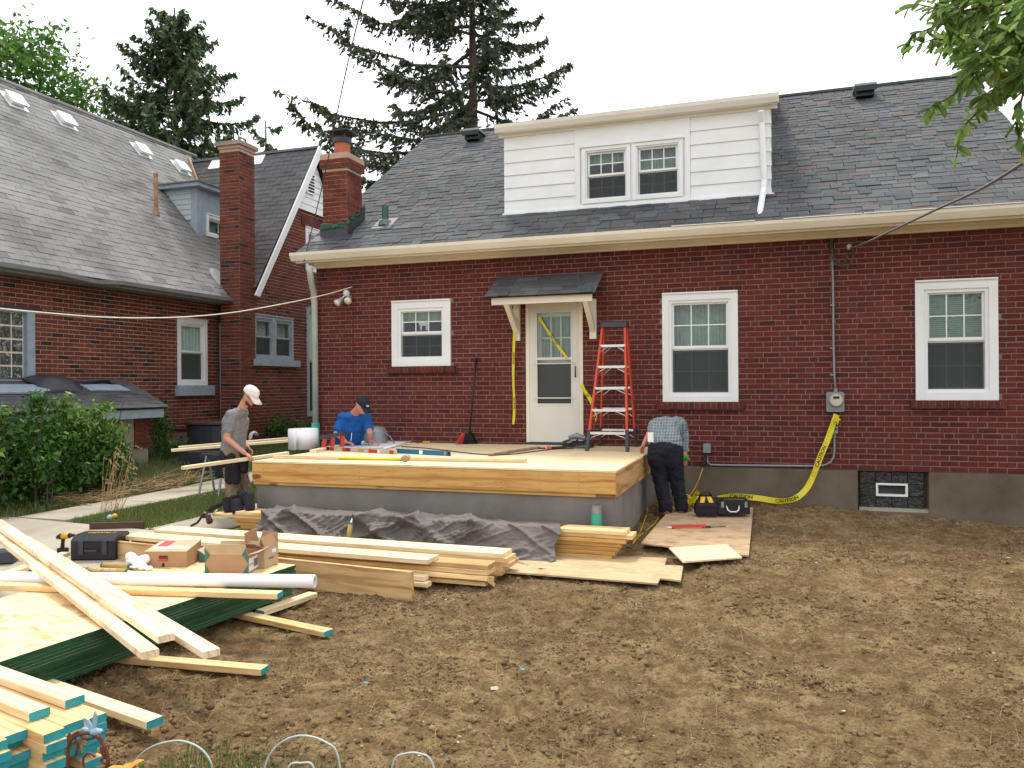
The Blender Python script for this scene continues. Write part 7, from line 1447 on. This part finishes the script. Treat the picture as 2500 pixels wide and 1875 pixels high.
a, b = Wp(1717, 1105), Wp(1735, 1083); F_ = frame((a.x, D-.002, a.z), (1, 0, 0), (0, 0, 1)); t = empty('outlet_box', Wp(1726, 1094), label='grey weatherproof outlet box with a black plug above the foundation', cat='outlet'); mb = MB(); roundbox(mb, F_, (0, 0, 0), (b.x-a.x, b.z-a.z, .055), .012); mb.build('box', 'meter', t); mb = MB(); mb.tube([Wp(1725, 1107, .06), Wp(1722, 1122, .07), Wp(1716, 1140, .08)], .022, 8); mb.build('plug', 'black', t)
mb = MB(); mb.tube([Wp(1716, 1142, .08), Wp(1706, 1172, .12), Wp(1694, 1196, .16), Wp(1682, 1212, .25), at(1655, 1225, Z=.25), at(1610, 1215, Z=.22)], .006, 6); mb.build('extension_cord', 'cord', None, smooth=True, label='yellow cord hanging from the outlet box down to the tape heap', cat='cord')
for k, (pts, lab) in enumerate((([(1596, 1225), (1585, 1228), (1582, 1245), (1578, 1265), (1568, 1285), (1560, 1300), (1545, 1315)], 'yellow extension cord looping by the concrete corner, the left strand'), ([(1625, 1262), (1608, 1268), (1598, 1280), (1580, 1292), (1566, 1300), (1552, 1312), (1545, 1320)], 'yellow extension cord coming from the boots, the right strand'))):
    P_ = [at(x, y, Z=.12) for x, y in pts]; mb = MB(); mb.tube([Vector((p.x, p.y, G(p.x, p.y)+.014)) for p in P_], .007, 6); mb.build('extension_cord', 'cord', None, smooth=True, label=lab, cat='cord')
# floodlights
t = empty('floodlight', Wp(850, 722), label='twin white floodlights under the eave at the left end of the brick wall', cat='light'); c = Wp(846, 716, .03); mb = MB(); mb.lathe(frame(c, (1, 0, 0), (0, 0, 1)), [(.05, -.02), (.05, .02), (.03, .03)], 12); mb.build('base', 'white', t)
for px, py, d in ((825, 738, (-.45, -.6, -.65)), (850, 733, (.05, -.75, -.65))):
    e = Wp(px, py, .16); q = Vector(d).normalized().to_track_quat('Z', 'Y').to_matrix().to_4x4(); q.translation = e; mb = MB(); mb.tube([c, e-Vector(d).normalized()*.09], .014, 6); mb.lathe(q, [(.025, -.10), (.035, -.07), (.05, -.01), (.058, .02)], 14); l_ = mb.build('lamp_holder', 'alu', t, smooth=True); mb = MB(); mb.lathe(q, [(.056, .0), (.056, .03), (.03, .045), (.005, .048)], 14); mb.build('bulb', 'cream', l_, smooth=True)
mb = MB(); mb.tube([Wp(862, y, .006) for y in (752, 800, 850, 900, 960, 1010)], .005, 5); mb.build('thin_cable', 'brick', None, label='thin red-painted cable running down the wall below the floodlights', cat='cable')
def smoothpts(P_, n=6):
    out_ = []
    for i in range(len(P_)-1):
        p0, p1, p2, p3 = P_[max(i-1, 0)], P_[i], P_[i+1], P_[min(i+2, len(P_)-1)]
        for k in range(n): t = k/n; out_.append(.5*((2*p1)+(p2-p0)*t+(2*p0-5*p1+4*p2-p3)*t*t+(3*p1-p0-3*p2+p3)*t**3))
    return out_+[P_[-1]]
def wire(pl, r, mat, lab, cat='wire', name='wire'): P_ = smoothpts([at(x, y, Y=Y_) for x, y, Y_ in pl]); mb = MB(); mb.tube(P_, r, 6); return mb.build(name, mat, None, smooth=True, label=lab, cat=cat)
wire([(-80, 745, 6.7), (0, 753, 7.0), (150, 767, 7.5), (270, 775, 8.0), (420, 775, 8.7), (560, 764, 9.4), (700, 740, 10.1), (800, 718, 10.5), (860, 700, 10.76)], .0085, 'cream', 'pale clothesline rope sagging from the wall across to the left', 'rope', 'clothesline')
wire([(905, -60, 6), (887, 0, 6.6), (850, 150, 8), (818, 300, 9.1), (790, 440, 9.9), (742, 640, 10.35)], .007, 'cable', 'thin dark wire rising steeply past the brick chimney', 'wire')
wire([(2560, 355, 5.4), (2500, 396, 6), (2400, 458, 7), (2300, 505, 8), (2200, 552, 9.2), (2120, 590, 10.2), (2076, 606, 10.68)], .012, 'cable_l', 'thick twisted service cable coming in from the upper right', 'cable', 'service_cable')
mb = MB(); c = Wp(2073, 603, .06); mb.ell(c, (.03, .04, .04), n=10, m=8); mb.build('insulator', 'beige', None, smooth=True, label='pale insulator knob where the service cable meets the wall', cat='insulator')
for pl, lab in (([(2031, 600, D-.06), (2036, 628, D-.08), (2050, 643, D-.10), (2062, 640, D-.09), (2072, 612, D-.06)], 'upper drip loop of black wire beside the conduit top'), ([(2030, 605, D-.06), (2036, 640, D-.09), (2055, 650, D-.12), (2075, 645, D-.12), (2084, 618, D-.09), (2080, 606, D-.07)], 'lower drip loop of black wire beside the conduit top')): wire(pl, .011, 'cable', lab, 'wire', 'drip_loop')
# caution tapes
def ribbon(pts, w_, lab, words, hts=.04, parent=None):
    """pts: (Vector, sideways Vector)"""
    P_ = smoothpts([p for p, s_ in pts], 5); n = len(P_)
    S2 = [Matrix.Rotation(.35*math.sin(i*.45), 3, (P_[min(i+1, n-1)]-P_[max(i-1, 0)]).normalized())@((P_[min(i+1, n-1)]-P_[max(i-1, 0)]).normalized().cross(Vector((0, 1, 0)))).normalized() for i in range(n)]
    mb = MB(); V_ = []
    for i in range(n):
        s_ = S2[i].normalized(); V_ += [P_[i]-s_*w_/2, P_[i]+s_*w_/2]
    mb.add(V_, [(2*i, 2*i+1, 2*i+3, 2*i+2) for i in range(n-1)]); o = mb.build('caution_tape', 'tape', None, label=lab, cat='tape'); md = o.modifiers.new('s', 'SOLIDIFY'); md.thickness = .0012
    acc = [0]
    for i in range(n-1): acc.append(acc[-1]+(P_[i+1]-P_[i]).length)
    for wd, sc in words:
        def xf(p, sc=sc):
            s0 = min(max(sc*acc[-1]+p.x, 0), acc[-1]-1e-4); i = max(k for k in range(n-1) if acc[k] <= s0); f = (s0-acc[i])/(acc[i+1]-acc[i]); q = P_[i].lerp(P_[i+1], f); s_ = S2[i].lerp(S2[i+1], f).normalized(); t_ = (P_[i+1]-P_[i]).normalized(); nn = t_.cross(s_); 
            if nn.y > 0: nn = -nn
            return q+s_*p.y+nn*.003
        text(wd, IDM, hts, 'ink', o, xf=xf, bold=.025)
    return o
V3 = Vector
ribbon([(Wp(2043, 1012, .10), V3((1, 0, .3))), (Wp(2034, 1035, .10), V3((1, 0, .35))), (Wp(2020, 1075, .12), V3((1, 0, .3))), (Wp(2003, 1115, .14), V3((1, 0, .35))), (Wp(1984, 1165, .16), V3((.9, 0, .45))), (Wp(1965, 1198, .20), V3((.6, 0, .8))), (Wp(1938, 1218, .24), V3((.15, 0, 1))), (Wp(1900, 1223, .25), V3((-.2, -.1, 1))), (Wp(1850, 1216, .22), V3((-.1, -.2, 1))), (Wp(1790, 1211, .20), V3((.0, -.2, 1))), (Wp(1752, 1217, .25), V3((.1, -.3, 1)))][::-1], .072, 'long caution tape hanging from the meter and lying along the foundation', [('CAUTION', .14), ('CAUTION', .40), ('CAUTION', .74)], .046)
mb = MB()
for k in range(5): p = Wp(2037+random.uniform(-4, 6), 1012+random.uniform(0, 14), .10); mb.tube([p, p+V3((random.uniform(-.05, .05), -.02, random.uniform(-.08, .02))), p+V3((random.uniform(-.04, .06), 0, random.uniform(-.08, .06)))], .010, 5)
mb.build('tape_knot', 'tape', None, label='knot of yellow tape tied under the electric meter', cat='tape knot')
yb = D-.09
ribbon([(at(1257, 775, Y=yb), V3((.8, .6, 0))), (at(1256, 800, Y=yb), V3((1, .1, 0))), (at(1254, 860, Y=yb), V3((.5, .9, 0))), (at(1253, 920, Y=yb), V3((1, .3, 0))), (at(1255, 970, Y=yb), V3((.7, .7, 0))), (at(1255, 1010, Y=yb), V3((1, .2, 0))), (at(1253, 1036, Y=yb), V3((.9, .5, 0)))], .036, 'caution tape strip hanging straight down from the left canopy bracket', [('CAUTION', .38), ('CAUTION', .80)], .027)
yb = D-.045
ribbon([(at(1316, 774, Y=yb), V3((1, 0, .55))), (at(1345, 820, Y=yb-.01), V3((1, 0, .6))), (at(1366, 850, Y=yb), V3((1, 0, .6))), (at(1384, 873, Y=yb), V3((1, 0, .7)))], .036, 'caution tape stretched diagonally across the storm door glass', [('CAUTION', .55)], .028)
ribbon([(at(1420, 938, Y=D-.06), V3((.9, 0, .5))), (at(1428, 955, Y=D-.12), V3((.9, 0, .5))), (at(1438, 970, Y=D-.25), V3((.8, 0, .6))), (at(1446, 985, Y=D-.40), V3((.7, 0, .7)))], .050, 'short caution tape strip from the door frame to the step ladder', [('CAU', .5)], .036)
mb = MB(); c = at(1682, 1232, Z=.24)
for k in range(16):
    p = c+V3((random.uniform(-.13, .15), random.uniform(-.15, .15), random.uniform(-.03, .12))); d = V3((random.uniform(-1, 1), random.uniform(-1, 1), random.uniform(-.6, .6))).normalized()*.07; e = d.cross(V3((random.random(), random.random(), 1))).normalized()*.035; mb.add([p-d-e, p+d*.2-e*1.2+V3((0, 0, .02)), p+d-e*.3, p+d+e, p+e*1.1-V3((0, 0, .02)), p-d+e*.5], [(0, 1, 4, 5), (1, 2, 3, 4)])
mb.build('tape_heap', 'tape', None, label='crumpled heap of caution tape on the ground behind the boots', cat='tape heap')
# bag, toolbox, caulking gun
zp = .215
Fb, L = localbox(at(1701, 1257, Z=zp), at(1752, 1257, Z=zp), zp); t = empty('tool_bag', Fb.translation, label='black and yellow cloth tool bag on the worn plywood', cat='bag'); F_ = Fb@Matrix(((0, 0, 1, 0), (1, 0, 0, 0), (0, 1, 0, 0), (0, 0, 0, 1)))
mb = MB(); mb.hexa([Fb@V3(v) for v in ((0, 0, 0), (L, 0, 0), (L, .16, 0), (0, .16, 0), (-.005, -.01, .10), (L+.005, -.01, .10), (L, .17, .10), (0, .17, .10))]); mb.hexa([Fb@V3(v) for v in ((-.005, -.01, .101), (L+.005, -.01, .101), (L, .17, .101), (0, .17, .101), (.06, .06, .22), (L-.06, .06, .22), (L-.06, .10, .22), (.06, .10, .22))]); mb.build('body', 'blackcloth', t)
for a_ in ((.03, .08), (L-.08, L-.03)): mb = MB(); mb.hexa([Fb@V3(v) for v in ((a_[0], -.006, .105), (a_[1], -.006, .105), (a_[1], .0, .10), (a_[0], .0, .10), (.5*(a_[0]+L/2)-.015, .045, .20), (.5*(a_[1]+L/2)+.01, .045, .20), (.5*(a_[1]+L/2)+.01, .06, .20), (.5*(a_[0]+L/2)-.015, .06, .20))]); mb.build('yellow_panel', 'yellow', t)
mb = MB(); mb.tube([Fb@V3(p) for p in ((.05, .07, .20), (.08, .04, .25), (L-.08, .04, .25), (L-.05, .07, .20))], .010, 6); mb.build('handle', 'black', t, smooth=True)
Fb, L = localbox(at(1754, 1256, Z=zp), at(1831, 1256, Z=zp), zp); t = empty('tool_box', Fb.translation, label='flat black toolbox with a silver handle facing the yard', cat='toolbox'); mb = MB(); mb.box(Fb, (0, 0, 0), (L, .30, .12)); mb.box(Fb, (-.004, -.004, .122), (L+.004, .304, .155)); mb.build('case', 'black', t)
mb = MB(); mb.tube([Fb@V3(p) for p in ((L*.25, -.003, .10), (L*.28, -.03, .055), (L*.36, -.035, .035), (L*.55, -.035, .035), (L*.62, -.03, .055), (L*.66, -.003, .10))], .009, 8); mb.build('handle', 'alu', t, smooth=True)
for x in (.03, L-.06): mb = MB(); mb.box(Fb, (x, -.010, .08), (x+.03, 0, .145)); mb.build('latch', 'grey_metal', t)
text('TOOLS', Fb@Matrix.Translation((L*.42, .12, .155)), .04, 'gold', t, width=.18) if False else None
mb = MB(); 
for k in range(9): mb.box(Fb, (.09+k*.026, .09, .156), (.107+k*.026, .13, .158))
mb.build('lid_lettering', 'gold', t, kind='stuff')
a, b = at(1722, 1287, Z=.165), at(1640, 1288, Z=.165); t = empty('caulking_gun', b, label='red caulking gun with its rod pointing right on the worn plywood', cat='caulking gun'); x = (a-b).normalized(); L = (a-b).length; mb = MB(); mb.tube([b, b+x*.015, b+x*(L-.015), a], [.030, .031, .031, .034], 14); mb.build('barrel', 'red', t, smooth=False)
mb = MB(); mb.tube([b+x*.02-V3((0, .016, .010)), a-x*.04-V3((0, .016, .010))], .020, 10); mb.build('cartridge', 'gold', t, smooth=True); mb = MB(); mb.tube([b-x*.05, b], [.006, .012], 8); mb.build('nozzle', 'bag', t); mb = MB(); mb.tube([a, a+x*.22+V3((0, .02, .0))], .0045, 6); mb.box(Matrix.Translation(a), (0, -.012, -.03), (.06, .012, .015)); mb.build('rod', 'cable', t)

# ============================================================ FOREGROUND
Yg = 2.35; Q = lambda x, y, d=0: at(x, y, Y=Yg+d)
t = empty('garden_ornament', Q(200, 1960), label='rusty iron garden stake with scrolls, leaves and a pale blue hummingbird', cat='ornament')
mb = MB(); mb.tube(smoothpts([Q(*p) for p in ((160, 2100), (162, 1960), (165, 1875), (166, 1830), (170, 1812), (180, 1800), (196, 1792), (215, 1790), (232, 1796), (246, 1808), (256, 1826), (262, 1845), (264, 1862), (258, 1875), (250, 1900), (240, 2100))]), .0065, 7); mb.build('stem', 'copper', t, smooth=True)
for pts in (((170, 1815), (176, 1798), (192, 1786), (200, 1800), (215, 1805), (232, 1800)), ((232, 1847), (218, 1838), (206, 1846), (203, 1862), (208, 1880), (216, 1920)), ((262, 1848), (266, 1858), (256, 1864), (246, 1856), (256, 1850)), ((180, 1800), (190, 1815), (186, 1838)), ((192, 1792), (205, 1803), (222, 1803))): mb = MB(); mb.tube(smoothpts([Q(*p) for p in pts]), .0045, 6); mb.build('scroll', 'copper', t, smooth=True)
for px, py, an_, s_ in ((169, 1805, .1, 1), (186, 1838, .3, .6), (252, 1838, -.5, 1), (247, 1806, -.6, .6)): mb = MB(); q = Matrix.Translation(Q(px, py))@Matrix.Rotation(an_, 4, 'Y'); mb.ell((0, 0, 0), (.012*s_, .004, .026*s_), q, 10, 8); mb.build('leaf', 'copper', t, smooth=True)
c = Q(232, 1786, -.01); b_ = MB(); b_.ell((0, 0, 0), (.024, .012, .014), Matrix.Translation(c)@Matrix.Rotation(R(-12), 4, 'Y'), 12, 8); b_.ell(c+V3((.024, 0, .004)), (.012, .010, .010), n=10, m=8); b_.hexa([c+V3(v) for v in ((-.02, -.006, -.004), (-.055, -.008, .0), (-.055, .008, .0), (-.02, .006, -.004), (-.02, -.006, .006), (-.058, -.008, .008), (-.058, .008, .008), (-.02, .006, .006))]); bd = b_.build('bird_body', 'bird', t, smooth=True)
for pts in ([(0, 0, .008), (.008, .0, .03), (.010, .0, .062), (.002, .0, .078), (-.008, .0, .055), (-.010, 0, .02)], [(-.004, -.004, .008), (-.03, -.006, .040), (-.052, -.006, .048), (-.050, -.006, .030), (-.025, -.004, .006)]): mb = MB(); mb.prism(Matrix.Translation(c)@Matrix(((1, 0, 0, 0), (0, 0, 1, 0), (0, 1, 0, 0), (0, 0, 0, 1))), [(p[0], p[2]) for p in pts], -.003, .003); mb.build('wing', 'bird', t)
mb = MB(); mb.tube([c+V3((.034, 0, .004)), c+V3((.060, 0, -.004))], [.003, .001], 6); mb.build('beak', 'black', t)
Yh = 2.9
for k, (pts, lab) in enumerate((([(318, 1900), (330, 1858), (365, 1826), (410, 1811), (450, 1810), (490, 1828), (515, 1862), (524, 1900)], 'left thin wire hoop of the garden edging'), ([(636, 1900), (650, 1862), (675, 1822), (712, 1800), (752, 1797), (795, 1812), (825, 1845), (840, 1900)], 'middle and tallest wire hoop of the garden edging'), ([(690, 1900), (705, 1872), (735, 1863), (765, 1872), (780, 1900)], 'small low wire hoop inside the middle one'), ([(945, 1900), (962, 1858), (990, 1840), (1025, 1840), (1055, 1862), (1085, 1900)], 'right wire hoop of the garden edging'))):
    P_ = [at(x, y, Y=Yh+(.12 if k == 3 else 0)) for x, y in pts]; P_[0].z = min(P_[0].z, -.03); P_[-1].z = min(P_[-1].z, -.03); mb = MB(); mb.tube(smoothpts(P_), .0042, 6); mb.build('wire_hoop', 'wire', None, smooth=True, label=lab, cat='wire hoop')
Yf = 2.25; c = at(308, 1893, Y=Yf); t = empty('lily', c, label='orange lily bloom peeking in at the bottom edge', cat='flower')
for k in range(6):
    a = k*1.047; d = V3((math.cos(a), math.sin(a)*.8, .25)).normalized(); s_ = d.cross(V3((0, 0, 1))).normalized(); mb = MB(); V_ = []
    for i in range(6): f_ = i/5; ww = .016*math.sin(math.pi*min(1, f_*.9+.05)); p = c+d*.062*f_+V3((0, 0, .018*math.sin(f_*2.6)+(.012*math.sin(k*2)))); V_ += [p-s_*ww, p+V3((0, 0, -.003)), p+s_*ww]
    mb.add(V_, [(3*i+j, 3*i+3+j, 3*i+4+j, 3*i+1+j) for i in range(5) for j in (0, 1)]); mb.build('petal', 'flower', t, smooth=True)
mb = MB(); mb.tube([c, c-V3((0, 0, .6))], .005, 6); mb.build('stem', 'stem', t); mb = MB(); mb.ell(at(346, 1872, Y=Yf), (.009, .009, .016), n=8, m=6); mb.tube([at(346, 1878, Y=Yf), c-V3((0, 0, .2))], .003, 5); mb.build('bud', 'leaf_lime', t, smooth=True)
for px, py, s_, m_, lab in ((1275, 1633, .018, 'blueglass', 'bright blue scrap on the open dirt in the middle of the yard'), (895, 1667, .016, 'blueglass', 'blue-green scrap on the dirt left of the middle'), (2128, 1566, .012, 'blueglass', 'blue scrap on the dirt at the right'), (2355, 1582, .010, 'blueglass', 'tiny blue scrap on the dirt furthest right'), (1993, 1374, .016, 'bird', 'pale blue scrap on the dirt beside the worn plywood'), (1262, 1590, .013, 'charcoal', 'dark blue-grey scrap on the dirt'), (1210, 1681, .03, 'pebble', 'flat pale stone in the middle of the dirt'), (1840, 1380, .03, 'pebble', 'white stone chip right of the plywood offcut'), (2460, 1362, .03, 'pebble', 'pale stone at the right edge of the yard')):
    p = at(px, py, Z=G(*at(px, py, Z=.03)[:2])+.012); V_ = IV*np.array([s_, s_*.8, s_*.3])*rng.uniform(.7, 1.2, (12, 1)); mb = MB(); mb.add([p+V3(v) for v in V_], [tuple(int(j) for j in q) for q in IF]); mb.build('scrap' if m_ != 'pebble' else 'stone', m_, None, label=lab, cat='scrap' if m_ != 'pebble' else 'stone')
